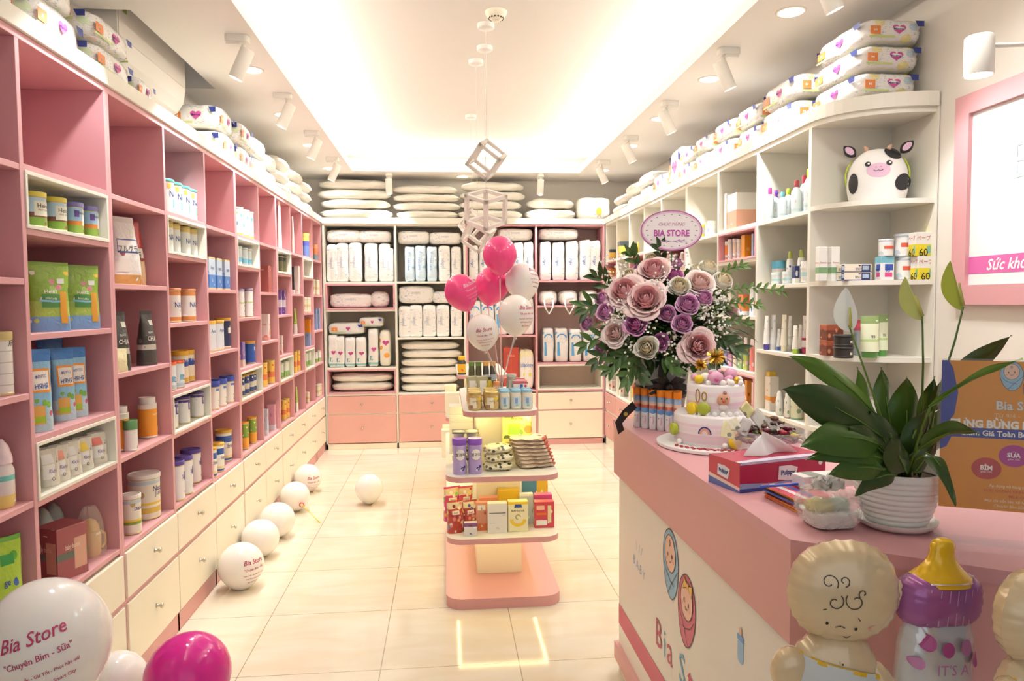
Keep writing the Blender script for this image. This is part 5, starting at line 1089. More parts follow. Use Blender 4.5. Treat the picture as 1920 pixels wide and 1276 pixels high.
rowup([(620, 17, 625, 685), (638, 17, 628, 685), (657, 18, 630, 685), (677, 18, 630, 685), (700, 19, 615, 685)], zs, ('vp4', vp4), (.12, .42, .24), 'white and teal diaper pack with small heart, back wall first bay')
yp = mk_pack('diaper_pack', .12, .24, .40, print_mat('pack_yellow', '#F1ECDC', (), ('#E8D24A', '#E8A04A', '#F6F2E0'), 14, .35, rough=.25, bump=.35), lambda q, w, d, h: q.flat(heart(0, 0, w*.6), M('#B8488A', .5), plane_fn((d/2*.985+.004, .01, h*.66), (0, 1, 0), (0, 0, 1), .001)), seed=19, wr=.003)
upright(722, 21, 618, 685, zs, 'yp', yp, N3, 'yellow and white diaper pack, back wall first bay, beside the teal ones')
hp4 = mk_pack('diaper_pack', .42, .24, .12, print_mat('pack_teal', ''), deco_heart, seed=20)
upright(648, 66, 606, 627, zs+.356, 'hp4', hp4, (.42, .12, .24), 'white and teal diaper pack lying across the uprights, left one')
upright(697, 66-22, 594, 612, zs+.432, 'hp4', hp4, (.42, .12, .24), 'white and teal diaper pack lying across the uprights, right one')
ss = mk_pack('white_sack', .60, .30, .12, PLAINW, None, seed=21, e=3.0, pinch=.5, wr=.008)
def sackrow(u, wpx, n, z, hpx, lab, y=7.94):
    for k in range(n):
        spot('ss', ss, (.60, .12, .30), f'{lab}, {("bottom", "second from bottom", "third from bottom", "fourth from bottom", "fifth from bottom", "top")[k] if k < n-1 else "top"} one', 'white sack', u+rnd.uniform(-3, 3), wpx+rnd.uniform(-8, 6), hpx, y, z+k*hpx*y/CAM_F*1.0, group='white sacks on the back wall', depth=.28)
sackrow(675, 118, 2, .621, 16.8, 'soft white sack in the lower pink inset box')
sackrow(806, 112, 6, .602, 15.5, 'soft white sack piled in back wall second bay')
rowup([(755, 23, 575, 632), (780, 23, 573, 632), (805, 23, 573, 632), (830, 23, 573, 632), (855, 22, 575, 632)], 1.203, ('vp1', vp1), N3, 'upright white diaper pack, back wall second bay middle shelf')
upright(778, 64, 540, 572, 1.203+.366, 'hp', hp, NH, 'white diaper pack lying under the shelf, second bay, left one')
upright(838, 54, 550, 572, 1.203+.366, 'hp', hp, NH, 'white diaper pack lying under the shelf, second bay, right one')
rowup([(888, 19, 462, 526), (908, 19, 462, 526), (929, 19, 462, 526), (950, 19, 460, 526), (971, 19, 456, 526), (991, 19, 455, 526)], 1.815, ('vp3', vp3), N3, 'upright white diaper pack, back wall third bay top shelf')
upright(966, 64, 433, 455, 1.815+.436, 'hp', hp, NH, 'white diaper pack lying on uprights behind the cube pendants')
rowup([(888, 23, 565, 629), (913, 23, 565, 629), (938, 23, 565, 629), (963, 23, 565, 629), (988, 23, 560, 629)], 1.216, ('vp5', vp5), (.13, .38, .24), 'white and blue diaper pack, back wall third bay, behind balloons')
grb_ = mk_box('pink_grid_box', .28, .1, .30, print_mat('grid_box', '#F2E4DC', (), ('#E8D8A0', '#9CC2D8', '#D87A8A', '#FFFFFF'), 16, .4), flap=False, patch=tuple(('#C85A6A', x, x+.012, 0, 1) for x in (.01, .25, .5, .75, .975))+tuple(('#C85A6A', 0, 1, z, z+.012) for z in (.01, .25, .5, .75, .975)))
spot('grb_', grb_, (.28, .30, .1), 'pink grid-patterned box behind the island jars', 'product box', 899, 48, 52, 7.93, .612)
spot('redx', mk_box('red_box', .17, .1, .26, M('#B8483C', .45), text='HAAKAA', tcol='#E8A08A', tz=.8, tsize=.02, patch=(('#C85A4C', .48, .52, .0, 1),)), (.17, .26, .1), 'tall brick-red box in the back wall third bay', 'product box', 957, 29, 78, 7.93, .612)
bd = mk_pack('diaper_pack', .14, .24, .40, print_mat('pack_by', '#F4F0E8', ((.82, 1, '#F4EFC8'),), ('#5AA0D8', '#E8E27A', '#FFFFFF'), 12, .3, rough=.25, bump=.35), deco_col('bobby', '#5A7AC0', vertical=False), seed=23)
for u, w_, nn in ((978, 12, 'left'), (991, 22, 'right')): spot('bd', bd, (.14, .40, .24), f'white, blue and yellow diaper pack in back wall third bay, {nn} one', 'diaper pack', u, w_, 74, 7.93, .612, depth=.22)
rowup([(1021, 22, 452, 524), (1045, 22, 453, 524), (1070, 22, 451, 524), (1095, 22, 449, 524), (1119, 21, 450, 524)], 1.811, ('vp3', vp3), N3, 'upright white diaper pack with blue print, back wall fourth bay')
upright(1046, 74, 431, 452, 1.811+.448, 'hp', hp, NH, 'white diaper pack lying on uprights, back wall fourth bay')
def mk_round():
    o = mk_pack('cloth_diaper_pack', .21, .24, .17, PACKW, None, seed=24, e=2.8)()
    m = MB(); m.tube([(.124, -.05, .06), (.140, -.045, -.02), (.142, 0, -.10), (.140, .045, -.02), (.124, .05, .06)], .008, M('#F6F2EA', .6), 6); m.build('ribbon_handle', o)
    return o
for i, u in enumerate((1026, 1064, 1102)): spot('rnd', mk_round, (.21, .17, .24), f'rounded white pack with hanging ribbon handle, {("left", "middle", "right")[i]} of three', 'diaper pack', u, 36, 28, 7.905, 1.537, group='rounded packs with ribbon handles', depth=.24)
rowup([(1025, 22, 612, 676), (1050, 22, 612, 676), (1076, 23, 614, 676), (1100, 21, 614, 676), (1121, 19, 614, 676)], .907, ('vp5', vp5), (.13, .38, .24), 'white and blue diaper pack, back wall fourth bay')
# on top of the back shelving
T2 = 2.484
sackrow(671, 126, 4, T2, 17.5, 'large soft white sack, first pile on back shelving top')
sackrow(802, 118, 4, T2, 15.2, 'large soft white sack, second pile on back shelving top')
sackrow(922, 116, 4, T2, 17, 'large soft white sack, third pile on back shelving top')
sackrow(1032, 92, 2, T2, 19, 'large soft white sack, fourth pile on back shelving top')
def mk_sun():
    m = MB(); m.soft(.30, .38, .24, PLAINW, n=8, e=6, wr=.004, seed=30)
    q = MB() if 0 else m; fn = plane_fn((.153, 0, .12), (0, 1, 0), (0, 0, 1), .002); q.flat(ell(.05, -.04, .035, .04), M('#F2A63A', .5), fn)
    for i in range(10):
        a = 2*PI*i/10; q.stroke([(.05+.045*math.cos(a), -.04+.05*math.sin(a)), (.05+.065*math.cos(a), -.04+.072*math.sin(a))], .004, M('#5A5A6A', .5), fn)
    return m.build('white_package')
spot('sun', mk_sun, (.38, .24, .30), 'white package with orange sun print in the back right corner', 'package', 1110, 62, 40, 7.93, T2)
# ================================================================== goods on the island shelves
T_LOW, T_MID, T_TOP = .3645, .6865, 1.0045
def isl(key, mk, nom, lab, cat, u, w_, h_, y, z, rz=-PI/2, group=None, rot=None):
    x = at(u, 566, 'y', y).x; wm = w_*y/CAM_F; hm = h_*y/CAM_F; s = wm/nom[0]
    return put(key, mk, (x, y, z), rz, lab, cat, group, sc=(s, s, hm/nom[1]), rot=rot)
def mk_jar(nm, body, lid, h=.09, r=.036, patch=None, text='', tcol='#FFFFFF', lidh=.012):
    def f():
        m = MB(); m.lathe([(r*.8, 0), (r*.96, .004), (r, .012), (r, h*.72), (r*.9, h*.82), (r*.88, h-lidh)], body, 20)
        fn = cyl_fn(r, 0, 0, 1.01)
        for pc, x0, x1, z0, z1 in (patch or ()): m.grid(lambda u, v: fn((x0+(x1-x0)*u)*r, (z0+(z1-z0)*v)*h), 8, 1, M(pc, .4))
        if text: m.txt(text, h*.14, M(tcol, .5), cyl_fn(r, h*.5, 0, 1.02), maxw=r*1.6)
        o = m.build(nm, sharp=50)
        MB().lathe([(r*.93, h-lidh), (r*.95, h-.002), (r*.9, h), (0, h)], lid, 20, cap=False).build('lid', o, sharp=50)
        return o
    return f
gj = mk_jar('glass_food_jar', print_mat('jar_veg', '#C9A86A', (), ('#7A8A4A', '#B0744A', '#E6D6A0'), 46, .5, rough=.15), M('#CDB46A', .3, .5), patch=(('#EDE6C8', -.9, .2, .12, .70), ('#E6C83A', .3, .95, .56, .7), ('#8A5A44', -.9, -.3, .1, .3)), text='HiPP', tcol='#5A4A2A')
for j in range(3):
    for i, u in enumerate((888.5, 920.5)):
        yy = 3.80+j*.085
        isl('gj', gj, (.072, .09), f'glass baby food jar with gold lid, {("left", "right")[i]} column, {("front", "middle", "back")[j]} one', 'food jar', 836+(u-836)*3.8/yy, 27*3.8/yy, 34*3.8/yy, yy, T_TOP, group='gold-lidded jars on the island top shelf')
bj = mk_jar('glass_food_jar', print_mat('jar_cream_pale', '#EFE8D2', (), ('#DDE6EE', '#C9DCEC'), 40, .2, rough=.15), M('#8FC3DC', .35), h=.10, r=.028, patch=(('#CFDDE6', -.8, .8, .14, .66), ('#7FA0C8', -.3, .2, .3, .6), ('#8FC0A8', -.2, .3, .16, .28)))
for j in range(2):
    for i, u in enumerate((945, 967, 988)):
        yy = 3.81+j*.075
        isl('bj', bj, (.056, .10), f'glass baby food jar with pale blue lid, {("left", "middle", "right")[i]} column, {("front", "back")[j]} one', 'food jar', 836+(u-836)*3.8/yy, 21*3.8/yy, 36*3.8/yy, yy, T_TOP, group='blue-lidded jars on the island top shelf')
hp_ = mk_pouch('pasta_pouch', .07, .04, .13, print_mat('pasta_film', '#B9B48A', ((.0, .25, '#C98A6A'),), ('#6A8A4A', '#F2EEE0', '#8A5A3A'), 40, .35, rough=.2, bump=.3), M('#E2DFC8', .3), patch=(('#F1EFE6', .25, .85, .3, .86), ('#F1E4D0', .2, .8, .04, .2)), text='', seed=3)
for i, u in enumerate((883, 903)): isl('hp_', hp_, (.07, .13), f'small pasta pouch with white label, {("left", "right")[i]} of two behind gold-lidded jars', 'food pouch', u, 21, 46, 4.13, T_TOP, group='pasta pouches on the island top shelf')
ylb = mk_bottle('oil_bottle', [(0, 0), (.02, 0), (.022, .005), (.02, .08), (.01, .11)], print_mat('oil', '#C9B43A', (), ('#7A8A2A', '#E6D66A'), 50, .4, rough=.15), ([(.01, .11), (.011, .125), (0, .126)], M('#3A3A2E', .4)), r=.022)
isl('ylb', ylb, (.044, .126), 'yellow-green oil bottle between pouches and glass jar', 'bottle', 917, 13, 46, 4.12, T_TOP)
og = mk_jar('small_jar', print_mat('jar_o', '#D9C2B0', (), ('#E2D23A', '#FFFFFF', '#C98A6A'), 40, .4), M('#E89A6A', .4), h=.07, r=.025, lidh=.014)
isl('og', og, (.05, .07), 'small jar with orange lid and yellow label', 'food jar', 930, 14, 38, 4.10, T_TOP)
gl = mk_jar('glass_food_jar', M('#C9CFC4', .1, trans=.5, alpha=.8), M('#C9C8BE', .3), h=.13, r=.033, patch=(('#B9C2B4', -.6, .6, .5, .8),))
isl('gl', gl, (.066, .13), 'clear glass jar standing behind blue-lidded jars', 'glass jar', 958, 20, 52, 4.09, T_TOP)
rbx = mk_box('tea_box', .10, .03, .13, print_mat('redwhite', '#E9E6EA', ((.93, 1, '#C9344A'),), ('#C9D2DE', '#FFFFFF'), 30, .12), patch=(('#3A66B0', .45, .65, .68, .9), ('#C9344A', .75, .9, .74, .88)), flap=False)
for j in range(4): isl('rbx', rbx, (.10, .13), f'white box with red top edge, {("front", "second", "third", "back")[j]} of four in a row', 'product box', 975-j*1.5, 28-j, 41, 4.00+j*.055, T_TOP, group='white and red boxes on the island top shelf')
dkj = mk_jar('glass_food_jar', print_mat('jar_dk', '#5A5A3E', (), ('#8FA0A8', '#C9C86A'), 40, .4), M('#6E8F4A', .4), h=.10, r=.03)
for i, (u, c) in enumerate(((883, '#6E8F4A'), (896, '#6E8F4A'), (910, '#D9A85A'), (923, '#C9C2B0'))):
    isl('dk%d' % (i//2), dkj if i < 2 else mk_jar('glass_food_jar', print_mat('jar_dk2', '#4A4A48', ((.5, .7, '#9FB4BC'),), ('#8FA0A8',), 40, .2), M(c, .4), h=.10, r=.03), (.06, .10), f'dark jar with {("green", "green", "pale", "pale")[i]} lid, {("left", "right")[i%2]} of its pair in the back row', 'food jar', u, 12, 62, 4.42, T_TOP, group='dark jars in the back row of the island top shelf')

# mid tier
vio = mk_bottle('puff_canister', [(0, 0), (.036, 0), (.038, .006), (.0375, .05), (.033, .085), (.037, .12), (.038, .152), (.036, .158)], print_mat('puff_violet', '#B7A3D6', (), ('#C9B8E2', '#A48CC8'), 30, .2, rough=.3),
                ([(.0385, .152), (.0392, .156), (.0392, .182), (.037, .185), (.030, .185), (.028, .183), (0, .183)], M('#8253B5', .35)), text='쌀과자', tcol='#3A2A4A', tz=.098, tsize=.020, r=.037)
def mk_vio():
    o = vio(); m = MB(); fn = cyl_fn(.037, 0, 0, 1.035)
    m.grid(lambda u, v: fn(.026*v*math.cos(2*PI*u), .104+.028*v*math.sin(2*PI*u)), 24, 4, M('#F4EFE6', .5), closeu=True)
    fn2 = cyl_fn(.037, 0, 0, 1.06)
    m.txt('쌀과자', .020, M('#3A2A4A', .5), lambda x, y: fn2(x, y+.104), bold=.01)
    fn3 = cyl_fn(.037, 0, 0, 1.045)
    for (a, b_, r, c) in ((.010, .030, .0095, '#2E3470'), (.022, .040, .007, '#2E3470'), (.004, .024, .006, '#E2DCEC'), (.011, .031, .003, '#E2DCEC')):
        m.grid(lambda u, v: fn3(a+r*v*math.cos(2*PI*u), b_+r*v*math.sin(2*PI*u)), 14, 3, M(c, .4), closeu=True)
    m.build('label', o); return o
for i, u in enumerate((858.5, 888)): isl('vio', mk_vio, (.078, .185), f'violet rice puff canister with purple lid, {("left", "right")[i]} of two on the middle tier', 'snack canister', u, 27.5, 67, 3.70, T_MID, rz=-PI/2+.12, group='violet canisters on the island')
def mk_tray():
    o = MB().box((-.07, -.09, .055), (.07, .09, .060), M('#4A4236', .5)).build('bowl_tray')
    for s in (-1, 1): MB().lathe([(.026, .0), (.034, .02), (.040, .055), (.040, .06)], M('#F3F0EA', .4), 16, cy=s*.044).build('cup', o)
    return o
for k in range(4): isl('tray', mk_tray, (.18, .06), f'white twin-cup food tray, {("bottom", "second", "third", "top")[k]} of the stack behind violet canisters', 'food tray', 870, 50, 16, 3.87, T_MID+.050+k*.0485 if 0 else T_MID+k*.0485, group='stacked twin-cup trays')
wbx = mk_box('white_box', .14, .12, .05, print_mat('paper_white', '#F6F2E2', (), ('#F2E8B0', '#E6E2D8'), 20, .2), flap=False)
for k in range(6): isl('wbx', wbx, (.14, .05), f'flat cream box, {("bottom", "second", "third", "fourth", "fifth", "top")[k]} of the pile behind the trays', 'product box', 862, 44, 14.5, 4.25, T_MID+k*.047, group='flat cream boxes')
chk = print_mat('checker_snack', '#EDE6C0', (), ('#3A3A2E', '#3A3A2E', '#F6F2DA', '#8A8A4A'), 46, .62, rough=.25, bump=.4, window=(0, 1))
cb_ = mk_pack('snack_bag', .14, .10, .05, chk, None, seed=40, e=3, pinch=.5, wr=.004)
for k in range(3): isl('cb_', cb_, (.14, .05), f'dark and yellow patterned snack bag, {("bottom", "middle", "top")[k]} of the pile', 'snack bag', 931+(k % 2)*2, 54, 17, 3.76, T_MID+k*.046, rot=(0, 0, -PI/2+.15*k), group='patterned snack bags')
fl = mk_pack('flat_pouch', .20, .15, .022, print_mat('flat_tan', '#EAD6BE', (), ('#D0705A', '#F4F0E4', '#C9604A', '#E8B08A'), 22, .55, rough=.25, bump=.5), None, seed=41, e=4, pinch=.6, wr=.006)
for k in range(8): isl('fl', fl, (.20, .022), f'flat tan and red snack pouch, {("bottom", "second", "third", "fourth", "fifth", "sixth", "seventh", "top")[k]} of the fanned pile', 'snack pouch', 994+(k-4)*-2.0, 70, 8, 3.83, T_MID+.002+k*.0205, rot=(0, .0, -PI/2+.25-.06*k), group='fanned flat pouches')
lg = mk_pouch('snack_bag', .15, .03, .17, print_mat('lime_snack', '#E6E27A', (), ('#8FB83A', '#F4F0C8', '#5A6A3A', '#D9A03A'), 20, .45, rough=.25, bump=.4), text='dry veg', tcol='#3A4A2A', tz=.75, tsize=.02, patch=(('#9CC83A', .2, .6, .25, .6), ('#4A4A3A', .08, .35, .78, .92)))
isl('lg', lg, (.15, .17), 'yellow-green snack bag leaning on the island post', 'snack bag', 968, 60, 62, 3.825, T_MID+.128, rot=(0, -.30, -PI/2-.1))
# low tier
chip = lambda nm, c, cols_, sd: mk_pouch('chip_bag', .10, .07, .17, print_mat('chip_'+nm, c, ((.78, 1, '#D9C8A0'),), cols_, 40, .8, rough=.2, bump=.5, window=(.03, .97)), M(c, .3), seed=sd, patch=(('#F2E6D8', .25, .75, .60, .72),), text='Snack', tcol='#8A2A3A', tz=.66, tsize=.014)
for key, (nm, c, cs_, u, w_, h_, y, z) in {'ca': ('red and orange', '#B5453A', ('#E8A46A', '#E8D8C0', '#C8603A', '#8A2A3A', '#D9887A', '#6A8AB0'), 848, 30, 58, 3.74, T_LOW), 'cb': ('red and gold', '#A8403A', ('#E8D27A', '#E8D8C0', '#5A5A8A', '#D9887A', '#C8503A'), 877, 28, 56, 3.76, T_LOW), 'cc': ('magenta and green', '#D2407A', ('#7AB83A', '#F2E6D8', '#E8A23A'), 843, 32, 62, 3.95, T_LOW), 'cd': ('pink and gold', '#D0506A', ('#E8D27A', '#F6F2E6', '#C8403A'), 869, 28, 60, 3.97, T_LOW)}.items():
    isl(key, chip(nm, c, cs_, ord(key[1])), (.10, .17), f'crinkled {nm} snack bag on the low island tier', 'snack bag', u, w_, h_, y, z, rz=-PI/2+.3)
LOWB = [('lb0', 'small white and violet box with black dots', 878, 25, 25, 3.68, .06, .05, '#E9E4DE', ((.7, 1, '#8A5A8A'),), ('#3A3A3A', '#FFFFFF'), 'M', '#8A2A4A', None),
        ('lb1', 'narrow orange-pink box', 899, 21, 54, 3.76, .06, .05, '#DD9A7E', ((.0, .25, '#D9744A'),), ('#F0C8B0', '#B85A4A'), '6', '#3A3A2A', (('#F2EEE0', .15, .85, .72, .9),)),
        ('lb2', 'plain white box with printed lines', 929, 37, 57, 3.72, .10, .05, '#ECE8DE', (), ('#D9D6CC',), '', '#3A3A3A', (('#4A4A44', .08, .92, .66, .685), ('#8A8A80', .1, .4, .33, .34))),
        ('lb3', 'yellow box with smiling banana drawing', 968, 38, 58, 3.73, .10, .05, '#F3EBBE', ((.90, 1, '#F2CC2E'),), (), 'BANANA', '#5A3A1E', None),
        ('lb4', 'red and white finger-food box', 1018, 38, 50, 3.78, .10, .06, '#C94450', (), ('#E8A09A', '#F6E6D8'), 'SNACK', '#FFFFFF', (('#E6B9A0', .1, .5, .7, .86), ('#D9772E', .1, .6, .5, .58), ('#F6F2EA', .08, .62, .1, .3), ('#EAD9A8', .66, .84, .2, .86)))]
for key, desc, u, w_, h_, y, bw2, bd2, c, bands, bl, tx, tc_, pt in LOWB:
    ban = []
    mk = mk_box('snack_box', .10, .05, .16, print_mat('p_'+key, c, bands, bl, 34, .15), text=tx, tcol=tc_, tz=.70 if tx == 'BANANA' else .2 if tx == 'SNACK' else .8, tsize=.016 if len(tx) > 2 else .03, patch=pt, flap=False)
    def mk2(mk=mk, key=key):
        o = mk()
        if key == 'lb3':
            fn = plane_fn((.0254, -.05, 0), (0, 1, 0), (0, 0, 1), .0006); q = MB()
            q.stroke([(.05+.033*math.cos(a), .065+.030*math.sin(a)) for a in [PI+PI*i/12 for i in range(13)]], .016, M('#F0C83A', .5), fn)
            q.stroke([(.05+.012*math.cos(a), .078+.012*math.sin(a)) for a in [PI*.0+PI*1.5*i/10 for i in range(11)]], .0025, M('#3A2E1E', .5), fn)
            q.flat([(.03, .128), (.07, .128), (.066, .146), (.034, .146)], M('#2E4A8A', .5), fn); q.build('banana_print', o)
        return o
    isl(key, mk2, (.10, .16), desc+' on the low island tier', 'snack box', u, w_, h_, y, T_LOW)
for key, desc, u, w_, h_, y, c, bl in (('lc0', 'coral and white striped boxes behind the plain white box', 912, 34, 52, 3.86, '#E89A80', ('#F2E6DE', '#8FC0D0')), ('lc1', 'yellow and lilac box', 950, 40, 62, 3.90, '#EBC23A', ('#B9B0D0', '#F6E68A')), ('lc2', 'pale blue and silver box', 984, 26, 58, 3.85, '#C9D6DE', ('#FFFFFF', '#9CB8C8')),
                                       ('lc3', 'tall blue and yellow box with barcode', 990, 28, 72, 4.12, '#4F8AA8', ('#E8C83A', '#F2F2EA')), ('lc4', 'yellow orange-striped box at the back', 1013, 24, 72, 4.25, '#E8B62E', ('#F6E68A', '#D98A2A')), ('lc5', 'pink box behind the red one', 1016, 34, 54, 3.87, '#C9508A', ('#F2C8D8', '#E8E0E6'))):
    isl(key, mk_box('snack_box', .10, .05, .16, print_mat('p_'+key, c, ((.92, 1, '#F2F0E8'),) if key == 'lc2' else (), bl, 20, .3), flap=False), (.10, .16), desc+' on the low tier', 'snack box', u, w_, h_, y, T_LOW)
# the farther island
ycb = mk_bottle('vitamin_bottle', [(0, 0), (.03, 0), (.032, .005), (.032, .075), (.02, .09)], print_mat('dark_bottle', '#3E3A3A', ((.12, .72, '#E8B22E'),), ('#D9604A', '#EDE8DC'), 30, .3), ([(.024, .088), (.026, .09), (.026, .108), (.02, .112), (0, .112)], M('#F0C22E', .35)), r=.032)
isl('ycb', ycb, (.064, .112), 'dark vitamin bottle with yellow cap on the farther island', 'vitamin bottle', 864.5, 16, 35, 5.68, T_TOP)
for i, (u, w_, h_, y, z, lab) in enumerate(((846, 26, 44, 5.62, T_MID, 'cream carton on the farther island middle tier, front one'), (843, 22, 50, 5.85, T_MID, 'cream carton on the farther island middle tier, behind the front one'), (838, 26, 52, 5.60, T_LOW, 'white carton on the farther island low tier, front one'), (838, 22, 50, 5.80, T_LOW, 'white carton on the farther island low tier, behind the front one'))):
    isl('fx', mk_box('carton', .12, .10, .18, print_mat('fx', '#F3EEDD', (), ('#E8E0C8', '#D9D6CC', '#F6F2A8'), 14, .25), flap=False), (.12, .18), lab, 'carton', u, w_, h_, y, z)

# ------------------------------------------------------------------ balloons
def mk_balloon(mat, prt, lines=True, knotc=None, r=.12, elong=1.12):
    def S(az, el, k=1.0):
        # el -90..90, narrower towards the knot
        ce, se = math.cos(el), math.sin(el)
        low = max(0, -se)
        rr = r*k*ce*(1-.22*low**2)
        return (rr*math.cos(az), rr*math.sin(az), r*k*se*(elong+.10*low**2))
    def f():
        m = MB(); m.grid(lambda u, v: S(2*PI*u, PI*(v-.5)), 36, 22, mat, closeu=True)
        if lines:
            pm = M(prt, .5)
            T_ = (('Bia Store', .19, .30, .30), ('"Chuyên Bỉm - Sữa"', .085, .05, 0), ('Hàng chuẩn - Giá Tốt - Phục hậu mãi', .048, -.14, 0), ('S2.03 Vinhomes Smart City', .055, -.28, 0), ('Bỉm Sữa Nhà Bia', .062, -.43, 0))
            for s, sz, el, sh in T_: m.txt(s, sz*r*1.5, pm, lambda x, y: S(x/r, (y+el*r*1.25)/r, 1.006), shear=sh or .1, bold=.012, maxw=r*1.15)
        o = m.build('balloon')
        q = MB(); z0 = -r*(elong+.10)
        q.lathe([(.008, z0+.004), (.004, z0-.004), (.010, z0-.014), (.011, z0-.017), (0, z0-.015)], mat if knotc is None else knotc, 12); q.build('knot', o)
        return o
    return f
BW = M('#F3EEEA', .16, name='white_latex', sss=.25); BP = M('#EC4F8E', .14, name='pink_latex', sss=.2); BMG = M('#D42E90', .12, name='magenta_latex', sss=.15)
bal_w = mk_balloon(BW, '#B03A62'); bal_w0 = mk_balloon(BW, '', False); bal_p = mk_balloon(BP, '#F9C8D8'); bal_p0 = mk_balloon(BP, '', False); bal_m = mk_balloon(BMG, '', False)
def balloon(key, mk, lab, u, v, rpx, y=None, rot=(0, 0, 0), floor=False, group=None, s3=None, up=0):
    'by picture place: y distance, or lying on the floor'
    if floor:
        r = .12
        for _ in range(6):
            p = at(u, v, 'z', r); r = rpx*p.y/CAM_F
        p.z = r
    else: p = at(u, v, 'y', y); r = rpx*y/CAM_F
    s = r/.12
    return put(key, mk, p+Vector((0, 0, up)), 0, lab, 'balloon', group, sc=s3 and tuple(s*q for q in s3) or (s, s, s), rot=rot)
F = -PI/2
# cluster on the island stand
cl = [('bp0', bal_p0, 'plain pink balloon at the top of the cluster', 937, 478, 32, 4.10, (0, 0, F)), ('bp1', bal_p, 'pink printed balloon, leftmost of the cluster', 865, 548, 31, 4.08, (.35, -.15, F+.75)), ('bp0', bal_p0, 'plain pink balloon in the middle of the cluster, behind others', 922, 535, 32, 4.30, (-.2, 0, F)),
      ('bw1', bal_w, 'white printed balloon, rightmost of the cluster', 979, 528, 32, 4.18, (-.2, -.3, F+1.0)), ('bw1', bal_w, 'large white printed balloon low in the cluster, right one', 967, 590, 34, 4.02, (0, 0, F+.65)), ('bw1', bal_w, 'white printed balloon, lowest left of the cluster', 905, 622, 31, 3.98, (.15, .25, F+.1))]
HUB = at(940, 700, 'y', 4.30); HUB.z = 1.06
stand = empty('balloon_stand', (HUB.x, HUB.y, T_TOP), 0, 'clear plastic stand with sticks holding the balloon cluster on the island', 'balloon stand')
CP = M('#F0ECEA', .12, trans=.5, alpha=.7, name='clear_plastic')
MB().lathe([(.055, 0), (.055, .012), (.05, .016), (.012, .02), (.010, .07), (0, .07)], CP, 24, cap=False).build('base', stand, sharp=50)
for key, mk, lab, u, v, rp, y, rot in cl:
    b_ = balloon(key, mk, lab, u, v, rp, y, rot, group='balloon cluster')
    s = b_.scale[0]; Rm = b_.rotation_euler.to_matrix(); tip = Vector(b_.location)+Rm @ Vector((0, 0, -.12*s*1.24))
    b0 = Vector((0, 0, .06)); t0 = tip-Vector((HUB.x, HUB.y, T_TOP)); 
    MB().tube([b0, b0.lerp(t0, .5)+Vector((0, 0, .03)), t0], .0035, M('#F6C8C8', .3) if 'pink' in lab else CP, 6).build('stick', stand)
# on the floor
fl_b = [('bw1', bal_w, 'white printed balloon on the floor by cream drawers, nearest of the row', 452, 1060, 41, (0, 0, -.65), 1), ('bw0', bal_w0, 'plain white balloon on the floor, second nearest of the row by the drawers', 488, 1008, 34, (0, 1.2, -1), 1), ('bw0', bal_w0, 'plain white balloon on the floor, third nearest of the row', 520, 974, 32, (1.3, 0, .3), 1),
        ('bw0', bal_w0, 'white balloon on the floor with red clip and yellow stick', 553, 930, 27, (.5, .9, -1.2), 1), ('bw1', bal_w, 'white printed balloon on the floor, farthest of the row', 577, 896, 25, (0, .2, -.9), 1), ('bw0', bal_w0, 'white balloon standing alone mid-aisle with red clip', 692, 918, 26, (0, 0, 0), 1)]
balls = [balloon(k, mk, lab, u, v, rp, None, rot, floor=True, group='balloons on the floor', s3=(1, 1, .93), up=.012 if 'alone' in lab else 0) for k, mk, lab, u, v, rp, rot, _ in fl_b]
RC = M('#C8423A', .4)
def clip(par, p, stick=None):
    m = MB(); m.tube([(p[0]+.016*math.cos(a), p[1], p[2]+.016*math.sin(a)) for a in [2*PI*i/14 for i in range(15)]], .003, RC, 6); m.tube([(p[0], p[1], p[2]+.014), (p[0], p[1], p[2]-.022)], .003, RC, 6); m.build('clip', par)
    if stick: MB().tube([(p[0], p[1], p[2]), stick], .003, M('#E8D84A', .4), 6).build('stick', par)
def world_part(o, pw): return o.matrix_basis.inverted() @ Vector(pw)
o = balls[3]; c = Vector(o.location); e = at(566, 946, 'y', c.y-.10); g_ = at(600, 979, 'z', .004)
m = MB(); inv = o.matrix_basis.inverted()
ring = [e+Vector((.016*math.cos(a), 0, .016*math.sin(a))) for a in [2*PI*i/14 for i in range(15)]]
m.tube([inv @ q for q in ring], .004, RC, 6); m.build('clip', o); MB().tube([inv @ e, inv @ g_], .004, M('#E8D84A', .4), 6).build('stick', o)
o = balls[5]; c = Vector(o.location); inv = o.matrix_basis.inverted(); e = at(694, 950, 'y', c.y-.05)
m = MB(); m.tube([inv @ (e+Vector((.014*math.cos(a), 0, .014*math.sin(a)))) for a in [2*PI*i/14 for i in range(15)]], .004, RC, 6); m.tube([inv @ (e+Vector((0, 0, .012))), inv @ (e+Vector((0, 0, -.012)))], .004, RC, 6); m.build('clip', o)
# the heap in the lower left foreground
balloon('bw1', bal_w, 'very large white printed balloon in the lower left foreground', 92, 1205, 104, 1.86, (.25, -.10, F+.35), s3=(1, 1, 1))
balloon('bm0', bal_m, 'magenta balloon in the lower left foreground', 352, 1266, 76, 2.15, (.4, .5, 0), s3=(1, 1, .95))
balloon('bw0', bal_w0, 'white balloon between the large white and the magenta ones', 222, 1274, 50, 2.42, (.8, 0, 0), s3=(1, 1, 1))
# ================================================================== on the counter
CT_ = CTZ+.0008
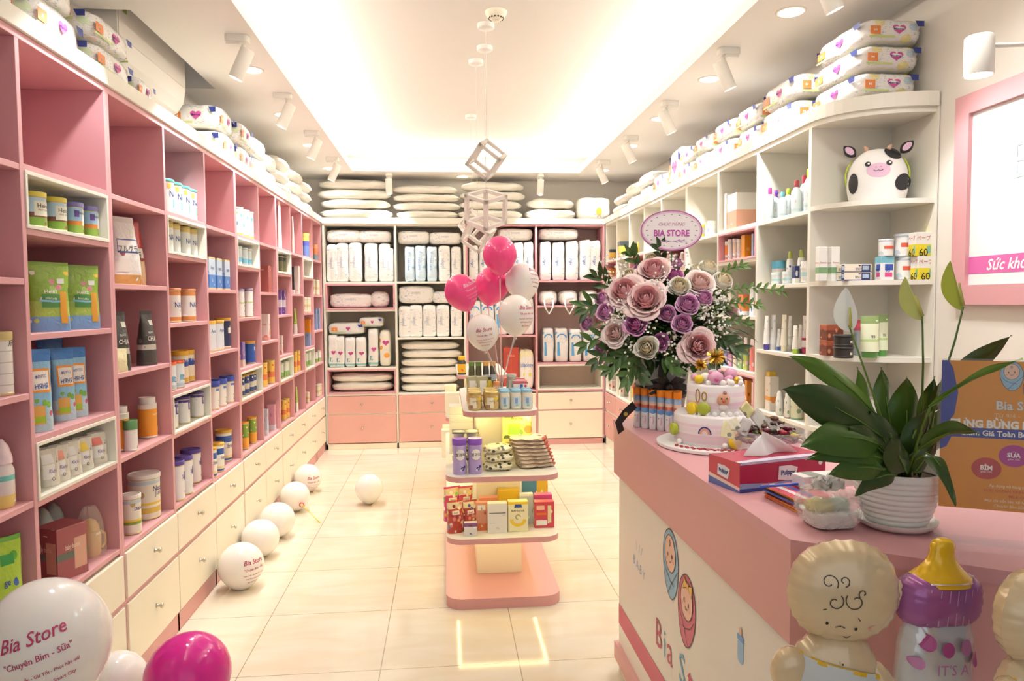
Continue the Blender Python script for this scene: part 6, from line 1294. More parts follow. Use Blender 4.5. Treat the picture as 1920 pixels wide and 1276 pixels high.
# effervescent tubes
def mk_fizz():
    o = MB().lathe([(.0125, 0), (.0135, .002), (.0135, .128)], print_mat('fizz_tube', '#EFECEE', ((.48, .60, '#8FB4DC'), (.60, .70, '#C9604A'), (.70, .80, '#E8C0A8'), (.80, 1, '#9FB8D8')), ('#C9456A', '#8A8A92', '#F6F2F0'), 90, .3, window=(.02, .45)), 16).build('vitamin_tube')
    m = MB(); fn = cyl_fn(.0137, 0)
    m.txt('Vitamin', .010, M('#C23A5A', .5), lambda x, y: fn(-y, x+.035)); m.grid(lambda u, v: fn(.012*v*math.cos(2*PI*u), .068+.009*v*math.sin(2*PI*u)), 14, 2, M('#6A9AD0', .4), closeu=True); m.build('label', o)
    MB().lathe([(.0145, .122), (.015, .124), (.015, .146), (.014, .1475), (0, .1475)], M('#F28A1E', .35), 16, cap=False).build('cap', o, sharp=50)
    return o
p0 = at(1193, 800, 'z', CTZ); p1 = at(1268, 812, 'z', CTZ)
for j in range(2):
    for i in range(6):
        q = p0.lerp(p1, i/5)+Vector((j*.012+.004, j*.034, 0))
        put('fizz', mk_fizz, (q.x, q.y, CT_), -PI/2-.25, f'orange-capped vitamin tube on the counter, {("front", "back")[j]} row, {ordl(i, 6)}', 'vitamin tube', 'orange-capped vitamin tubes', sc=(1.1, 1.1, 1.06))
# ---- bouquet
BQ = at(1240, 700, 'y', 2.80); BQ.z = CTZ
bq = empty('flower_arrangement', (BQ.x, BQ.y, CT_), 0, 'bouquet of lilac, pink and cream roses in a grey vase with black ribbon, oval sign', 'bouquet')
def loc(u, v, y): return at(u, v, 'y', y)-Vector((BQ.x, BQ.y, CT_))
VG = M('#A3A6A6', .35, name='vase_grey')
MB().lathe([(.075, 0), (.082, .01), (.10, .14), (.112, .27), (.108, .27), (.09, .14), (0, .03)], VG, 28, cap=True).build('vase', bq, sharp=50)
RB = M('#23211F', .3, name='black_ribbon'); GD = M('#C9A84A', .35, .5)
m = MB()
def ribbon(m, pts, wd, mat, nrm=(0, -1, 0)):
    P = [Vector(p) for p in pts]; vs = []; n_ = Vector(nrm)
    for i, p in enumerate(P):
        d = (P[min(i+1, len(P)-1)]-P[max(i-1, 0)]).normalized(); q = d.cross(n_).normalized()*wd/2; vs += [p+q, p-q]
    m.add(vs, [(2*i, 2*i+1, 2*i+3, 2*i+2) for i in range(len(P)-1)], mat, True)
m.lathe([(.0985, .115), (.102, .135), (.106, .155), (.1075, .165)], RB, 28, cap=False)
c = Vector((-.01, -.122, .165))
for sg in (-1, 1):
    for zz, l_ in ((.028, .06), (.0, .08), (-.025, .07)):
        ribbon(m, [c, c+Vector((sg*l_*.5, -.015, zz*.8+.01)), c+Vector((sg*l_, .0, zz)), c+Vector((sg*l_*.55, .01, zz*.6-.02)), c], .022, RB)
ribbon(m, [c, c+Vector((-.03, -.01, .05)), c+Vector((-.02, .0, .11))], .03, RB)
m.ball(tuple(c+Vector((0, -.008, 0))), .018, RB)
m.build('ribbon_bow', bq)
tl = [loc(1190, 758, 2.70), loc(1172, 775, 2.68), loc(1160, 792, 2.66), loc(1165, 810, 2.68)]
m = MB(); ribbon(m, tl, .032, RB, nrm=(.3, -1, .2)); pr = tl[1]+Vector((0, -.004, 0)); m.flat([(pr.x+.008*math.cos(a), pr.z+.008*math.sin(a)) for a in [2*PI*i/12 for i in range(12)]], GD, lambda x, z: Vector((x, pr.y-.006, z))); m.build('ribbon_tail', bq)
def rose_mesh(nm, col, col2, seed, n=26, open_=1.0):
    rn = random.Random(seed); m = MB(); A, B_ = M(col, .55, sss=.1), M(col2, .55, sss=.1)
    for i in range(n):
        t = i/(n-1); a0 = i*2.399+rn.uniform(-.25, .25); spread = 1.15-.40*t; k_ = rn.uniform(.92, 1.08)
        def P(u, v, a0=a0, spread=spread, t=t, k_=k_):
            s = 2*u-1; a = a0+s*spread; e = 1-.20*abs(s)**2.5
            base = .10+.42*t; lip = (.07+(.93*open_)*t**.85)*k_
            bulge = .10*math.sin(PI*v)*(1-t*.3)
            rr = base*(1-v)*.8+lip*v*e+bulge
            top = .62-.50*t**1.4
            zz = -.45*(1-v)**1.5+top*v**.8*e-(.16*t*open_)*max(0, v-.7)*3+.03*math.sin(4*s+i)*v
            return (rr*math.cos(a), rr*math.sin(a), zz)
        m.grid(P, 8, 6, A if t < .5 else B_)
    m.ball((0, 0, .30), .13, A, 8, 6, (1, 1, 1.6))
    m.ball((0, 0, -.34), .30, M('#5E7A3E', .6), 8, 5, (1, 1, .7))
    o = m.build(nm); return o
RO = {'L': ('#DB98C6', '#EBBBDA', 1), 'D': ('#CE76AE', '#E09CCB', 2), 'P': ('#EDB4B6', '#F7DAD6', 3), 'W': ('#F6E6C6', '#FBF6E8', 4), 'B': ('#F3D0C8', '#FAEAE4', 5)}
rproto = {}
roses = [(1226, 508, 44, 'P', 2.66), (1172, 548, 48, 'P', 2.62), (1212, 563, 52, 'P', 2.56), (1180, 520, 34, 'W', 2.70), (1224, 492, 36, 'W', 2.76), (1274, 538, 38, 'W', 2.58), (1312, 532, 42, 'B', 2.62), (1355, 527, 36, 'W', 2.66), (1328, 503, 34, 'W', 2.74), (1308, 508, 30, 'W', 2.76),
         (1290, 571, 38, 'L', 2.55), (1320, 558, 30, 'L', 2.58), (1192, 608, 38, 'D', 2.56), (1136, 585, 32, 'L', 2.62), (1130, 560, 26, 'L', 2.66), (1101, 607, 24, 'L', 2.70), (1154, 625, 36, 'B', 2.60), (1129, 652, 26, 'L', 2.68), (1251, 588, 30, 'L', 2.56), (1280, 607, 34, 'L', 2.53),
         (1213, 652, 40, 'W', 2.55), (1238, 641, 30, 'D', 2.60), (1309, 650, 46, 'P', 2.54), (1200, 505, 26, 'L', 2.74), (1264, 517, 30, 'D', 2.70), (1218, 540, 30, 'D', 2.72), (1270, 494, 22, 'L', 2.80), (1370, 580, 30, 'B', 2.80), (1188, 578, 24, 'P', 2.68), (1296, 540, 26, 'P', 2.74)]
cen = loc(1255, 640, 2.82)
for u, v, d_, k, y in roses:
    if k not in rproto: o = rose_mesh('rose', *RO[k], open_=1.15 if k in 'PB' else .85); rproto[k] = o; o.parent = bq
    else: o = rproto[k].copy(); C.objects.link(o)
    o.parent = bq
    p = loc(u, v, y); d = (p-cen); d = (d.normalized()+Vector((-.15, -.75, .35))).normalized()
    s = d_*y/CAM_F/1.28; o.location = p; o.scale = (s, s, s); o.rotation_euler = d.to_track_quat('Z', 'Y').to_euler()
    o['label'] = {'L': 'lilac rose', 'D': 'deep lilac rose', 'P': 'open pale pink rose', 'W': 'cream rose', 'B': 'blush rose'}[k]
LG = [M(c_, .42, name=n_) for c_, n_ in (('#31481F', 'leaf_dark'), ('#48672F', 'leaf_mid'), ('#668544', 'leaf_light'))]
def leaf(m, p, d, L_, W_, mat, up=Vector((0, 0, 1)), curl=.15, n=6, fold=.12):
    d = d.normalized(); s = d.cross(up)
    if s.length < .1: s = d.cross(Vector((0, 1, 0)))
    s.normalize(); nn = s.cross(d)
    def P(u, v):
        t = v; w_ = W_*math.sin(PI*min(1, t*.96+.02))**.8*(1-.25*t); x = (2*u-1)
        return p+d*(L_*t)-nn*(curl*L_*t*t)+s*(x*w_/2)+nn*(abs(x)*w_*fold)
    m.grid(P, 4, n, mat)
rn = random.Random(11)
inner = MB()
for i in range(1050):
    a = rn.uniform(0, 2*PI); b_ = rn.uniform(-.50, 1.35); r = rn.uniform(.2, 1.02)
    d = Vector((math.cos(a)*math.cos(b_), math.sin(a)*math.cos(b_), math.sin(b_)))
    p = cen+Vector((d.x*.29*r, d.y*.16*r, d.z*.225*r+.02))
    leaf(inner, p, (d+Vector((rn.uniform(-.6, .6), rn.uniform(-.6, .3), rn.uniform(-.6, .4)))), rn.uniform(.055, .10), rn.uniform(.026, .046), LG[rn.choice((0, 0, 0, 1, 1, 2))], curl=rn.uniform(0, .4))
inner.build('foliage', bq)
sprays = [((1180, 560), (1090, 590), 2.66, 9), ((1170, 600), (1085, 575), 2.7, 7), ((1180, 640), (1090, 650), 2.66, 9), ((1180, 650), (1112, 682), 2.62, 9), ((1195, 660), (1140, 700), 2.62, 10), ((1205, 670), (1172, 718), 2.60, 9), ((1320, 560), (1475, 548), 2.72, 22), ((1320, 590), (1430, 575), 2.70, 18), ((1330, 620), (1410, 610), 2.70, 12), ((1330, 540), (1400, 500), 2.72, 12),
          ((1240, 500), (1236, 470), 2.72, 7), ((1195, 510), (1180, 480), 2.72, 7), ((1150, 560), (1115, 520), 2.68, 7), ((1300, 665), (1335, 690), 2.60, 8), ((1330, 640), (1380, 660), 2.62, 9), ((1240, 675), (1262, 698), 2.58, 7), ((1185, 680), (1200, 712), 2.6, 7)]
for (a, b_), (c_, d_), y, n_ in sprays:
    m = MB(); A = loc(a, b_, y+.05); B = loc(c_, d_, y-.02); st = [A.lerp(B, t/8)+Vector((0, 0, .03*math.sin(PI*t/8))) for t in range(9)]
    m.tube(st, .0018, LG[1], 5)
    thin = n_ > 11; mt = LG[2] if thin else LG[rn.choice((0, 1))]
    for i in range(n_):
        t = (i+1)/n_; k = t*8; q = st[min(7, int(k))].lerp(st[min(8, int(k)+1)], k-int(k)); dd = (B-A).normalized()
        side = dd.cross(Vector((0, 1, 0)))*(1 if i % 2 else -1)
        leaf(m, q, dd*(.7 if thin else 1.0)+side*(.8 if i < n_-1 else 0)+Vector((0, rn.uniform(-.4, .1), 0)), .030 if thin else rn.uniform(.055, .075), .016 if thin else .026, mt, up=Vector((0, -1, .3)), curl=.15)
    m.build('leaf_spray', bq)
m = MB(); wm_ = M('#F8F6EE', .6)
for cx_, cy_, n_, sp_ in ((1165, 580, 40, 26), (1240, 535, 30, 18), (1345, 615, 46, 26), (1265, 650, 46, 26), (1150, 500, 34, 22), (1350, 565, 26, 18), (1215, 600, 24, 18), (1265, 495, 24, 20), (1185, 655, 20, 18), (1290, 690, 20, 16), (1325, 585, 22, 16)):
    for _ in range(n_):
        p = loc(cx_+rn.gauss(0, sp_*.6), cy_+rn.gauss(0, sp_*.6), 2.55+rn.uniform(-.02, .06)); m.ball(tuple(p), rn.uniform(.003, .0055), wm_, 6, 4)
o = m.build('gypsophila', bq); o['label'] = "white baby's breath blossoms"; o['kind'] = 'stuff'
sc_ = loc(1259, 432, 2.70)
MB().tube([sc_+Vector((0, .004, -.05)), cen+Vector((.02, .03, 0))], .003, LG[1], 6).build('sign_stick', bq)
m = MB(); W_, H_ = .123, .078
T = Matrix.Translation(sc_) @ Matrix.Rotation(PI/2, 4, 'X')
m.prism(ell(0, 0, W_, H_, 48), -.003, .003, M('#EDE4E2', .5), T=T)
fn = lambda k: (lambda x, y: sc_+Vector((x, -.0032-.0004*k, y)))
MGN = M('#B2479A', .5); m.stroke(ell(0, 0, W_*.975, H_*.965, 48), .0045, M('#A85A92', .5), fn(1), True); m.stroke(ell(0, 0, W_*.93, H_*.90, 48), .006, M('#DDB8CC', .5), fn(1), True)
for i in range(20):
    a = 2*PI*i/20; m.flat([(W_*.80*math.cos(a)+.004*math.cos(t), H_*.78*math.sin(a)+.0016*math.sin(t)) for t in [2*PI*k/8 for k in range(8)]], M('#7A6A86', .5), fn(2))
m.txt('CHÚC MỪNG', .017, M('#A0507E', .5), lambda x, y: fn(2)(x, y+.026), shear=.25, maxw=.115); m.txt('BIA STORE', .034, MGN, lambda x, y: fn(2)(x, y-.010), bold=.03, maxw=.14)
for sg in (-1, 1):
    m.stroke([(sg*.004, -.041), (sg*.03, -.038), (sg*.06, -.040)], .002, M('#A878A8', .5), fn(2))
    for k in range(4): m.stroke([(sg*(.010+.010*k), -.040), (sg*(.022+.010*k), -.034 if k % 2 else -.046)], .0024, M('#A878A8', .5), fn(2))
m.build('oval_sign', bq)
# ---- cake
ck = empty('birthday_cake', (.925, 2.38, CT_), 0, 'two-tier pink and white cake with animal figures on a round white board', 'cake')
CK = print_mat('cake_cream', '#F6EFEE', ((.10, .30, '#F3DEE4'), (.30, .38, '#F1D6DF'), (.45, .60, '#F5E6EA'), (.62, .72, '#F3DCE4')), (), 30, rough=.55)
CW = M('#F8F4EE', .55); Y_ = M('#EBCB2E', .5); GR = M('#A6B23A', .5); PG = M('#E3A6C4', .5); GO = M('#D4A63A', .3, .8)
MB().lathe([(.195, 0), (.20, .003), (.20, .012), (.196, .014)], M('#F2F0EE', .4), 48).build('cake_board', ck, sharp=40)
m = MB()
for i in range(30):
    a = -2.75+i*.062; rr = .172+(i % 2)*.010; m.ball((rr*math.cos(a), rr*math.sin(a), .016), .0052, M('#A8303A', .5), 6, 4, (1.4, 1, .5))
for s_, rr, a1 in (('Mừng khai trương', .160, -1.75), ):
    vs, fs, w_, h_ = text_poly(s_, .2, .02); k = .022
    m.add([((rr+(y-h_/2)*k*1)*math.cos(a1+(x-w_/2)*k/rr)*1, (rr-(y-h_/2)*k)*math.sin(a1+(x-w_/2)*k/rr), .0155) if 0 else ((rr-(y-h_/2)*k)*math.cos(a1+(x-w_/2)*k/rr), (rr-(y-h_/2)*k)*math.sin(a1+(x-w_/2)*k/rr), .0155) for x, y in vs], fs, M('#A8303A', .5))
m.build('red_icing_lettering', ck)
MB().lathe([(.136, .014), (.14, .02), (.14, .108), (.134, .115), (0, .116)], CK, 48, cap=False).build('lower_tier', ck, sharp=60)
MB().lathe([(.094, .115), (.097, .12), (.097, .208), (.092, .215), (0, .216)], print_mat('cake_cream2', '#F6EFEE', ((.20, .32, '#F3DCE5'), (.32, .42, '#F0D0DC'), (.60, .74, '#F4E0E8')), (), 30, rough=.55), 48, cap=False).build('upper_tier', ck, sharp=60)
def oncyl(r, a): return Vector((r*math.cos(a), r*math.sin(a), 0))
FR = math.atan2(-2.38, -.90)                       # towards the camera
for i, (a, z, c_) in enumerate(((FR-.75, .135, Y_), (FR-.35, .138, GR))): m = MB(); T = Matrix.Translation(oncyl(.112, a)+Vector((0, 0, z))) @ Matrix.Rotation(a, 4, 'Z') @ Matrix.Rotation(PI/2, 4, 'Y'); m.lathe([(0, -.010), (.018, -.010), (.021, -.006), (.021, -.002), (.0195, 0), (.021, .002), (.021, .006), (.018, .010), (0, .010)], c_, 20, T=T, cap=False); m.build('macaron', ck)
for a, z, c_ in ((FR+.42, .035, Y_), (FR-1.15, .060, GR)):
    m = MB(); T = Matrix.Translation(oncyl(.150, a)+Vector((0, 0, z))) @ Matrix.Rotation(a, 4, 'Z') @ Matrix.Rotation(PI/2, 4, 'Y'); m.lathe([(0, -.010), (.018, -.010), (.021, -.006), (.021, -.002), (.0195, 0), (.021, .002), (.021, .006), (.018, .010), (0, .010)], c_, 20, T=T, cap=False); m.build('macaron', ck)
m = MB(); T = Matrix.Translation(oncyl(.100, FR+.25)+Vector((0, 0, .170))) @ Matrix.Rotation(FR+.25, 4, 'Z'); BRW = M('#D9A684', .55)
m.ball((0, 0, 0), .022, BRW, 16, 10, (.45, 1, .9), T=T); m.ball((0, .004, .022), .007, M('#A8707A', .5), 8, 6, T=T); m.ball((.009, -.002, -.004), .006, M('#C86A4A', .5), 8, 6, T=T)
for s_ in (-1, 1): m.ball((.009, s_*.009, .004), .003, M('#2E2622', .3), 8, 6, T=T)
m.ball((0, 0, -.027), .016, M('#F2E8E0', .5), 10, 6, (.4, 1, .7), T=T); m.build('bear_cookie', ck)
m = MB(); fnc = lambda r, k: (lambda x, y: oncyl(r+.0008*k, FR+x/r)+Vector((0, 0, y)))
for rr_, c_ in ((.020, '#2E3F6E'), (.016, '#D9A0B4'), (.012, '#E8B07A'), (.008, '#F4E6DA')): m.stroke([(-.035+rr_*math.cos(t), .058+rr_*1.15*math.sin(t)) for t in [PI*i/12 for i in range(13)]], .0045, M(c_, .5), fnc(.1405, 1))
m.build('rainbow_cookie', ck)
m = MB()
for dx_, rt in ((-.062, .4), (-.038, -.4)): m.stroke([(dx_+.008*math.cos(t), .178+.018*math.sin(t)+rt*.01*math.sin(t)) for t in [2*PI*i/12 for i in range(12)]], .004, GO, fnc(.0975, 2), True)
m.build('gold_butterfly', ck)
m = MB(); m.ball((-.022, -.055, .238), .024, PG, 16, 10, (1.1, 1, .9)); m.ball((-.027, -.078, .234), .009, M('#D06A94', .5), 10, 6, (1, .5, .8)); m.ball((-.040, -.052, .258), .007, PG, 8, 6); m.ball((-.006, -.050, .260), .007, PG, 8, 6); m.ball((.012, -.058, .232), .008, PG, 8, 6); m.build('pig_figure', ck)
m = MB(); m.ball((-.072, -.035, .232), .017, Y_, 14, 8, (1, 1, .85)); m.build('lemon_macaron', ck)
for i, (x_, y_, z_, r_, c_) in enumerate(((.045, -.02, .245, .022, PG), (.030, -.048, .232, .013, PG), (.020, -.062, .226, .009, CW), (.052, -.052, .228, .012, GO), (-.005, -.08, .222, .011, CW), (.022, -.082, .222, .012, CW), (-.045, -.02, .235, .018, CW), (-.075, -.0, .235, .014, PG), (.075, -.02, .226, .012, CW), (.0, .02, .24, .02, CW), (-.05, -.062, .222, .009, CW), (.06, -.07, .222, .009, CW))):
    MB().ball((x_, y_, z_), r_, c_, 14, 8).build('sugar_pearl', ck)
for (x_, y_, z_, r_) in ((.0, .0, .305, .031), (-.045, .02, .275, .022)):
    m = MB(); rr = random.Random(int(z_*1000))
    for _ in range(90):
        d = Vector((rr.gauss(0, 1), rr.gauss(0, 1), rr.gauss(0, 1))).normalized(); s_ = d.orthogonal().normalized()*.0022; c0 = Vector((x_, y_, z_)); m.add([c0+s_, c0-s_, c0+d*r_-s_, c0+d*r_+s_], [(0, 1, 2, 3)], GO)
    m.tube([(x_, y_, z_), (x_, y_, .215)], .0015, CW, 5); m.build('gold_pompom', ck)
m = MB()
for i in range(9):
    a = FR-.9+i*.22; m.ball((.150*math.cos(a), .150*math.sin(a), .024), .010, CW, 8, 5) if i in (0, 5, 6) else None
    m.ball((.112*math.cos(a), .112*math.sin(a), .122), .009, CW, 8, 5)
m.build('cream_dots', ck)
# ---- candy bowl
cb = empty('candy_bowl', (.965, 2.065, CT_), 0, 'clear glass bowl heaped with wrapped candies and tea sachets beside the cake', 'bowl')
GLS = M('#F2F4F4', .05, alpha=.22, coat=.5, name='clear_glass')
m = MB(); pr = [(0, .004), (.05, .004), (.062, .015), (.09, .05), (.115, .095)]; m.lathe([(0, 0), (.052, 0), (.066, .012), (.095, .048), (.120, .095), (.116, .096)]+pr[::-1], GLS, 32, cap=False, T=Matrix.Scale(1.16, 4, (0, 0, 1))); m.build('glass_bowl', cb)
rn = random.Random(3); cols_ = [('#3A2E2A', 'dark brown'), ('#7A2E3A', 'wine-red'), ('#A83A4A', 'red'), ('#D9742E', 'orange'), ('#4A2A2E', 'plum'), ('#E6E2D8', 'silver-white'), ('#2E2A2C', 'black'), ('#8A5A44', 'brown'), ('#5A7A3A', 'green'), ('#B9A03A', 'gold'), ('#5A3A2E', 'chocolate-brown'), ('#6A2438', 'dark red')]
for i in range(105):
    a = rn.uniform(0, 2*PI); r = .092*math.sqrt(rn.random()); z = .045+rn.random()*.095*(1.1-r/.1)+ .02; x, y = r*math.cos(a), r*math.sin(a)
    if r > .055: z = max(z, .082)
    T = Matrix.Translation((x, y, z)) @ Matrix.Rotation(rn.uniform(0, 6), 4, 'Z') @ Matrix.Rotation(rn.uniform(-.6, .6), 4, 'X'); c_, cn_ = rn.choice(cols_); m = MB()
    m.ball((0, 0, 0), .0125, M(c_, .25), 8, 5, (1.3, .8, .6), T=T)
    for s_ in (-1, 1): m.add([(s_*.012, 0, 0), (s_*.024, -.008, .003), (s_*.024, .008, -.002)], [(0, 1, 2)], M(c_, .25), T=T)
    o = m.build('wrapped_candy'); o.location = cb.location; tag(o, f'{cn_} twist-wrapped candy heaped in the clear glass bowl', 'candy', f'{cn_} candies in the glass bowl')
for i, (u, v, w_, h_, c_, rt, nm) in enumerate(((1423, 785, 40, 24, '#D9D4CC', -.6, 'silver-grey'), (1395, 800, 34, 22, '#CFCAC6', .5, 'grey'), (1366, 805, 34, 26, '#EDE6B8', .2, 'pale yellow'), (1400, 768, 22, 26, '#DDD89A', .9, 'yellow-green'), (1450, 800, 36, 20, '#C9C4BE', -.3, 'light grey'), (1376, 795, 22, 20, '#F0EAD0', -.4, 'cream'))):
    p = at(u, v, 'y', 2.07-(i % 3)*.02); m = MB(); k = 2.07/CAM_F
    mt = print_mat('sachet%d' % i, c_, (), ('#FFFFFF', '#8A8A80', '#3A3A36'), 60, .15, rough=.2, bump=.3)
    m.soft(h_*k, w_*k, .005, mt, n=6, e=16, wr=.0010, seed=i); o = m.build('sachet', loc=p-Vector((0, 0, 0)), rot=(R(90)*.75, rt, rn.uniform(-.3, .3)))
    tag(o, f'{nm} foil sachet sticking out of the candy bowl', 'sachet')
# ---- tissue box
tb = empty('tissue_box', (.751, 1.761, CT_), .272, 'crimson and blue tissue box with a tissue pulled out', 'tissue box')
L_, W_, H_ = .285, .13, .078
RDM = M('#A82449', .35); m = MB(); m.box((0, 0, 0), (L_, W_, H_), RDM, .001)
ff = lambda k: plane_fn((0, 0, 0), (1, 0, 0), (0, 0, 1), .0005*k); fe = lambda k: plane_fn((0, W_, 0), (0, -1, 0), (0, 0, 1), .0005*k); ft = lambda k: plane_fn((0, 0, H_), (1, 0, 0), (0, 1, 0), .0005*k)
m.flat([(0, 0), (L_, 0), (L_, .008), (.2, .010), (.1, .008), (0, .010)], M('#2E3F8E', .35), ff(1)); m.flat([(0, .010), (.1, .008), (.2, .010), (L_, .008), (L_, .020), (.2, .021), (.1, .018), (0, .024)], M('#8FA0C8', .35), ff(1)); m.flat([(0, H_-.006), (L_, H_-.006), (L_, H_), (0, H_)], M('#C9C2DC', .35), ff(1))
m.flat([(0, 0), (W_, 0), (W_, H_), (0, H_)], M('#C44C56', .4), fe(1)); m.flat([(0, .0), (W_, 0), (W_, .006), (0, .02)], M('#5A6AA8', .4), fe(2)); m.flat([(0, .02), (W_, .006), (W_, .014), (.05, .024), (0, .030)], M('#EBD6C8', .4), fe(2))
m.flat([(0, 0), (L_, 0), (L_, .022), (.15, .030), (0, .018)], M('#D9D2E6', .35), ft(1))
for f_, cx_, cy_, s_ in ((fe(3), W_*.5, .044, 1), (ff(3), .155, .040, 1.25)):
    m.flat([(cx_-.026*s_, cy_-.012*s_), (cx_+.018*s_, cy_-.018*s_), (cx_+.026*s_, cy_+.010*s_), (cx_+.006*s_, cy_+.016*s_), (cx_-.024*s_, cy_+.016*s_)], M('#E9E6EC', .4), f_); m.txt('Pulppy', .014*s_, M('#3A4A7E', .4), lambda x, y, g=f_: (Vector(g(cx_+x, cy_+y))+(Vector((-.0006, 0, 0)) if s_ == 1 else Vector((0, -.0006, 0)))), bold=.04, maxw=.04*s_)
m.flat(ell(L_-.02, H_-.02, .007, .006, 12), M('#E6E2EA', .4), ff(2)); m.build('carton', tb)
m = MB()
def tis(u, v):
    s = 2*u-1; h = v; return (.150+s*(.072*(1-h)**.8+.012)-.018*h, W_*.45+.012*math.sin(s*4+h*1.5)*(1-h*.5)+.008*h, H_+.001+.060*h**.9*(1-.12*s*s))
m.grid(tis, 18, 10, M('#F4F2F0', .7, sss=.2)); m.grid(lambda u, v: tuple(a+b2 for a, b2 in zip(tis(u, v), (.0, .016*math.sin(PI*u)*(1-v)+.002, 0))), 18, 10, M('#F4F2F0', .7, sss=.2)); m.build('tissue', tb)
# ---- leaflets, pen, long white box
def leaflet(i):
    o = MB().box((0, 0, 0), (.10, .145, .0034), M(('#D9962E', '#C8443A', '#D0803A', '#B83A4A', '#8A94B0', '#4A62A8')[i % 6], .4)).build('leaflet'); return o
for i in range(9):
    o = leaflet(i); p = at(1432+(i % 4)*2, 925-i*3.2 if 0 else 925, 'z', CTZ); p = Vector((.815+.004*math.sin(i*2.1), 1.575+.004*math.cos(i*3), CT_+i*.0036)); o.location = p; o.rotation_euler = (0, 0, .10+.05*math.sin(i*1.7))
    tag(o, f'colourful leaflet in the pile beside tissue box, {("bottom", "second from bottom", "third from bottom", "fourth from bottom", "middle", "fourth from top", "third from top", "second from top", "top")[i]} one', 'leaflet', 'pile of leaflets')
m = MB(); m.flat([(.0, .0), (.1, .0), (.1, .145), (0, .145)], M('#C23050', .4), lambda x, y: (x, y, .0038)); 
m.flat([(.02, .0), (.035, .0), (.035, .145), (.02, .145)], M('#EDE6EA', .4), lambda x, y: (x, y, .0040)); m.flat([(.045, .0), (.06, .0), (.06, .145), (.045, .145)], M('#3A4AA0', .4), lambda x, y: (x, y, .0040)); m.build('cover_print', o)
m = MB(); m.box((0, 0, 0), (.205, .05, .030), M('#F0EEEA', .45), .001); m.flat([(.035, -.0005), (.06, -.0005), (.06, .03), (.035, .03)], M('#B9925A', .45), lambda x, y: (x, -.0006, y)); m.flat([(.025, .0), (.06, .0), (.052, .05), (.02, .05)], M('#8C9088', .45), lambda x, y: (x, y, .0306))
m.txt('Baby Care', .016, M('#B83A4A', .5), lambda x, y: (x+.13, y+.025, .0308), shear=.3)
tag(m.build('long_box', loc=(.868, 1.655, CT_+.0345), rot=.12), 'long narrow white box with gold band lying on leaflets', 'product box')
m = MB(); m.tube([(0, 0, 0), (.16, 0, 0)], .0035, M('#3A62C0', .35), 8); m.lathe([(.0036, .16), (.003, .185), (0, .186)], M('#2E4E9A', .35), 8, T=Matrix.Rotation(PI/2, 4, 'Y')); 
tag(m.build('pen', loc=(.765, 1.672, CT_+.040), rot=(0, -.02, .07)), 'thin blue pen lying across the leaflets before tissue box', 'pen')
# ---- plastic bag with a foam tray
pbg = empty('takeaway_bag', (.838, 1.490, CT_), 0, 'knotted clear plastic bag with white foam tray beside the plant pot', 'plastic bag')
m = MB(); m.prism(rrect(-.045, -.042, .045, .042, .02), .004, .030, M('#EDEBE6', .5)); m.prism(rrect(-.05, -.046, .05, .046, .02), .030, .034, M('#F1EFEA', .5)); m.ball((-.02, 0, .045), .025, M('#D9C87A', .6), 10, 6, (1.4, 1, .7)); m.ball((.025, .005, .045), .022, M('#CFE0CC', .6), 10, 6, (1.3, 1, .7)); m.build('foam_tray', pbg)
m = MB(); m.soft(.125, .125, .086, M('#FAF7F2', .2, alpha=.28, name='clear_bag_film'), n=14, e=2.8, wr=.006, seed=8); m.build('film', pbg)
m = MB(); m.soft(.06, .05, .03, M('#F4F1EC', .15, alpha=.6), n=8, e=2.2, wr=.008, seed=3, T=Matrix.Translation((.0, 0, .078))); m.build('knot', pbg)
# ---- peace lily
PX = at(1681, 900, 'y', 1.47).x
pl = empty('peace_lily', (PX, 1.47, CT_), 0, 'peace lily with glossy dark leaves and three flowers in a white ribbed pot', 'potted plant')
PW = M('#EDEBE6', .3, name='pot_white')
pf = [(.055, .012)]
for i in range(9): z = .014+i*.012; r = .058+.026*(i/8)**.8; pf += [(r, z), (r+.0025, z+.004), (r+.0025, z+.008), (r+.0005, z+.0115)]
pf += [(.086, .128), (.082, .128), (.078, .112)]
MB().lathe(pf, PW, 40, cap=False).build('pot', pl, sharp=60)
MB().lathe([(.048, 0), (.062, .001), (.074, .010), (.078, .018), (.075, .018), (.06, .008), (.055, .012), (0, .012)], PW, 36).build('saucer', pl, sharp=60)
MB().lathe([(0, .110), (.05, .112), (.079, .108)], M('#4A3A2C', .9), 24, cap=False).build('soil', pl)
def lp(u, v, y): return at(u, v, 'y', y)-Vector((PX, 1.47, CT_))
LD = [M('#344B1D', .3, name='lily_leaf_dark'), M('#426222', .3, name='lily_leaf'), M('#5F802C', .33, name='lily_leaf_light')]
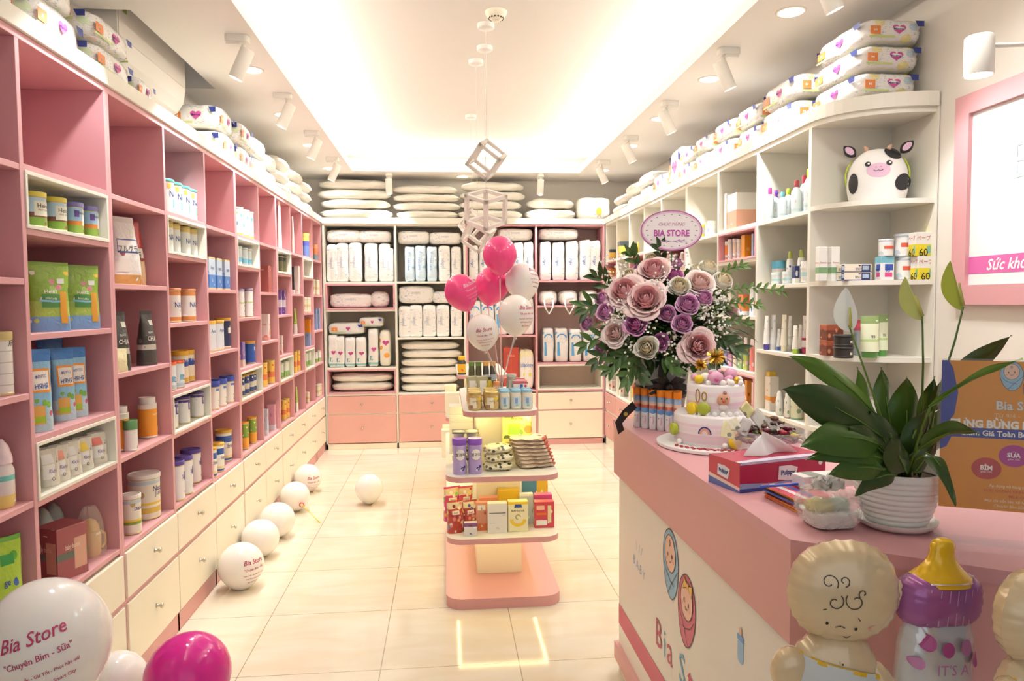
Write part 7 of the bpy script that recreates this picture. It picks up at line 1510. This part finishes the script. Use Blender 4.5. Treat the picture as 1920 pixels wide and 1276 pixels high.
def lily(st, tip, wpx, y0, y1, mat, sag=.0, twist=0):
    A = lp(*st, y0); B = lp(*tip, y1); W = wpx*y0/CAM_F; base = Vector((A.x*.18, (A.y)*.3, .112)); m = MB()
    mid = (A+B)/2+Vector((0, 0, sag)); d = B-A; s = d.cross(Vector((0, 1, .0))).normalized(); s = (s*math.cos(twist)+Vector((0, -1, 0))*math.sin(twist)).normalized(); nn = s.cross(d.normalized())
    def P(u, v):
        c_ = A*(1-v)**2+mid*2*v*(1-v)+B*v*v; x = 2*u-1; w_ = W*(math.sin(PI*min(1, v**.75))**.75)*(1-.2*v)+.0006
        return c_+s*(x*w_/2)+nn*(abs(x)**1.5*w_*.16)+nn*(.004*math.sin(v*9+x*2)*abs(x))
    m.grid(P, 8, 14, mat)
    m.tube([A.lerp(B, -.02), A*(1-.25)**2+mid*2*.25*.75+B*.25**2-nn*.001, (A+B)/4+mid/2-nn*.001], [.0022, .0016, .0008], LD[2], 5)
    m.tube([base, base.lerp(A, .5)+Vector((0, 0, .015)), A], [.003, .0025, .0022], LD[2], 6)
    m.build('leaf', pl)
for a in (((1640, 775), (1478, 668), 46, 1.42, 1.36, 2, .045, .3), ((1655, 820), (1468, 730), 92, 1.40, 1.32, 0, .03, .2), ((1650, 835), (1502, 838), 84, 1.38, 1.30, 1, .04, .5), ((1660, 862), (1510, 862), 44, 1.38, 1.33, 1, .03, .6), ((1655, 880), (1555, 890), 56, 1.37, 1.33, 1, .02, .3),
          ((1640, 800), (1607, 688), 34, 1.46, 1.45, 2, 0, .2), ((1670, 800), (1652, 688), 56, 1.50, 1.50, 1, 0, .3), ((1700, 830), (1700, 706), 78, 1.50, 1.48, 1, 0, 0), ((1735, 830), (1752, 705), 56, 1.48, 1.46, 1, 0, .2), ((1745, 770), (1897, 628), 60, 1.46, 1.38, 0, .012, .1), ((1745, 760), (1918, 672), 20, 1.32, 1.20, 2, .02, .4),
          ((1725, 840), (1838, 812), 58, 1.33, 1.22, 1, .035, .4), ((1735, 850), (1792, 948), 34, 1.34, 1.25, 0, .05, .3), ((1690, 870), (1630, 770), 80, 1.43, 1.40, 0, .0, .2), ((1705, 870), (1738, 765), 72, 1.42, 1.40, 0, .0, .2), ((1685, 880), (1590, 800), 76, 1.40, 1.36, 0, .02, .3), ((1710, 875), (1800, 800), 62, 1.43, 1.40, 1, .02, .2),
          ((1680, 890), (1604, 930), 46, 1.38, 1.35, 0, .03, .3), ((1700, 885), (1668, 820), 66, 1.38, 1.35, 0, .0, .2), ((1670, 885), (1620, 840), 60, 1.42, 1.40, 0, .0, .2), ((1715, 885), (1755, 830), 60, 1.40, 1.38, 0, .0, .2), ((1690, 880), (1665, 760), 60, 1.50, 1.50, 1, 0, .1), ((1720, 870), (1770, 760), 50, 1.50, 1.52, 1, 0, .1), ((1690, 895), (1700, 800), 60, 1.44, 1.44, 0, 0, .1), ((1650, 890), (1585, 760), 60, 1.50, 1.50, 1, 0, .1)):
    lily(a[0], a[1], a[2], a[3], a[4], LD[a[5]], a[6], a[7])
for (stem, top, bot, wpx, y, col, lb) in (([(1690, 890), (1655, 790), (1620, 690), (1592, 610)], (1586, 538), (1592, 622), 44, 1.42, '#FFFDF4', 'white flower'), ([(1715, 890), (1728, 780), (1731, 680), (1729, 590)], (1697, 518), (1729, 600), 32, 1.44, '#C9CE7A', 'pale green flower'), ([(1725, 890), (1758, 740), (1790, 640), (1806, 575)], (1782, 488), (1804, 582), 30, 1.40, '#B4BE4A', 'yellow-green flower')):
    m = MB(); m.tube([lp(u, v, y+(.03 if i == 0 else 0)) for i, (u, v) in enumerate(stem)], [.003, .0026, .0022, .002], LD[1] if lb[0] != 'w' else LD[2], 6)
    A = lp(*bot, y); B = lp(*top, y); W = wpx*y/CAM_F; d = B-A; s = d.cross(Vector((0, 1, 0))).normalized(); nn = s.cross(d.normalized()); mt = M(col, .5)
    m.grid(lambda u, v: A+d*v+s*((2*u-1)*W*.62*math.sin(PI*min(1, v**.8))**.7*(1-.25*v))+nn*(.010*abs(2*u-1)**1.6*(1 if lb[0] == 'w' else 2.4)*math.sin(PI*v)), 10, 14, mt)
    m.tube([A+d*.1-nn*.002-Vector((0, .005, 0)), A+d*.55-Vector((0, .010, 0))], [.0035, .002], M('#C9C86A', .6), 8); o = m.build('flower', pl); o['label'] = lb
rs_ = random.Random(9); m = MB()
for i in range(16):
    b0 = Vector((rs_.uniform(-.04, .04), rs_.uniform(-.04, .02), .112)); t1 = lp(rs_.uniform(1635, 1765), rs_.uniform(800, 860), 1.40); m.tube([b0, b0.lerp(t1, .5)+Vector((0, 0, .01)), t1], [.0028, .0024, .002], LD[2], 6)
m.build('stems', pl)
for o in pl.children:
    if o.name.split('.')[0] in ('pot', 'saucer', 'soil'): o.scale = (1.08, 1.08, 1.0)
# ---- acrylic sign
sy = 1.36; sx = at(1762, 850, 'y', sy).x; ang = -.46
ps = empty('promotion_sign', (sx, sy, CT_), ang, 'orange and blue grand-opening promotion sheet in a clear acrylic stand', 'sign')
AC_ = M('#F4F6FA', .05, alpha=.05, name='acrylic')
m = MB(); m.box((-.006, -.002, 0), (.296, .0, .378), AC_); m.box((-.006, .003, .0), (.296, .005, .378), AC_); m.box((-.006, -.045, 0), (.296, .05, .003), AC_); m.build('acrylic_stand', ps)
m = MB(); z0 = .074; Wp, Hp = .290, .300; fp = lambda k: (lambda x, y: (x, .0022-.0002*k if 0 else .0008-.0001*k, z0+y))
m.box((0, .0008, z0), (Wp, .0022, z0+Hp), M('#DB8F17', .5))
m.flat([(0, .155), (.024, .19), (.030, .235), (.020, .285), (.012, Hp), (0, Hp)], M('#2E3A98', .5), fp(1)); m.flat([(0, .118), (.012, .125), (.022, .150), (.03, .165), (0, .17)], M('#2E3A98', .5), fp(1)); m.flat([(0, .145), (Wp, .145), (Wp, .165), (0, .165)], M('#2E3A98', .5), fp(1.5))
twin_logo(m, lambda k: fp(2+k*.6), .142, .258, .072)
m.txt('Bia Store', .024, M('#D3DEE2', .5), lambda x, y: fp(3)(x+.140, y+.212), bold=.02); m.txt('Từ 9/4 - 18/4/2022', .013, M('#E6C890', .5), lambda x, y: fp(3)(x+.143, y+.192)); m.txt('TƯNG BỪNG KHAI TRƯƠNG', .021, M('#F2EEE6', .5), lambda x, y: fp(3)(x+.018, y+.176), ax=0, bold=.05, maxw=.255)
m.txt('Giảm Giá Toàn Bộ Cửa Hàng', .015, M('#F2EEE6', .5), lambda x, y: fp(4)(x+.035, y+.154), ax=0, bold=.03, maxw=.23)
for cx_, cy_, c_, t_ in ((.128, .112, '#B02C8A', 'SỮA'), (.082, .084, '#B83A34', 'BỈM'), (.180, .082, '#6AA84A', 'ĐỒ DÙNG')): m.flat(ell(cx_, cy_, .026, .022, 24), M(c_, .5), fp(3)); m.txt(t_, .012, M('#FBF6EE', .5), lambda x, y: fp(5)(x+cx_, y+cy_+.003), bold=.04, maxw=.03); m.txt('giảm 10%', .005, M('#FBF6EE', .5), lambda x, y: fp(5)(x+cx_, y+cy_-.007))
for k, (t_, c_) in enumerate((('Áp dụng cả hàng trực tiếp và online', '#F2DDB0'), ('S2.03 OCEAN VINHOMES SMART CITY', '#C23A2E'), ('MILK ONLINE', '#C23A2E'), ('Mọi chi tiết liên hệ hotline 0987 654 321', '#F2DDB0'), ('Chuyên Bỉm Sữa và đồ cho bé', '#F2DDB0'))): m.txt(t_, .0078, M(c_, .5), lambda x, y: fp(3)(x+.145, y+.050-k*.0100), bold=.01)
m.build('printed_sheet', ps)

# ================================================================== picture on the right wall
fr = empty('framed_sign', (WR-.002, 2.86, 1.555), 0, 'pink-framed white shop sign panel on the right wall', 'wall sign')
HF = .86; LF = 1.62
m = MB(); m.box((-.03, -LF, 0), (0, -LF+.08, HF), PINK); m.box((-.03, -.08, 0), (0, 0, HF), PINK); m.box((-.03, -LF+.08, 0), (0, -.08, .08), PINK); m.box((-.03, -LF+.08, HF-.08), (0, -.08, HF), PINK); m.build('frame', fr)
m = MB(); m.box((-.012, -LF+.08, .08), (-.002, -.08, HF-.08), M('#F4F4F2', .35))
ffn = plane_fn((-.0125, -.08, 0), (0, -1, 0), (0, 0, 1), .0005); ff2 = plane_fn((-.0125, -.08, 0), (0, -1, 0), (0, 0, 1), .0012)
m.flat([(0, .125), (1.46, .125), (1.46, .195), (0, .195)], M('#D468A8', .5), ffn); m.txt('Sức khỏe của bé là niềm vui của mẹ', .06, M('#FBF6F4', .5), lambda x, y: ff2(x+.10, y+.160), ax=0, shear=.3, bold=.02)
x = .22
for ch, c_ in zip('BiaStore', ('#BFE0EA', '#E8A0B4', '#BFE0EA', '#E8A0B4', '#BFE0EA', '#E8A0B4', '#BFE0EA', '#E8A0B4')): vs, fs, w_, h_ = text_poly(ch); m.add([ff2(x+px*.2, .48+py*.2) for px, py in vs], fs, M(c_, .6)); x += w_*.2+.03
m.build('panel', fr)
pcl = empty('picture_light', (1.80, 2.30, 2.33), 0, 'white cylindrical wall lamp above the pink-framed sign', 'wall lamp')
m = MB(); m.lathe([(.042, .0), (.045, .0), (.045, .125), (.04, .13), (0, .13)], LAMPW, 24, cap=False); m.build('lamp_head', pcl, sharp=50); MB().tube([(.045, 0, .10), (.20, 0, .11), (WR-1.80, 0, .11)], .008, LAMPW, 8).build('arm', pcl); MB().lathe([(0, .004), (.04, .004)], GLOW, 20, cap=False).build('bulb', pcl)
lamp('picture_lamp', 'SPOT', (1.80, 2.30, 2.325), 9, NEUT, (1.95, 2.3, 1.4), spot_size=R(110), spot_blend=.7, shadow_soft_size=.03)

# ================================================================== foil balloons before the counter
FS = print_mat('foil_skin', '#D9B88C', (), (), 30, rough=.22, bump=.25, coat=.6); FS2 = M('#DCC49E', .22, .12, coat=.5, name='foil_flesh')
def foil(m, w_, h_, d_, mat, crimp=24, T=None, sh=None, depth=.0055, sq=2.2):
    def P(u, v, side):
        t = 2*PI*u; r = v; k = (1-r**2.4)
        ro = 1+.018*math.cos(crimp*t)*r**3
        x = w_/2*r*ro*math.copysign(abs(math.cos(t))**(2/sq), math.cos(t)); z = h_/2*r*ro*math.copysign(abs(math.sin(t))**(2/sq), math.sin(t))
        y = side*(d_/2*max(0, k)**.5+depth*(.5+.5*math.cos(crimp*t+2*math.sin(3*t)))*max(0, (r-.62))*2*(1-r)**.5)
        if sh: x, z = sh(x, z)
        return (x, y, z)
    for s in (-1, 1): m.grid(lambda u, v, s=s: P(u, v, s), crimp*3, 12, mat, closeu=True, T=T)
    return lambda x, z, k=.0012: Vector((x, -(d_/2*max(0, 1-(math.hypot(x/(w_/2), z/(h_/2)))**2.4)**.5+k), z))
DK = M('#4A3E34', .5)
def mk_baby(y=1.20):
    t = empty('foil_baby_balloon'); m = MB(); g = foil(m, .192, .180, .09, FS2, 26)
    for cx_, cz_, r_, a0_, a1_, f_ in ((-.040, .030, .015, -.6, 5.6, 1), (-.016, .033, .010, -1.4, 4.4, 1), (-.031, -.003, .015, .9, -5.2, 1), (.003, -.001, .018, 2.5, 8.6, 1), (.015, .012, .008, 4.0, -1.2, 1)):
        m.stroke([(cx_+r_*(1-.72*i/18)*math.cos(a0_+(a1_-a0_)*i/18), cz_+r_*(1-.72*i/18)*math.sin(a0_+(a1_-a0_)*i/18)) for i in range(19)], .0018, DK, g)
    for ex in (-.042, .006): m.flat(ell(ex, -.042 if ex < 0 else -.051, .0025, .003, 10), M('#1E1A18', .3), lambda x, z: g(x, z, .002))
    m.stroke([(-.028, -.049), (-.020, -.046), (-.012, -.050)], .0016, DK, g); m.stroke([(-.050, -.018), (-.044, -.016)], .0016, DK, g); m.stroke([(.008, -.030), (.012, -.036)], .0016, DK, g); m.stroke([(-.012, -.068), (-.005, -.071), (.000, -.067)], .0016, DK, g)
    m.flat(ell(.040, -.052, .012, .006, 14), M('#D9A08C', .4), lambda x, z: g(x, z, .001)); m.build('head', t)
    m = MB(); foil(m, .03, .05, .025, FS2, 12, T=Matrix.Translation((.094, 0, -.005))); m.build('ear', t)
    m = MB(); T = Matrix.Translation((-.015, .0, -.165)); foil(m, .165, .19, .08, FS2, 24, T=T)
    q = lambda x, z, k=.001: T @ Vector((x, -(.04*max(0, 1-(math.hypot(x/.0825, z/.095))**2.4)**.5+k+.004), z))
    m.grid(lambda u, v: q((2*u-1)*.068*math.sqrt(max(.05, 1-((.045-.12*v)/.095)**2)), .045-.12*v-.014*(2*u-1)), 16, 8, M('#CFD2D2', .35))
    m.stroke([(-.070, .062), (-.035, .052), (.03, .036), (.070, .024)], .007, M('#E0B41E', .3), lambda x, z: q(x, z, .003)); m.flat(ell(.0, .052, .0018, .002, 8), DK, lambda x, z: q(x, z, .002)); m.build('body', t)
    m = MB(); foil(m, .062, .075, .045, FS2, 16, T=Matrix.Translation((-.095, -.01, -.135)) @ Matrix.Rotation(.3, 4, 'Y')); m.build('arm', t)
    m = MB(); foil(m, .055, .11, .04, FS2, 16, T=Matrix.Translation((.065, -.01, -.17)) @ Matrix.Rotation(-.5, 4, 'Y')); m.build('arm', t)
    return t
pb_ = at(1580, 1106, 'y', 1.17); put('fb_', mk_baby, pb_, -.12, 'flesh-coloured foil balloon of a baby in a diaper, left of the bottle', 'foil balloon', 'foil baby balloons')
pb_ = at(1935, 1150, 'y', 1.00); put('fb_', mk_baby, pb_, .35, 'flesh-coloured foil balloon of a baby at the right edge', 'foil balloon', 'foil baby balloons', sc=(.80, .80, .80))
def mk_fb():
    t = empty('foil_bottle_balloon'); MG_ = M('#A05A9A', .2, .25, coat=.5); WHT = M('#D9DADC', .2, .3, coat=.5)
    m = MB(); T = Matrix.Translation((0, 0, -.115)); foil(m, .145, .25, .075, WHT, 24, T=T, sq=3.4)
    q = lambda x, z, k=.0015: T @ Vector((x, -(.0375*max(0, 1-(math.hypot(x/.0725, z/.125))**3.4)**.5+k+.006), z))
    for cx_, cz_, r_, c_ in ((-.045, .072, .014, '#B0508E'), (-.012, .062, .013, '#B0508E'), (.026, .064, .014, '#BC7AAE'), (.052, .040, .013, '#B0508E'), (-.060, .036, .010, '#CC8AB8'), (-.05, -.05, .014, '#B0508E'), (.04, -.06, .013, '#BC7AAE')): m.flat(ell(cx_, cz_, r_*.9, r_, 18), M(c_, .35), q)
    m.txt("IT'S A", .026, M('#C07AB4', .35), lambda x, z: q(x+.0, z+.028), shear=0); m.txt('GIRL', .034, M('#C07AB4', .35), lambda x, z: q(x, z-.010)); m.build('bottle_body', t)
    m = MB(); T2_ = Matrix.Translation((0, 0, .020)); foil(m, .165, .100, .082, MG_, 26, T=T2_, sq=3.2)
    q2 = lambda x, z, k=.0012: T2_ @ Vector((x, -(.041*max(0, 1-(math.hypot(x/.0825, z/.05))**3.2)**.5+k+.004), z))
    for i in range(9): m.stroke([(-.062+i*.0155, .030), (-.062+i*.0155, -.034)], .0018, M('#C79AC2', .35), q2)
    m.stroke([(-.070+i*.014, .036-.004*math.sin(PI*i/10)*-1) for i in range(11)], .005, M('#D9D6DC', .15, .8), q2); m.build('collar', t)
    m = MB(); YL = M('#E8B800', .2, .1, coat=.6); n_ = 30
    pr_ = [(.064, .050), (.058, .062), (.044, .072), (.032, .084), (.025, .096), (.023, .106), (.024, .114), (.020, .122), (.012, .127), (0, .128)]
    m.lathe(pr_, YL, 24, T=Matrix.Scale(.6, 4, (0, 1, 0)), cap=False); m.build('teat', t); return t
pb_ = at(1758, 1142, 'y', 1.16); put('fbo', mk_fb, pb_, .12, 'lilac and white foil balloon shaped as a baby bottle with yellow teat', 'foil balloon', rot=(0, .06, .12))

# ================================================================== pendants
CWT = M('#EFE9E4', .5, name='pendant_white')
def mk_cube():
    t = empty('cube_pendant'); m = MB(); a = .085; th = .011
    for s1 in (-1, 1):
        for s2 in (-1, 1):
            m.box((-a-th, s1*a-th, s2*a-th), (a+th, s1*a+th, s2*a+th), CWT); m.box((s1*a-th, -a-th, s2*a-th), (s1*a+th, a+th, s2*a+th), CWT); m.box((s1*a-th, s2*a-th, -a-th), (s1*a+th, s2*a+th, a+th), CWT)
    o = m.build('cube_frame', t); return t
for i, (u, v, y, sc_c, rot) in enumerate(((908, 299, 4.13, .80, (.36, .72, -.36)), (912, 392, 4.45, .98, (.45, 0, .74)), (887, 440, 4.74, .82, (.32, .62, -.40)), (892, 425, 6.15, 1.0, (.5, .6, .3)))):
    p = at(u, v, 'y', y); cx_ = (.254, .25, .251, .254)[i]; p.x = (p.x+cx_)/2
    lab = 'white open cube pendant lamp, '+('highest, nearest the camera', 'largest, hanging in the middle', 'lowest of the front three', 'hanging separately farther back')[i]
    o = tag(mk_cube(), lab, 'pendant lamp', 'cube pendants over the island'); o.location = p
    fr_ = o.children[0]; fr_.rotation_mode = 'ZXY' if i == 1 else 'YXZ'; fr_.rotation_euler = rot; fr_.scale = (sc_c,)*3
    from mathutils import Euler; Rm = Euler(rot, fr_.rotation_mode).to_matrix(); top_ = max((Rm @ Vector((a*.085*sc_c, b*.085*sc_c, c2*.085*sc_c)) for a in (-1, 1) for b in (-1, 1) for c2 in (-1, 1)), key=lambda q: q.z)
    q = Vector((top_.x, top_.y, CT-p.z))
    MB().lathe([(0, -.026), (.045, -.026), (.048, -.022), (.048, 0)], CWT, 24, cx=q.x, cy=q.y, cap=False, T=Matrix.Translation((0, 0, q.z))).build('ceiling_cup', o)
    MB().tube([top_, q], .0016, CWT, 5).build('cable', o)
